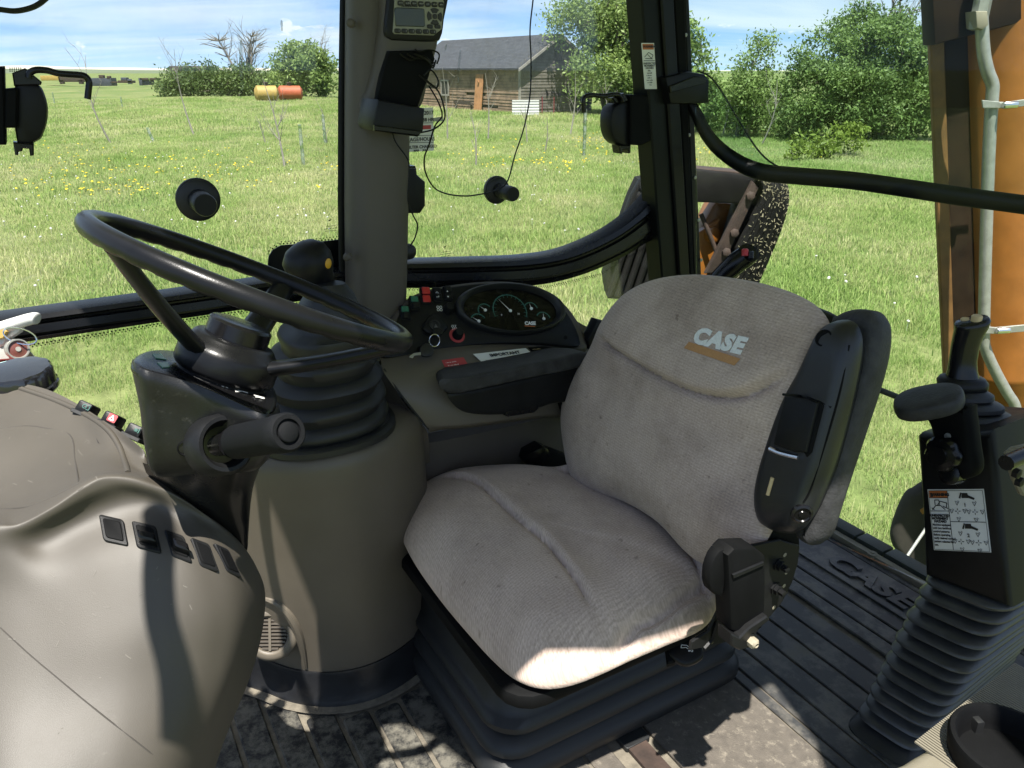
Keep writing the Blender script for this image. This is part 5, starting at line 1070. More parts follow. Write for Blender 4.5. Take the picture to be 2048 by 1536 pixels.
mb = MB(); g = patchgrid(hrows); mb.grid(g); ht = build('hatch', mb, m_taupe, console, ang=70); hb = bvh(mb)
mb = MB(); mb.tube(smooth([hit(hb, p)[0] if i else hit(hb, p)[0] for i, p in enumerate(((768, 738), (800, 787), (838, 835), (857, 858)))], 5), .0022, 6); build('hatch_seam', mb, m_darkgap, console)
mb = MB(); mb.grid(patchgrid([[(690, 700, 1.46), (740, 712, 1.43), (772, 735, 1.37)], [(720, 740, 1.42), (760, 760, 1.37), (800, 795, 1.315)], [(770, 800, 1.36), (800, 820, 1.33), (840, 845, 1.295)], [(800, 850, 1.33), (830, 858, 1.31), (856, 868, 1.30)], [(815, 930, 1.30), (840, 930, 1.33), (860, 925, 1.36)]])); build('tower_shoulder', mb, m_tauped, console, ang=70)
mb = MB(); mb.prism([PU(p, 1.34) for p in ((1196, 640), (1232, 650), (1240, 668), (1210, 705), (1180, 700), (1176, 682))], UA * .03, .006, 2); dl = build('side_switch_plate', mb, m_black, console)
o = PU((1216, 668), 1.335); mb = MB(); mb.lathe(o, -UA + ZA * .4, [(.022, -.01), (.022, .004), (.019, .012), (.010, .014), (.001, .014)], 24); build('rotary_knob', mb, m_glossb, dl)
mb = MB(); mb.lathe(PU((1196, 668), 1.334), -UA, [(.004, 0), (.003, .002), (.001, .002)], 10); build('screw', mb, m_steel, dl)
mb = MB(); mb.grid(patchgrid([[(1150, 640, 1.44), (1180, 655, 1.42), (1230, 660, 1.42)], [(1168, 690, 1.40), (1190, 715, 1.38), (1240, 730, 1.38)], [(1175, 720, 1.37), (1200, 740, 1.36), (1260, 770, 1.36)]])); build('console_shoulder', mb, m_taupe, console, ang=70)
# stickers on the hatch
def sticker(pl, name, m, label=None, par=console):
    ps = [hit(hb, p)[0] for p in pl]; n = ((ps[1] - ps[0]).cross(ps[3] - ps[0])).normalized(); n = n if n.dot(EYE - ps[0]) > 0 else -n; mb = MB(); mb.add([p + n * .004 for p in ps], [(0, 1, 2, 3)])
    return build(name, mb, m, par, label=label, flat=True), [p + n * .004 for p in ps], n
s1, q1, n1 = sticker([(882, 723), (926, 717), (940, 740), (894, 747)], 'notice_label', m_redl, 'red label with white print')
ax1 = (q1[1] - q1[0]).normalized(); ay1 = n1.cross(ax1).normalized()
mb = MB()
for k in range(3): dashes(mb, bil(q1, .12 + .03 * k, .3 + .25 * k), ax1, ay1, .022, .0025, n1)
build('lettering', mb, m_label, s1, flat=True)
s2, q2, n2 = sticker([(945, 711), (1050, 699), (1066, 712), (962, 727)], 'notice_label', m_label, 'pale label reading IMPORTANT')
ax2 = (q2[1] - q2[0]).normalized(); ay2 = n2.cross(ax2).normalized()
mb = MB(); put_text(mb, 'IMPORTANT', bil(q2, .52, .48) + n2 * .0008, ax2, ay2, .0125, .0001, .0004, sx=1.1); dashes(mb, bil(q2, .08, .95), ax2, ay2, .05, .0025, n2); build('lettering', mb, m_ink, s2, flat=True)
s3, q3, n3 = sticker([(1054, 698), (1100, 694), (1106, 700), (1062, 706)], 'notice_label', m_blackm, 'small dark label')
mb = MB(); dashes(mb, bil(q3, .1, .7), (q3[1] - q3[0]).normalized(), n3.cross((q3[1] - q3[0]).normalized()), .024, .0035, n3); build('lettering', mb, m_tan, s3, flat=True)

# ---- instrument panel
ip_ = thing('instrument_panel', 'black instrument panel with oval gauge cluster, switches and ignition key', 'instrument panel', PP)
pol = [(762, 700), (770, 680), (790, 650), (804, 620), (832, 594), (872, 578), (950, 567), (1020, 566), (1075, 576), (1115, 602), (1145, 640), (1161, 682), (1150, 693), (1080, 687), (1000, 686), (920, 692), (850, 703), (800, 713), (768, 714)]
mb = MB(); mb.prism(smooth([DP(p) for p in pol], 3, True), -pn * .02, .005, 2); build('face', mb, m_black, ip_)
pol2 = [(758, 705), (762, 668), (780, 640), (800, 606), (830, 586), (872, 572), (950, 561), (1020, 560), (1080, 571), (1124, 598), (1158, 640), (1178, 690), (1150, 700), (1000, 694), (850, 712), (770, 722)]
mb = MB(); mb.prism(smooth([DP(p, -.008) for p in pol2], 3, True), -pn * .11, .012, 3); build('hood', mb, m_tauped, ip_)
gx = (DP((1130, 622)) - DP((915, 618))).normalized(); gy = pn.cross(gx).normalized(); gc = DP((1021, 621))
gw_ = (DP((1131, 624)) - DP((912, 620))).length / 2; gh_ = (DP((1020, 572)) - DP((1022, 671))).length / 2
def ell(f, off): return [gc + gx * (gw_ * f * math.cos(t) * 1.0) + gy * (gh_ * f * math.copysign(abs(math.sin(t)) ** 1.0, math.sin(t))) + pn * off for t in [2 * math.pi * k / 64 for k in range(64)]]
mb = MB(); mb.rings([ell(1.0, -.005), ell(1.0, .010), ell(.975, .016), ell(.94, .018), ell(.90, .015), ell(.865, .008), ell(.84, .003)], cap=False); clu = build('gauge_bezel', mb, m_rubber, ip_, ang=60)
mb = MB(); mb.rings([ell(.86, .002), ell(.02, .002)]); dial = build('dial_face', mb, m_glossb, clu, flat=True)
def gauge(px, rad, a0, a1, needle, ticks=9):
    c = DP(px, .0025); mb = MB(); pts = [c + (gx * math.cos(R(a0 + (a1 - a0) * k / 14)) + gy * math.sin(R(a0 + (a1 - a0) * k / 14))) * rad for k in range(15)]
    stroke(mb, pts, .0022, pn, .0004)
    for k in range(ticks): a = R(a0 + (a1 - a0) * k / (ticks - 1)); d = gx * math.cos(a) + gy * math.sin(a); stroke(mb, [c + d * rad * .82, c + d * rad * 1.05], .0009, pn, .0005)
    build('gauge_scale', mb, m_teal, clu, flat=True)
    mb = MB(); d = gx * math.cos(R(needle)) + gy * math.sin(R(needle)); s_ = pn.cross(d)
    mb.add([c - d * rad * .1 - s_ * .0012 + pn * .002, c + d * rad * .95 + pn * .002, c - d * rad * .1 + s_ * .0012 + pn * .002], [(0, 1, 2)]); mb.lathe(c, pn, [(.0035, .001), (.0035, .003), (.001, .0035)], 12); build('needle', mb, m_label, clu, flat=True)
gauge((1020, 622), .040, 200, -20, 130, 15); gauge((970, 621), .016, 200, 40, 140); gauge((957, 643), .018, 150, 30, 145); gauge((1062, 618), .016, 150, 10, 100); gauge((1087, 638), .017, 150, 10, 85)
mb = MB(); put_text(mb, 'CASE', DP((1060, 647), .0028), gx, gy, .0115, .0001, .0006, shear=.1); put_text(mb, '0', DP((1003, 630), .0028), gx, gy, .006, .0001); put_text(mb, '30', DP((1037, 628), .0028), gx, gy, .006, .0001); build('dial_lettering', mb, m_label, clu, flat=True)
mb = MB(); stroke(mb, [DP((1049, 652), .0028), DP((1070, 653), .0028)], .0022, pn); build('logo_bar', mb, m_orangel, clu, flat=True)
def rocker(px, w_, h_, ms, tilt=.0):
    c = DP(px); mb = MB(); mb.prism(rrect(c + pn * .004, gx * w_, gy * h_, .003, 3), -pn * .01, .0015, 1); s_ = build('rocker_switch', mb, m_black, ip_)
    for k, m in enumerate(ms):
        mb = MB(); mb.prism(rrect(c + gy * h_ * (.46 if k == 0 else -.46) + pn * (.0065 + (.004 if k == tilt else 0)), gx * w_ * .74, gy * h_ * .42, .002, 2), -pn * .006, .0015, 1); build('rocker_half', mb, m, s_)
    return s_
rocker((829, 607), .0105, .017, (m_green, m_black), 1); rocker((810, 627), .0105, .017, (m_green, m_black), 1); rocker((851, 592), .0115, .019, (m_red, m_red), 0)
r1 = rocker((874, 590), .0095, .017, (m_black, m_black), 1); r2 = rocker((895, 588), .0095, .017, (m_black, m_black), 0)
mb = MB(); c = DP((874, 586), .0075); stroke(mb, [c + gx * .003, c + gy * .003, c - gx * .003, c - gy * .003, c + gx * .003], .0009, pn); c = DP((875, 594), .0115); stroke(mb, [c - gx * .003, c + gx * .003, c + gx * .003 + gy * .003], .0009, pn); build('symbol', mb, m_label, r1, flat=True)
mb = MB(); c = DP((895, 584), .0115); mb.add([c - gx * .002 + gy * .0005, c + gx * .002 + gy * .0005, c + gy * .004], [(0, 1, 2)]); c = DP((896, 592), .0075); mb.add([c - gx * .002, c + gx * .002, c - gy * .004], [(0, 1, 2)]); build('symbol', mb, m_label, r2, flat=True)
for p, ring in (((895, 620), None), ((914, 671), m_redl)):
    if ring: mb = MB(); mb.lathe(DP(p), pn, [(.017, 0), (.017, .001), (.012, .0014)], 28); build('heat_ring', mb, ring, ip_)
    mb = MB(); mb.lathe(DP(p), pn, [(.0115, 0), (.0115, .006), (.010, .008), (.0095, .018), (.008, .020), (.001, .020)], 20); build('rotary_knob', mb, m_black, ip_)
mb = MB(); c = DP((879, 617), .0006)
for a in range(4): d = gx * math.cos(R(45 + 90 * a)) + gy * math.sin(R(45 + 90 * a)); mb.lathe(c + d * .0045, pn, [(.0032, 0), (.0032, .0005), (.0021, .0005), (.0021, 0)], 10, cap=False)
c = DP((908, 655), .0006)
for k in (-1, 0, 1): stroke(mb, [c + gx * (.004 * k) - gy * .006, c + gx * (.004 * k + .0015) - gy * .002, c + gx * (.004 * k - .001) + gy * .002, c + gx * (.004 * k + .001) + gy * .006], .0012, pn)
build('symbol', mb, m_label, ip_, flat=True)
bo = DP((866, 656)); mb = MB(); bosp = smooth([DP(p) + pn * .012 for p in ((842, 658), (856, 636), (868, 630), (880, 638), (893, 657), (880, 671), (856, 672))], 3, True); mb.prism(bosp, -pn * .014, .008, 2); ig = build('ignition_boss', mb, m_black, ip_)
mb = MB(); mb.lathe(bo + pn * .011, pn, [(.012, 0), (.012, .004), (.008, .005), (.007, .003), (.001, .003)], 20); build('key_barrel', mb, m_rubber, ig)
ky = thing('ignition_key', 'black-headed ignition key with ring and spare key hanging from the dash', 'key', bo)
mb = MB(); kc = DP((876, 662), .028); mb.prism(smooth([DP(p, .032) for p in ((868, 655), (880, 655), (888, 662), (884, 670), (874, 672), (868, 666))], 2, True), -pn * .005, .0015, 1); build('key_head', mb, m_black, ky)
mb = MB(); mb.tube([bo + pn * .012, DP((876, 662), .03)], (.0035, .001), 8); build('key_blade', mb, m_steel, ky)
rc = DP((869, 681), .03); rx, ry = gx * .011, (gy * .8 + pn * .5).normalized() * .0125
mb = MB(); mb.tube([rc + rx * math.cos(t) + ry * math.sin(t) for t in [2 * math.pi * k / 28 for k in range(28)]], .0011, 6, loop=True); build('key_ring', mb, m_chrome, ky)
mb = MB(); mb.prism(smooth([DP(p, .03) for p in ((842, 693), (852, 686), (864, 690), (868, 704), (862, 711), (846, 712), (840, 703))], 2, True), -pn * .006, .0018, 2); build('key_fob', mb, m_rubber, ky)
mb = MB(); mb.prism([DP(p, .03) for p in ((842, 704), (842, 710), (829, 711), (826, 716), (819, 715), (819, 712), (828, 706))], -pn * .002, .0004, 1); build('spare_key', mb, m_steel, ky)
for p in ((1131, 675), (838, 697)): mb = MB(); mb.lathe(DP(p), pn, [(.0045, -.001), (.0045, .001), (.002, .0005), (.001, .0005)], 12); build('screw', mb, m_blackm, ip_)

# ---- loader lever with rubber boot
ll = thing('loader_lever', 'black loader control lever with ribbed rubber boot and round knob', 'lever', W(1.36, .34, .62))
c0 = W(1.335, .345, .632); c1 = W(1.30, .375, .86); axl = (c1 - c0)
folds = [(0.0, .158), (.02, .160), (.05, .156), (.07, .146), (.085, .150), (.13, .152), (.17, .146), (.20, .132), (.225, .134), (.28, .142), (.315, .138), (.35, .120), (.375, .121), (.44, .131), (.475, .127), (.51, .108), (.54, .109), (.61, .119), (.645, .115), (.68, .094), (.71, .094), (.79, .104), (.83, .100), (.86, .080), (.90, .075), (1.0, .068), (1.12, .050), (1.2, .030)]
mb = MB(); rs = []
for t, r in folds:
    c = c0 + axl * t; rs.append([c + VA * (r * .80 * math.copysign(abs(math.cos(a)) ** .8, math.cos(a))) - UA * (r * .86 * math.copysign(abs(math.sin(a)) ** .8, math.sin(a))) + ZA * (.010 * math.cos(a + 1.2) * (1 - t)) for a in [2 * math.pi * k / 48 for k in range(48)]])
mb.rings(rs); build('boot', mb, m_rubber, ll, ang=50)
mb = MB(); mb.rings([[c0 + ZA * z + VA * (.80 * r * math.copysign(abs(math.cos(a)) ** .8, math.cos(a))) - UA * (.86 * r * math.copysign(abs(math.sin(a)) ** .8, math.sin(a))) for a in [2 * math.pi * k / 40 for k in range(40)]] for z, r in ((-.004, .172), (.006, .172), (.010, .166), (.010, .15))]); build('boot_flange', mb, m_rubber, ll, ang=50)
lk = PU((628, 520), 1.34)
mb = MB(); mb.tube(smooth([c0 + axl * .95, PU((668, 650), 1.30), PU((655, 600), 1.32), PU((640, 560), 1.34)], 5), [.020 - .004 * i / 15 for i in range(16)], 14); build('shaft', mb, m_black, ll)
kax = (PU((608, 500), 1.33) - PU((668, 600), 1.33)).normalized(); ka = PU((662, 600), 1.33)
kl = (PU((600, 494), 1.33) - ka).length
mb = MB(); mb.lathe(ka, kax, [(.018, 0), (.022, kl * .2), (.030, kl * .42), (.040, kl * .58), (.044, kl * .72), (.041, kl * .88), (.028, kl * 1.0), (.012, kl * 1.05), (.001, kl * 1.06)], 28); kn = build('knob', mb, m_black, ll); kb = bvh(mb)
mb = MB(); o, n = hit(kb, (657, 527)); mb.lathe(o - n * .004, n, [(.009, 0), (.009, .004), (.006, .006), (.001, .006)], 14); build('rocker_button', mb, mat('yellow_button', (.55, .30, .02), .45), ll)

# ---- steering wheel
swn = Vector((.427974530, .295152351, 1)).normalized(); swc = EYE + ray(513.7, 566.5) * .9; swr = .1825
sw = thing('steering_wheel', 'black three-spoke steering wheel with finger grips', 'steering wheel', swc)
wa = (VA - swn * VA.dot(swn)).normalized(); wb = swn.cross(wa).normalized()
def WP(a, r=swr, h=0): return swc + wa * (r * math.cos(a)) + wb * (r * math.sin(a)) + swn * h
mb = MB(); rs = []; nS = 220
for i in range(nS):
    a = 2 * math.pi * i / nS; c = WP(a); rad = (c - swc).normalized(); g = .0012 * max(0, math.sin(a * 34)) ; rs.append([c + rad * (.0112 * math.cos(t)) + swn * ((.0120 if math.sin(t) > 0 else .0115 + (-g)) * math.sin(t)) for t in [2 * math.pi * k / 14 for k in range(14)]])
mb.rings(rs, loop=True); build('rim', mb, m_grain, sw, ang=80)
hubc = swc - swn * .095
def toang(p): d = PN(p, swn, swc.dot(swn)) - swc; return math.atan2(d.dot(wb), d.dot(wa))
def pix(p): q = p - EYE; d = q.dot(FW); return 1024 + FPX * q.x / d, 768 - FPX * q.dot(UP) / d
def angat(x, near):
    best = None
    for k in range(720):
        a = math.pi * k / 360; X, Y = pix(WP(a)); dd = (WP(a) - swc).dot(EYE - swc)
        if (dd > 0) == near and (best is None or abs(X - x) < best[0]): best = (abs(X - x), a)
    return best[1]
for a in (angat(226, True), angat(801, True), angat(572, False)):
    e = WP(a, swr - .003, -.006); s_ = WP(a, .040, -.094); p = [s_.lerp(e, k / 8) - swn * (.003 * math.sin(math.pi * k / 8)) for k in range(9)]; k = len(p)
    mb = MB(); mb.tube(p, [(.0095 - .002 * i / k, .0215 - .007 * i / k) for i in range(k)], 10, flat=swn); build('spoke', mb, m_grain, sw, ang=60)
mb = MB(); mb.lathe(hubc, swn, [(.050, -.020), (.056, -.019), (.0590, -.014), (.0590, .006), (.056, .013), (.050, .017), (.047, .022), (.044, .0245), (.038, .025)], 36); build('hub', mb, m_grain, sw, ang=50)
mb = MB(); mb.lathe(hubc, swn, [(.0365, .022), (.0365, .042), (.034, .0445), (.030, .0455), (.001, .0455)], 36); build('hub_cap', mb, m_glossb, sw, ang=40)

# ---- steering column
sc = thing('steering_column', 'black steering column housing with indicator windows and gear stalk', 'steering column', hubc - swn * .1)
ctr = hubc - swn * .035
cq = [(270, 716), (284, 700), (318, 698), (385, 708), (450, 722), (505, 745), (540, 780), (545, 815), (540, 850)]
# stacked sections down the column axis; each section an outline in a plane square to the axis
def sec(h, cx_, cy_, ra_, rb2, sup=2.6, n=40):
    c = hubc - swn * h + wa * cx_ + wb * cy_; out = []
    for k in range(n):
        t = 2 * math.pi * k / n; a, b = math.cos(t), math.sin(t); out.append(c + wa * (ra_ * math.copysign(abs(a) ** (2 / sup), a)) + wb * (rb2 * math.copysign(abs(b) ** (2 / sup), b)))
    return out
topn = (swn * .9 - wa * .0).normalized()
def CD(p, d): return PD(p, d)
tp = swc - swn * .119
def TP(p, o=0): return PN(p, swn, tp.dot(swn) + o)
edge = [(266, 716), (272, 728), (292, 740), (330, 750), (380, 765), (430, 785), (480, 808), (520, 826), (545, 826), (556, 806)]
def dep(p): return (p - EYE).dot(FW)
de = [dep(TP(p)) for p in edge]
hrow_ = [(0, [(0, 0)] * 10), (.000, [(-3, 14), (-2, 18), (0, 22), (0, 22), (0, 22), (0, 22), (0, 22), (0, 20), (2, 18), (4, 16)]),
         (.012, [(2, 45), (3, 55), (3, 62), (0, 64), (0, 62), (0, 60), (0, 56), (0, 50), (4, 44), (6, 40)]), (.020, [(12, 85), (10, 98), (6, 106), (0, 108), (0, 104), (0, 98), (0, 88), (0, 76), (2, 66), (4, 60)]),
         (.030, [(20, 130), (14, 145), (8, 152), (2, 155), (0, 146), (0, 135), (0, 118), (-2, 98), (-4, 84), (-2, 76)]), (.050, [(26, 185), (24, 198), (14, 202), (4, 196), (0, 180), (0, 160), (-4, 136), (-10, 112), (-14, 98), (-12, 90)]),
         (.085, [(40, 205), (36, 212), (22, 214), (8, 204), (0, 186), (-2, 164), (-8, 138), (-14, 116), (-20, 104), (-16, 96)])]
hrw = [[(p[0] + o[0], p[1] + o[1], d - .5 * (d - .90) + q) for p, o, d in zip(edge, off, de)] if i else [(p[0], p[1], d) for p, d in zip(edge, de)] for i, (q, off) in enumerate(hrow_)]
hrw = [[(p[0] + o[0], p[1] + o[1], d + q) for p, o, d in zip(edge, off, de)] for q, off in hrow_]
hm = MB(); hm.grid(patchgrid(hrw, 4, 4, lambda c: PD((c[0], c[1]), c[2]))); hs = build('housing', hm, m_col, sc, ang=60); hbv = bvh(hm)
mb = MB(); mb.lathe(hubc - swn * .012, -swn, [(.046, 0), (.052, .005), (.050, .010), (.054, .014)], 30); build('gaiter', mb, m_rubber, sc, ang=40)
mb = MB(); mb.prism(smooth([TP(p) for p in ((266, 716), (276, 705), (296, 698), (330, 697), (390, 703), (460, 712), (515, 735), (552, 775), (556, 806), (545, 826), (520, 826), (480, 808), (430, 785), (380, 765), (330, 750), (292, 740), (272, 728))], 3, True), -swn * .014, .010, 3); build('top_cover', mb, m_glossb, sc, ang=50)
for q in (((305, 707), (322, 707), (333, 719), (312, 716)), ((314, 724), (336, 724), (341, 734), (325, 735))):
    mb = MB(); mb.prism([TP(p, .0012) for p in q], -swn * .002, .0004, 1); w_ = build('indicator_window', mb, m_green, sc)
mb = MB()
for s_, p in (('F', (443, 772)), ('N', (482, 781)), ('R', (518, 795))): put_text(mb, s_, TP(p, .0008), wb * -1, wa, .016, .0002, .0006)
mb.add([TP(p, .001) for p in ((468, 775), (492, 775), (495, 783), (471, 784))], [(0, 1, 2, 3)]); build('gear_lettering', mb, m_label, sc, flat=True)
o, n = hit(hbv, (480, 868)); ga, gb = PD((472, 884), .815), PD((578, 864), .735); gax = (gb - ga).normalized()
mb = MB(); mb.lathe(ga - gax * .035, gax, [(.034, -.02), (.034, .006), (.030, .012), (.026, .012), (.022, .004), (.020, .0)], 32, cap=False); build('stalk_collar', mb, m_black, sc, ang=50)
mb = MB(); mb.lathe(ga - gax * .035, gax, [(.012, -.01), (.013, .02), (.017, .03)], 20); build('stalk', mb, m_glossb, sc)
gl_ = (gb - ga).length
mb = MB(); mb.lathe(ga, gax, [(.012, -.004), (.0165, 0), (.0185, .004), (.0185, gl_ * .8), (.0195, gl_ * .82), (.0195, gl_ * .97), (.017, gl_), (.013, gl_), (.0125, gl_ - .003), (.0105, gl_ - .003), (.0102, gl_), (.009, gl_ + .001), (.001, gl_ + .001)], 36); build('stalk_grip', mb, mat('knurled_grip', (.006, .0065, .0075), .6, var=.1, bump=.5, bs=1500, spec=.12), sc, ang=45)
o, n = hit(hbv, (373, 897)); mb = MB(); mb.lathe(o - n * .002, n, [(.010, 0), (.010, .003), (.0085, .0035), (.008, .001), (.001, .001)], 20, sx=1.0); build('lock_slot', mb, m_blackm, sc); mb = MB(); mb.lathe(o, n, [(.0035, 0), (.0025, .002), (.001, .002)], 8); build('lock_tumbler', mb, m_steel, sc)
# lower shroud
mb = MB()
def hrow(pts, n=1): return [PD((x, y), d) for x, y, d in pts]
rows = [hrow(r) for r in ([(285, 925, .93), (330, 940, .90), (400, 948, .885), (470, 944, .88), (525, 920, .89), (545, 880, .94)],
                          [(292, 945, .95), (350, 965, .925), (420, 980, .92), (470, 972, .925), (510, 950, .94), (530, 910, .98)],
                          [(330, 990, 1.0), (380, 1010, .975), (440, 1020, .97), (480, 1000, .975), (500, 985, .99), (510, 960, 1.03)],
                          [(380, 1060, 1.05), (420, 1070, 1.02), (465, 1070, 1.01), (490, 1055, 1.015), (499, 1035, 1.03), (500, 1000, 1.08)],
                          [(400, 1130, 1.09), (440, 1130, 1.06), (470, 1120, 1.05), (492, 1105, 1.05), (496, 1080, 1.07), (492, 1050, 1.12)])]
rr = [smooth(r, 4) for r in rows]; mb.grid([[c[i] for c in rr] for i in range(len(rr[0]))] if False else rr); build('lower_shroud', mb, m_glossb, sc, ang=70)

# ---- dash cowl (front, bottom left)
cowl = thing('dash_cowl', 'large beige plastic front dash cowl with rocker switches', 'dashboard', PD((200, 1100), .9))
CR = [[(-150, 742, 1.13), (-50, 758, 1.13), (0, 764, 1.13), (60, 770, 1.12), (110, 785, 1.10), (165, 814, 1.07), (218, 848, 1.03), (258, 876, 1.0), (290, 905, .99)],
      [(-150, 780, 1.11), (-50, 790, 1.11), (0, 792, 1.11), (55, 796, 1.10), (106, 806, 1.085), (160, 828, 1.06), (208, 856, 1.025), (252, 893, 1.0), (296, 925, .985)],
      [(-150, 868, 1.03), (-50, 872, 1.03), (10, 874, 1.03), (70, 877, 1.03), (125, 885, 1.02), (176, 898, 1.005), (222, 910, .985), (262, 928, .975), (302, 945, .972)],
      [(-150, 985, .945), (-50, 992, .945), (0, 992, .945), (55, 982, .945), (105, 966, .945), (160, 950, .945), (213, 941, .945), (275, 945, .955), (335, 972, .965)],
      [(-150, 1035, .89), (-50, 1040, .89), (0, 1040, .89), (38, 1038, .892), (102, 1008, .90), (166, 968, .912), (215, 950, .925), (290, 957, .945), (372, 1000, .97)],
      [(-150, 1055, .872), (-50, 1058, .872), (0, 1056, .874), (48, 1052, .880), (112, 1022, .893), (176, 985, .908), (228, 966, .922), (308, 974, .942), (402, 1022, .975)],
      [(-150, 1110, .85), (-50, 1110, .852), (20, 1102, .86), (82, 1088, .872), (152, 1052, .890), (222, 1020, .905), (300, 1008, .922), (385, 1030, .945), (468, 1072, .99)],
      [(-150, 1200, .815), (-20, 1192, .82), (60, 1180, .828), (140, 1152, .840), (222, 1118, .853), (310, 1098, .868), (390, 1102, .888), (460, 1115, .92), (512, 1132, .99)],
      [(-150, 1320, .765), (0, 1305, .77), (100, 1290, .778), (190, 1268, .788), (280, 1246, .802), (360, 1228, .82), (430, 1215, .846), (492, 1208, .89), (531, 1202, .98)],
      [(-150, 1450, .72), (0, 1432, .725), (100, 1418, .735), (190, 1398, .747), (270, 1378, .762), (350, 1358, .784), (420, 1345, .815), (470, 1338, .856), (508, 1332, .95)],
      [(-150, 1640, .67), (0, 1620, .672), (90, 1606, .682), (170, 1590, .696), (245, 1574, .712), (315, 1556, .735), (368, 1544, .768), (405, 1536, .815), (432, 1530, .91)],
      [(-150, 1900, .63), (0, 1880, .635), (80, 1866, .645), (150, 1850, .66), (215, 1834, .68), (275, 1816, .705), (325, 1800, .74), (355, 1790, .79), (375, 1780, .89)]]
for r in CR: x, y, d = r[-1]; r.append((x - 22, y + 6, d + .09))
sc_d = [1, 1, 1, 1, 1, 1, 1.02, 1.055, 1.10, 1.13, 1.15, 1.15]
CR[6] = [(x, y, d + (.010 if 2 < i < 7 else .0)) for i, (x, y, d) in enumerate(CR[6])]; CR[5] = [(x, y, d + (.003 if 2 < i < 7 else .0)) for i, (x, y, d) in enumerate(CR[5])]
CR = [[(x, y, d * k) for x, y, d in r] for r, k in zip(CR, sc_d)]
g = patchgrid(CR, 6, 6, lambda c: PD((c[0], c[1]), c[2])); mb = MB(); mb.grid(g); cwl = build('shell', mb, m_cowl, cowl, ang=85); cb_ = bvh(mb)
def oncowl(pl, off=0, sm=0, loop=False):
    ps = [hit(cb_, p) for p in pl]; pts = [x[0] + x[1] * off for x in ps]; return smooth(pts, sm, loop) if sm else pts
def cowlsw(q, paddle):
    ps = [hit(cb_, p) for p in q]; n = sum((x[1] for x in ps), Vector()).normalized(); pts = [x[0] for x in ps]; c = sum(pts, Vector()) / 4
    ax = (pts[1] - pts[0]) + (pts[2] - pts[3]); ay = (pts[0] - pts[3]) + (pts[1] - pts[2]); ax = ax / 4; ay = ay / 4
    mb = MB(); mb.prism(rrect(c + n * .0035, ax, ay, .004, 3), -n * .014, .0012, 1); s_ = build('rocker_switch', mb, m_black, cowl)
    mb = MB(); mb.prism(rrect(c + n * .005, ax * .72, ay * .74, .003, 2), -n * .006, .001, 1); build('rocker', mb, m_blackm, s_)
    if paddle: mb = MB(); mb.prism(rrect(c - ay * .28 + n * .018, ax * .72, ay * .30, .002, 2), -n * .018, .002, 1); build('paddle', mb, m_glossb, s_)
for q, pd_ in ((((198, 1029), (248, 1041), (258, 1094), (208, 1083)), 0), (((263, 1042), (312, 1055), (324, 1108), (274, 1098)), 1), (((326, 1059), (368, 1074), (383, 1128), (344, 1114)), 1), (((378, 1075), (418, 1090), (436, 1146), (400, 1134)), 0), (((424, 1086), (454, 1101), (481, 1157), (452, 1146)), 0)): cowlsw(q, pd_)
for pl in ([(-60, 868), (40, 852), (90, 856), (140, 870), (150, 920), (157, 964)], [(157, 968), (110, 992), (60, 1012), (0, 1018), (-60, 1018)], [(0, 1255), (60, 1310), (110, 1352), (165, 1398), (230, 1450), (300, 1505), (352, 1548)]):
    mb = MB(); mb.tube(oncowl(pl, -.0004, 6), .0009, 6); build('panel_seam', mb, mat('seam_shadow_gap', (.034, .030, .025), .8), cowl)
mb = MB(); mb.tube(oncowl([(40, 776), (110, 800), (170, 828), (214, 858), (236, 888), (248, 918), (256, 944)], -.0015, 5), .0042, 8); build('moulded_rim', mb, m_cowl, cowl, ang=80)
mb = MB()
for k in range(34):
    x, y = random.uniform(5, 430), random.uniform(1090, 1500)
    if random.random() < .4: x, y = random.uniform(5, 200), random.uniform(800, 1000)
    if x > 500 - max(0, (y - 1250)) * .42: continue
    a = random.uniform(0, 3.14); L = random.uniform(3, 16); p = oncowl([(x, y), (x + L * math.cos(a) * .5, y + L * math.sin(a) * .5 + random.uniform(-1, 1)), (x + L * math.cos(a), y + L * math.sin(a))], .0002); n = hit(cb_, (x, y))[1]
    stroke(mb, p, random.uniform(.0004, .0011), n, .0002)
build('scuff_marks', mb, mat('pale_scuff', (.10, .092, .078), .7, bump=0), cowl, kind='stuff', flat=True)
mb = MB(); pts = oncowl([(193, 876), (200, 888), (196, 886)], .0008); mb.add(pts, [(0, 1, 2)]); build('chip', mb, m_darkgap, cowl, flat=True)
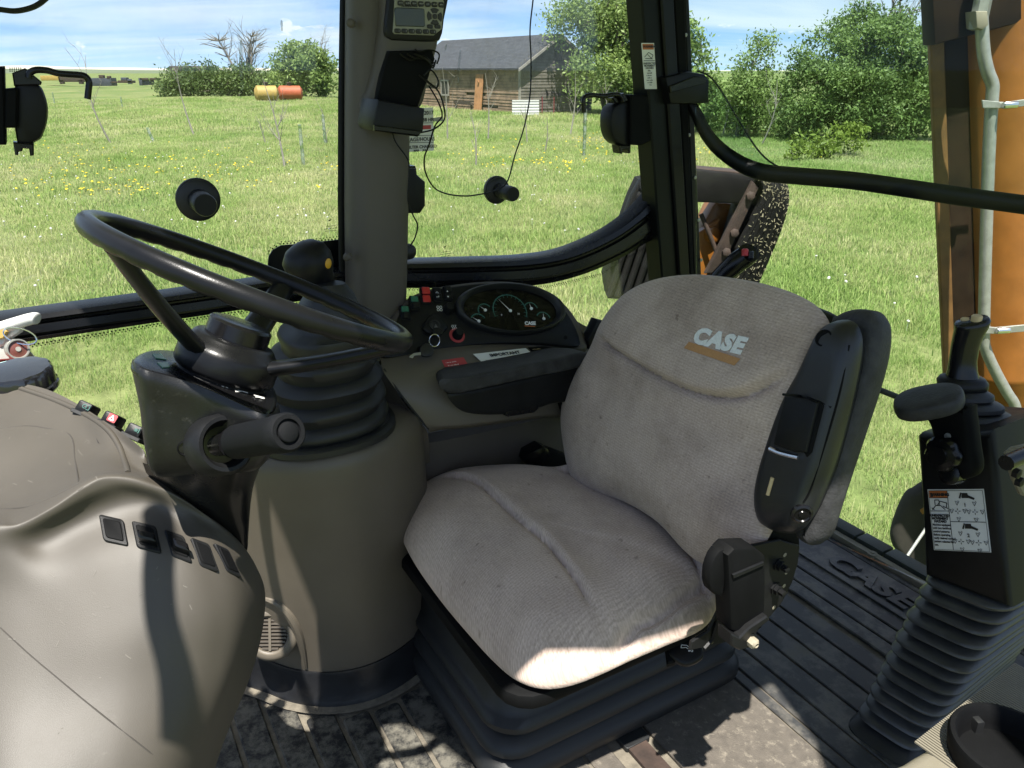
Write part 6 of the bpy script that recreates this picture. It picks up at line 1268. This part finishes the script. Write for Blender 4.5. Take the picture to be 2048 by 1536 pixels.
for i, (c, m, ic) in enumerate((((168, 812), m_green, 0), ((220, 834), m_redl, 1), ((268, 858), m_green, 2))):
    o = PD(c, 1.06 - .02 * i); ax = (PD((c[0] + 20, c[1] + 9), 1.06 - .02 * i) - o).normalized(); n = (EYE - o).normalized(); n = (n - ax * n.dot(ax)).normalized(); ay = n.cross(ax); ay = ay if ay.z > 0 else -ay
    mb = MB(); mb.prism(rrect(o - ay * .002 - n * .0, ax * .0105, ay * .0085, .003, 3), -n * .03, .003, 2); s_ = build('rocker_switch', mb, m_black, cowl, label=('black switch with lamp symbol', 'hazard switch with red triangle symbol', 'black switch with beacon symbol')[i])
    mb = MB(); mb.prism(rrect(o - ay * .011, ax * .0135, ay * .003, .001, 1), -n * .03, .001, 1); build('switch_base', mb, m_rubber, s_)
    f = o + ax * .0035 + n * .0006; mb = MB()
    if ic == 1:
        mb.prism(rrect(f, ax * .006, ay * .0055, .001, 1), -n * .0004); build('lens', mb, m_redl, s_); mb = MB(); stroke(mb, [f - ax * .003 - ay * .003, f + ax * .003 - ay * .003, f + ay * .0035, f - ax * .003 - ay * .003], .0013, n)
    elif ic == 0:
        stroke(mb, [f + (ax * math.cos(t) + ay * math.sin(t)) * .0028 - ax * .002 for t in [k * .8 for k in range(9)]], .0009, n); stroke(mb, [f + ax * .001 - ay * .003, f + ax * .005 - ay * .003, f + ax * .005 + ay * .003, f + ax * .002 + ay * .003], .0009, n)
    else:
        for k in range(4): d = ax * math.cos(k * .785) + ay * math.sin(k * .785); stroke(mb, [f - d * .003, f + d * .003], .0007, n)
        stroke(mb, [f + ax * .004 - ay * .003, f + ax * .004 + ay * .003], .0012, n)
    build('symbol', mb, m_label if ic == 1 else m_teal, s_, flat=True)

# ---- reservoir cap knob and fire extinguisher head behind the cowl
rc_ = thing('round_knob', 'black scalloped knob cap at the left edge on top of the beige cowl', 'knob', PD((46, 765), 1.17))
o = PD((46, 772), 1.16); kx = (ZA * .97 - FW * .1).normalized(); mb = MB(); rs = []
for r, h in ((.046, -.008), (.049, -.004), (.049, .002), (.0465, .004), (.0465, .024), (.043, .029), (.02, .031), (.001, .031)):
    rs.append([o + kx * h + (Vector((1, 0, 0)) * math.cos(t) + kx.cross(Vector((1, 0, 0))) * math.sin(t)) * r * (1 - (.045 if 0 < h < .03 and r > .03 else 0) * (.5 + .5 * math.cos(t * 10)) ** 2) for t in [2 * math.pi * k / 80 for k in range(80)]])
mb.rings(rs); build('cap', mb, mat('shiny_black_knob', (.010, .010, .011), .16, var=.1, bump=.02, coat=.5), rc_, ang=40)
fe = thing('fire_extinguisher', 'red fire extinguisher with pale grey handle and gauge at the left edge', 'fire extinguisher', PD((10, 760), 1.27))
D = 1.27
mb = MB(); hp_ = smooth([PD(p, D) for p in ((-30, 668), (5, 655), (40, 644), (66, 637), (76, 638))], 5); mb.tube(hp_, [(.010, .012)] * (len(hp_) - 2) + [(.0085, .010), (.004, .005)], 12, flat=UP); build('handle', mb, m_white, fe, ang=60)
mb = MB(); mb.prism([PD(p, D) for p in ((-20, 664), (42, 648), (36, 662), (16, 676), (8, 690), (-20, 700))], FW * .016, .003, 1); build('trigger', mb, m_white, fe)
mb = MB(); mb.prism([PD(p, D + .005) for p in ((-30, 678), (14, 676), (26, 690), (26, 718), (-30, 722))], FW * .03, .005, 2); build('valve_body', mb, m_greyp, fe)
mb = MB(); o = PD((36, 698), D - .01); ga_ = (EYE - o).normalized() + Vector((.25, 0, 0)); mb.lathe(o, ga_, [(.0165, -.02), (.0165, -.006), (.0155, -.005), (.0165, -.003), (.0165, .004), (.0145, .004), (.0135, .001), (.001, .001)], 26); ggg = build('gauge', mb, m_steel, fe)
mb = MB(); mb.lathe(o, ga_, [(.0134, .0012), (.009, .0014), (.0088, .0015), (.001, .0015)], 22); build('gauge_face', mb, mat('gauge_face_brown', (.14, .05, .04), .3), ggg)
mb = MB(); mb.lathe(o, ga_, [(.004, .0016), (.004, .003), (.001, .003)], 12); build('gauge_stud', mb, m_greyp, ggg)
mb = MB(); mb.prism([PD(p, D + .02) for p in ((42, 690), (56, 700), (80, 726), (82, 745), (40, 745), (30, 720))], FW * .004, .001, 1); build('bracket', mb, m_greyp, fe)
rc = PD((40, 672), D - .012); mb = MB(); mb.tube([rc + Vector((.026 * math.cos(t), .004 * math.sin(t), .012 * math.sin(t) - .006 * math.cos(t))) for t in [2 * math.pi * k / 30 for k in range(30)]], .0012, 6, loop=True); build('pin_ring', mb, m_chrome, fe)
mb = MB(); mb.prism([PD(p, D - .01) for p in ((-10, 660), (8, 657), (14, 663), (6, 676), (-10, 680))], FW * .006, .001, 1); build('safety_tag', mb, m_yelp, fe)
mb = MB(); mb.lathe(PD((-6, 770), D + .03), ZA, [(.055, -.25), (.055, .018), (.045, .034), (.02, .042), (.001, .043)], 28); build('cylinder', mb, m_red, fe)
mb = MB(); mb.prism([PD(p, D - .02) for p in ((-8, 727), (34, 716), (50, 720), (46, 730), (12, 736), (-8, 736))], FW * .002, .0006, 1); build('label', mb, mat('pale_blue_tag', (.30, .48, .47), .5), fe)

# ---- backhoe control tower (right)
ct = thing('control_tower', 'black backhoe control tower with joystick, wrist rest and ribbed bellows', 'control tower', W(.65, 1.35, 0))
VT = 1.30
fp = [(1832, 872), (1838, 866), (1900, 872), (1975, 862), (1984, 860), (1992, 940), (2006, 1080), (2020, 1218), (1985, 1205), (1848, 1152), (1842, 1020)]
mb = MB(); mb.prism([PV(p, VT) for p in fp], VA * .26, .012, 3); bdy = build('body', mb, m_black, ct, ang=50)
mb = MB(); mb.prism([PV(p, VT + .02) + (-UA) * .0 for p in ((1990, 980), (2001, 985), (2012, 1130), (2003, 1130))], VA * .2, .002, 1); build('side_ledge', mb, m_black, ct)
# sticker
st = [PV(p, VT - .0015) for p in ((1855, 979), (1967, 978), (1982, 1105), (1868, 1100))]
mb = MB(); mb.prism(st, VA * .0012); ws = build('warning_sticker', mb, m_label, ct, label='white and orange warning sticker with control pictograms', flat=True)
sa, sn = (st[1] - st[0]).normalized(), -VA; sb = (st[0] - st[3]).normalized()
mb = MB(); patch(mb, st, .025, .02, .36, .135, .0006, sn); build('orange_panel', mb, m_orangel, ws, flat=True)
mb = MB(); Bq = lambda a, b: bil(st, a, b) + sn * .0009
put_text(mb, 'WARNING', Bq(.222, .085), sa, sb, .0076, .0001, .0005)
mb.add([Bq(.04, .12), Bq(.10, .12), Bq(.07, .045)], [(0, 1, 2)])
for k, s_ in enumerate(('UNEXPECTED', 'MOVEMENT', 'HAZARD')): put_text(mb, s_, Bq(.185, .425 + k * .048), sa, sb, .0060, .0001, .0004)
for k, s_ in enumerate(('Machine equipped', 'with two backhoe', 'control patterns.', 'Before operating', 'verify desired control', 'pattern selected for', 'use.')): put_text(mb, s_, Bq(.035, .575 + k * .055), sa, sb, .0056, .0001, .0002, align='LEFT', sx=.86)
for a, b, w_ in (((.365, .02), (.365, .985), .0011), ((.37, .52), (.985, .52), .0011), ((.025, .135), (.365, .135), .0011), ((.025, .35), (.365, .35), .0011)): stroke(mb, [Bq(*a), Bq(*b)], w_, sn, .0002)
fr_ = [(.02, .02), (.985, .02), (.985, .985), (.02, .985), (.02, .02)]; stroke(mb, [Bq(*q) for q in fr_], .0008, sn, .0002)
def picto(lines, w_=.0012):
    for l in lines: stroke(mb, [Bq(*q) for q in l], w_, sn, .0003)
picto([[(.06, .33), (.13, .26), (.22, .26), (.30, .33)], [(.12, .25), (.12, .17), (.2, .17), (.2, .25)], [(.16, .26), (.22, .19), (.34, .22), (.32, .30)], [(.05, .30), (.10, .33)], [(.26, .27), (.35, .31)]], .0016)
for oy, fl_ in ((0, 1), (.49, -1)):
    yb = .11 + oy
    for k in range(3): mb.add([Bq(.62 + a, yb + b) for a, b in (((0, -.05), (.10, -.05), (.12, .03), (-.01, .03)), ((.10, -.02), (.22, .03), (.20, .06), (.08, .02)), ((-.06, .03), (-.02, -.06), (.0, -.05), (-.03, .04)))[k]], [(0, 1, 2, 3)])
    for cxp, cyp in ((.52, .35 + oy), (.82, .36 + oy)):
        picto([[(cxp - .05, cyp), (cxp - .015, cyp)], [(cxp + .015, cyp), (cxp + .05, cyp)], [(cxp, cyp - .045), (cxp, cyp - .015)], [(cxp, cyp + .015), (cxp, cyp + .045)]], .0014)
        for dx, dy in ((0, -.13), (0, .13), (-.11, 0), (.12, 0)):
            x, y = cxp + dx, cyp + dy; picto([[(x - .03, y - .03), (x + .03, y - .01), (x, y + .035), (x - .03, y - .03)], [(x + .02, y - .04), (x + .045, y - .02)]], .0009)
    put_text(mb, str(1 if oy == 0 else 2), Bq(.66, .25 + oy), sa, sb, .009, .0001, .0003)
build('lettering', mb, m_ink, ws, flat=True)
# bellows at the base: fourteen folds
bot = [PZ((1708, 1432), .02), PZ((1832, 1516), .02), PZ((2010, 1350), .02)]; top_ = [PV((1846, 1148), VT), PV((2019, 1214), VT), W(0, 0, 0)]
top_[2] = top_[1] + VA * .27
def crn(t, gr):
    gr *= 1 + .012 * math.sin(t * 37) + .008 * math.sin(t * 91)
    a = bot[0].lerp(top_[0], t); b = bot[1].lerp(top_[1], t); c = bot[2].lerp(top_[2], t); d = a + (c - b); ctr_ = (a + c) / 2
    q = [ctr_ + (p - ctr_) * gr for p in (a, b, c, d)]; out = []
    for i in range(4):
        p, l, r_ = q[i], q[i - 1], q[(i + 1) % 4]; e1 = p + (l - p).normalized() * .045; e2 = p + (r_ - p).normalized() * .045
        for k in range(6): s = k / 5; out.append(e1 * (1 - s) ** 2 + p * 2 * s * (1 - s) + e2 * s * s)
    return out
NFd = 13
for k in range(NFd):
    t0 = k / NFd; dt = 1 / NFd; mb = MB(); sc_ = 1.02
    mb.rings([crn(t0 + dt * s, g_) for s, g_ in ((-.06, .90), (.10, .905), (.28, 1.02), (.36, 1.045), (.50, 1.05), (.60, 1.035), (.80, .96), (.94, .90))]); build('bellows_fold', mb, m_bellows, ct, ang=50)
mb = MB(); mb.rings([crn(-.09, 1.12), crn(-.05, 1.12), crn(-.02, 1.04), crn(.02, .92)]); build('bellows_flange', mb, m_rubber, ct, ang=40)
# joystick
VJ = 1.42
def jr(px, py, wpx, n=20, dep=.7, tw_=0, sup=2.4):
    c = PV((px, py), VJ); s = (c - EYE).dot(FW) / FPX; r = wpx * s / 2; out = []
    rg_ = Vector((1, 0, 0)); fw2 = Vector((0, 1, 0))
    for k in range(n):
        t = 2 * math.pi * k / n; a, b = math.cos(t), math.sin(t); out.append(c + rg_ * (r * math.copysign(abs(a) ** (2 / sup), a)) + fw2 * (r * dep * math.copysign(abs(b) ** (2 / sup), b)) + ZA * (tw_ * s * a))
    return out
js = MB(); js.rings([jr(1925, 760, 66), jr(1925, 740, 56), jr(1926, 720, 52), jr(1930, 695, 53), jr(1936, 672, 56), jr(1943, 655, 62, tw_=3), jr(1945, 645, 65, tw_=8), jr(1944, 640, 58, tw_=9), jr(1944, 639, 20, tw_=3)]); jst = build('joystick', js, mat('glossy_joystick', (.010, .010, .011), .2, var=.1, bump=.01, coat=.0, spec=.3), ct, ang=60)
for p in ((1931, 641), (1953, 635)): mb = MB(); mb.lathe(PV((p[0], p[1] + 4), VJ), ZA + VA * -.1, [(.0095, -.006), (.0095, .006), (.008, .008), (.001, .008)], 16); build('thumb_button', mb, m_tan, jst)
mb = MB(); mb.rings([jr(1925, 776, 86, 30), jr(1925, 773, 94, 30), jr(1925, 763, 96, 30), jr(1925, 755, 84, 30), jr(1925, 752, 60, 30)]); build('joystick_collar', mb, m_black, jst, ang=50)
mb = MB(); rs = []
for k in range(4):
    x, y, w_ = 1940 + k * 9, 790 + k * 21, 88 + k * 20
    rs += [jr(x, y - 8, w_ * .78, 30), jr(x, y - 3, w_, 30), jr(x, y + 4, w_ * 1.02, 30), jr(x, y + 8, w_ * .8, 30)]
rs = [jr(1928, 772, 60, 30)] + rs + [jr(1975, 870, 150, 30)]
mb.rings(rs); build('joystick_boot', mb, m_rubber, ct, ang=40)
# wrist rest
wc = PV((1857, 803), 1.20); wx = (PV((1928, 790), 1.23) - PV((1786, 815), 1.17)) / 2; wy = Vector((-wx.y, wx.x, .12 * wx.length)).normalized() * .042
wn = wx.cross(wy).normalized(); wn = wn if wn.z > 0 else -wn
mb = MB(); el = lambda f, h: [wc + wx * (f * math.copysign(abs(math.cos(t)) ** .8, math.cos(t))) + wy * (f * math.copysign(abs(math.sin(t)) ** .8, math.sin(t))) + wn * h for t in [2 * math.pi * k / 40 for k in range(40)]]
mb.rings([el(.6, -.014), el(.9, -.014), el(.97, -.011), el(1, -.004), el(1, .003), el(.97, .009), el(.9, .012), el(.5, .014), el(.02, .0145)]); build('wrist_rest', mb, m_pad, ct, ang=50)
VW = 1.215
mb = MB(); mb.prism(smooth([PV(p, VW) for p in ((1826, 822), (1925, 812), (1936, 830), (1945, 900), (1950, 940), (1938, 958), (1900, 962), (1872, 950), (1862, 920), (1860, 870), (1850, 842))], 3, True), VA * .035, .012, 3); build('wrist_bracket', mb, m_blackm, ct, ang=50)
o = PV((1893, 905), VW - .004); mb = MB(); rs = []
for r, h in ((.020, 0), (.030, .003), (.031, .014), (.027, .020), (.016, .022), (.015, .026), (.001, .026)): rs.append([o - VA * h + (UA * math.cos(t) + ZA * math.sin(t)) * r * (1 - .13 * (r > .02) * (.5 + .5 * math.cos(5 * t)) ** 2) for t in [2 * math.pi * k / 50 for k in range(50)]])
mb.rings(rs); build('clamp_knob', mb, m_glossb, ct, ang=40)
mb = MB(); mb.lathe(PV((1896, 872), VW - .001), -VA, [(.0055, 0), (.005, .003), (.001, .004)], 12); build('screw', mb, m_steel, ct)
mb = MB(); mb.lathe(PV((1900, 948), VW - .002), -VA + ZA * .2, [(.018, -.02), (.018, .004), (.014, .006), (.001, .006)], 20); build('clamp_pivot', mb, m_glossb, ct)
# second control edge at the right border
rp_ = thing('control_plate', 'dusty beige plate with black rod and bolts at the right edge of the photo', 'bracket', PU((2045, 950), .5))
mb = MB(); mb.prism([PU(p, .50) for p in ((2018, 910), (2034, 896), (2110, 880), (2110, 1010), (2046, 992), (2030, 960))], UA * .01, .003, 1); build('plate', mb, m_sill, rp_)
mb = MB(); mb.tube([PU(p, .47) for p in ((2012, 926), (2040, 914), (2120, 880))], .011, 10); build('rod', mb, m_glossb, rp_)
for p in ((2028, 944), (2034, 961)): mb = MB(); mb.lathe(PU(p, .495), -UA, [(.008, 0), (.008, .008), (.003, .010), (.001, .010)], 6); build('bolt', mb, m_black, rp_)

# ---- cup holder on the ribbed beige console, bottom right
chz = .50
cs = thing('cup_holder_console', 'beige ribbed console with a round black cup holder in the bottom right corner', 'cup holder', PZ((1990, 1480), chz))
cpl = [PZ(p, chz - .03) for p in ((1778, 1560), (1806, 1520), (1850, 1494), (1892, 1462), (1930, 1420), (1975, 1380), (2060, 1318), (2220, 1260), (2400, 1500), (2300, 1800), (1900, 1800))]
mb = MB(); mb.prism(smooth(cpl, 2, True), ZA * -.10, .015, 3); build('console', mb, m_rib, cs, ang=50)
a, b = PZ((1880, 1478), chz - .029), PZ((2100, 1300), chz - .029)
dr = (b - a).normalized(); pr = ZA.cross(dr).normalized(); mb = MB()
for k in range(60):
    c = a + dr * (k * .0042 - .03) ; mb.box(c - pr * .06, dr * .0013, pr * .075, ZA * .0012)
build('ribs', mb, m_rib, cs, kind='stuff', flat=True)
cc = PZ((2020, 1488), chz); mb = MB(); mb.lathe(cc, ZA, [(.050, -.10), (.062, -.03), (.066, -.004), (.064, .002), (.059, .003), (.055, -.004), (.053, -.02), (.050, -.0275), (.001, -.0275)], 40); cu = build('cup', mb, m_blackm, cs, ang=50)
for t in (100, 215, 330): mb = MB(); d = Vector((math.cos(R(t)), math.sin(R(t)), 0)); mb.box(cc + d * .049 - ZA * .03, d * .006, ZA.cross(d) * .005, ZA * .02, .002); build('grip_tab', mb, m_rubber, cu)

# ================================================================== MACHINE PARTS OUTSIDE
# ---- backhoe boom post with hydraulic line
bm_ = thing('boom_post', 'dark steel post with orange cylinder beside it behind the rear window', 'machine boom', Vector((1.9, 2.6, 0)))
YB = 2.45
def PY(p, y): r = ray(*p); return EYE + r * (y / r.y)
mb = MB(); mb.prism([PY(p, YB + .12) for p in ((1878, -90), (1950, -90), (1985, 1700), (1940, 1700))], Vector((.0, .06, 0)), .01, 2); build('dark_post', mb, m_brownp, bm_)
mb = MB(); mb.prism([PY(p, YB + .115) for p in ((1852, -90), (1884, -90), (1916, 900), (1896, 900))], Vector((0, .02, 0)), .004, 1); build('post_edge', mb, mat('brown_edge_paint', (.13, .065, .018), .6, var=.3), bm_)
oc0, oc1 = PY((2026, 900), YB + .16), PY((2012, -120), YB + .16); oc0 = oc1 + (oc0 - oc1) * 1.66
mb = MB(); mb.lathe(oc0, oc1 - oc0, [(.148, 0), (.148, 1.50), (.150, 1.505), (.150, 1.52), (.148, 1.525), (.146, (oc1 - oc0).length)], 40); build('orange_cylinder', mb, m_orange, bm_, ang=30)
mb = MB(); mb.prism([PY(p, YB + .02) for p in ((1870, 90), (2100, 30), (2100, -100), (1860, -100))], Vector((0, .08, 0)), .01, 2); build('cross_beam', mb, m_brownp, bm_)
hl = thing('hydraulic_tube', 'bent zinc hydraulic tube with hose clamps in front of the orange cylinder', 'tube', PY((1975, 400), YB))
tp_ = smooth([PY(p, YB - .02) for p in ((1962, -60), (1962, 10), (1964, 60), (1968, 110), (1976, 145), (1985, 170), (1984, 200), (1978, 300), (1972, 480), (1968, 660), (1972, 700), (1992, 745), (2014, 785), (2030, 812), (2032, 850), (2034, 900), (2050, 1150), (2060, 1400))], 5); mb = MB(); mb.tube(tp_, .0178, 14); build('tube', mb, m_steel, hl, ang=60)
mb = MB(); mb.prism([PY(p, YB - .05) for p in ((1952, 22), (1976, 22), (1978, 50), (1966, 60), (1954, 56))], Vector((0, .06, 0)), .005, 2); build('coupling', mb, m_cream, hl)
mb = MB(); mb.lathe(PY((1962, 20), YB - .02), ZA * -1, [(.024, -.12), (.024, .03), (.022, .05)], 6); build('union_nut', mb, m_steel, hl)
for y, x in ((208, 1980), (659, 1966)):
    mb = MB(); mb.prism([PY(p, YB - .046) for p in ((x - 16, y - 8), (x + 26, y - 4), (2056, y - 10), (2056, y + 4), (x + 26, y + 9), (x - 14, y + 8))], Vector((0, .006, 0)), .0015, 1); cl_ = build('hose_clamp', mb, m_steel, hl)
    mb = MB(); p0 = PY((x + 38, y + 2), YB - .055); mb.lathe(p0, Vector((1, 0, .05)), [(.008, -.018), (.011, -.014), (.011, .022), (.007, .026), (.001, .026)], 10); build('clamp_screw', mb, m_chrome, cl_)
# ---- grey casting below the rear window
gcst = thing('swing_casting', 'grey-brown dirty casting with pale rod just behind the rear sill', 'casting', PY((1825, 1060), 2.75))
mb = MB(); mb.prism(smooth([PY(p, 2.75) for p in ((1816, 1000), (1835, 985), (1880, 980), (1900, 1160), (1840, 1140), (1800, 1110), (1788, 1080), (1798, 1040))], 3, True), Vector((0, .06, 0)), .025, 3); build('casting', mb, mat('dusty_casting', (.030, .026, .020), .85, var=.35, vs=9, bump=.3, bs=60), gcst)
mb = MB(); mb.lathe(PY((1846, 1012), 2.76), Vector((-.3, -1, .3)), [(.035, -.02), (.035, .0), (.02, .01), (.001, .01)], 24); build('orange_boss', mb, m_orange, gcst)
mb = MB(); mb.tube([PY((1808, 1122), 2.5), PY((1850, 1060), 2.6), PY((1880, 1010), 2.7)], .006, 8); build('rod', mb, m_steel, gcst)
# ---- stabiliser foot with rubber pads
sf = thing('stabiliser_foot', 'raised stabiliser foot with ribbed rubber pads and orange leg outside the window', 'stabiliser', PY((1400, 560), 3.0))
YS = 2.95
mb = MB(); mb.prism([PY(p, YS) for p in ((1296, 348), (1330, 340), (1395, 338), (1512, 352), (1520, 370), (1476, 408), (1300, 402))], Vector((0, .10, 0)), .012, 2); build('top_plate', mb, m_grime, sf)
mb = MB(); mb.prism([PY(p, YS + .012) for p in ((1392, 336), (1505, 346), (1512, 353), (1392, 345))], Vector((0, .11, .0)), .003, 1); build('top_lip', mb, m_rust, sf)
mb = MB(); mb.prism([PY(p, YS + .02) for p in ((1472, 402), (1524, 365), (1434, 590), (1412, 600))], Vector((0, .06, 0)), .01, 2); build('side_plate', mb, m_grime, sf)
mb = MB(); mb.prism([PY(p, YS - .02) for p in ((1505, 362), (1518, 376), (1440, 545), (1410, 548))], Vector((0, .03, 0)), .006, 2); st_ = build('clamp_strip', mb, m_rust, sf)
for p in ((1500, 392), (1468, 466), (1452, 504)):
    mb = MB(); mb.lathe(PY(p, YS - .02), Vector((0, -1, .2)), [(.017, 0), (.017, .012), (.010, .016), (.001, .016)], 6); build('bolt', mb, m_rust, st_)
# right pad: curved laminated rubber, one lamination per rib
def lam(pa, pb, name='pad_rib'):
    n = len(pa); mb = MB(); mb.rings([[a, b, b + Vector((0, .22, 0)), a + Vector((0, .22, 0))] for a, b in zip(pa, pb)]); return build(name, mb, m_padrub, sf, ang=50)
cl0 = [(1514, 356), (1526, 372), (1518, 412), (1490, 470), (1458, 530), (1430, 600)]
cl1 = [(1574, 362), (1579, 385), (1576, 420), (1560, 470), (1535, 530), (1500, 610)]
for k in range(6):
    a, b = k / 6 + .008, (k + 1) / 6 - .012; off = .012 * (k % 2)
    def mix(t): return smooth([PY((p[0] + (q[0] - p[0]) * t, p[1] + (q[1] - p[1]) * t), YS - .03 + .09 * t ** 2) for p, q in zip(cl0, cl1)], 4)
    lam(mix(a), mix(b))
# left pad
cl0 = [(1280, 362), (1264, 395), (1248, 440), (1228, 500), (1210, 560), (1216, 598)]; cl1 = [(1312, 356), (1330, 395), (1330, 440), (1335, 500), (1335, 560), (1330, 606)]
mb = MB(); mb.prism([PY(p, YS + .06) for p in cl0 + cl1[::-1]], Vector((0, .15, 0)), .01, 2); build('pad_block', mb, m_padrub, sf)
for k in range(7):
    x0 = 1218 + k * 17; mb = MB(); mb.tube([PY((x0 + 62, 400 + k * 4), YS + .05), PY((x0 + 34, 490), YS + .045), PY((x0, 592), YS + .05)], (.013, .012), 8, flat=(1, 0, 0)); build('pad_rib', mb, m_padrub, sf)
mb = MB(); mb.prism([PY(p, YS + .01) for p in ((1280, 362), (1294, 350), (1302, 364), (1240, 500), (1226, 496), (1262, 394))], Vector((0, .06, 0)), .008, 2); build('clamp_strip', mb, m_grime, sf)
for p in ((1290, 372), (1284, 394)): mb = MB(); mb.lathe(PY(p, YS + .01), Vector((0, -1, .2)), [(.024, 0), (.024, .014), (.010, .018), (.001, .018)], 10); build('bolt', mb, m_grime, sf)
# orange leg and rods seen through the frame
mb = MB(); mb.prism(smooth([PY(p, YS + .12) for p in ((1424, 412), (1440, 405), (1468, 408), (1472, 425), (1450, 500), (1424, 600), (1390, 600), (1388, 500))], 2, True), Vector((0, .14, 0)), .015, 2); build('orange_leg', mb, m_orange, sf)
mb = MB(); mb.prism([PY(p, YS + .08) for p in ((1390, 470), (1440, 440), (1428, 520), (1396, 600), (1385, 600))], Vector((0, .05, 0)), .006, 1); build('orange_gusset', mb, m_orange, sf)
mb = MB(); mb.tube([PY((1402, 428), YS + .05), PY((1420, 470), YS + .04), PY((1446, 540), YS + .03)], .009, 10); build('link_rod', mb, m_rust, sf)
mb = MB(); mb.lathe(PY((1424, 470), YS + .08), Vector((.4, -1, .1)), [(.03, -.03), (.03, .015), (.02, .02), (.001, .02)], 20); build('pivot_boss', mb, m_orange, sf)
# scattered chaff stuck to the pad
mb = MB()
for k in range(420):
    t, s_ = random.random(), random.random() ** .8; i = s_ * 4.99; j = int(i); f = i - j
    c0_ = [(1514, 356), (1526, 372), (1518, 412), (1490, 470), (1458, 530), (1430, 600)]; c1_ = [(1574, 362), (1579, 385), (1576, 420), (1560, 470), (1535, 530), (1500, 610)]
    a = (c0_[j][0] * (1 - f) + c0_[j + 1][0] * f, c0_[j][1] * (1 - f) + c0_[j + 1][1] * f); b = (c1_[j][0] * (1 - f) + c1_[j + 1][0] * f, c1_[j][1] * (1 - f) + c1_[j + 1][1] * f)
    if t > .6 or random.random() < .6:
        c = PY((a[0] + (b[0] - a[0]) * t, a[1] + (b[1] - a[1]) * t), YS - .034 + .09 * t * t); d = Vector((random.gauss(0, 1), random.gauss(0, .3), random.gauss(0, 1))).normalized() * random.uniform(.002, .007); e = Vector((-d.z, 0, d.x)) * .25
        mb.add([c - d - e, c + d - e, c + d + e, c - d + e], [(0, 1, 2, 3)])
build('chaff', mb, mat('straw_chaff', (.22, .20, .125), .9), sf, kind='stuff', flat=True)
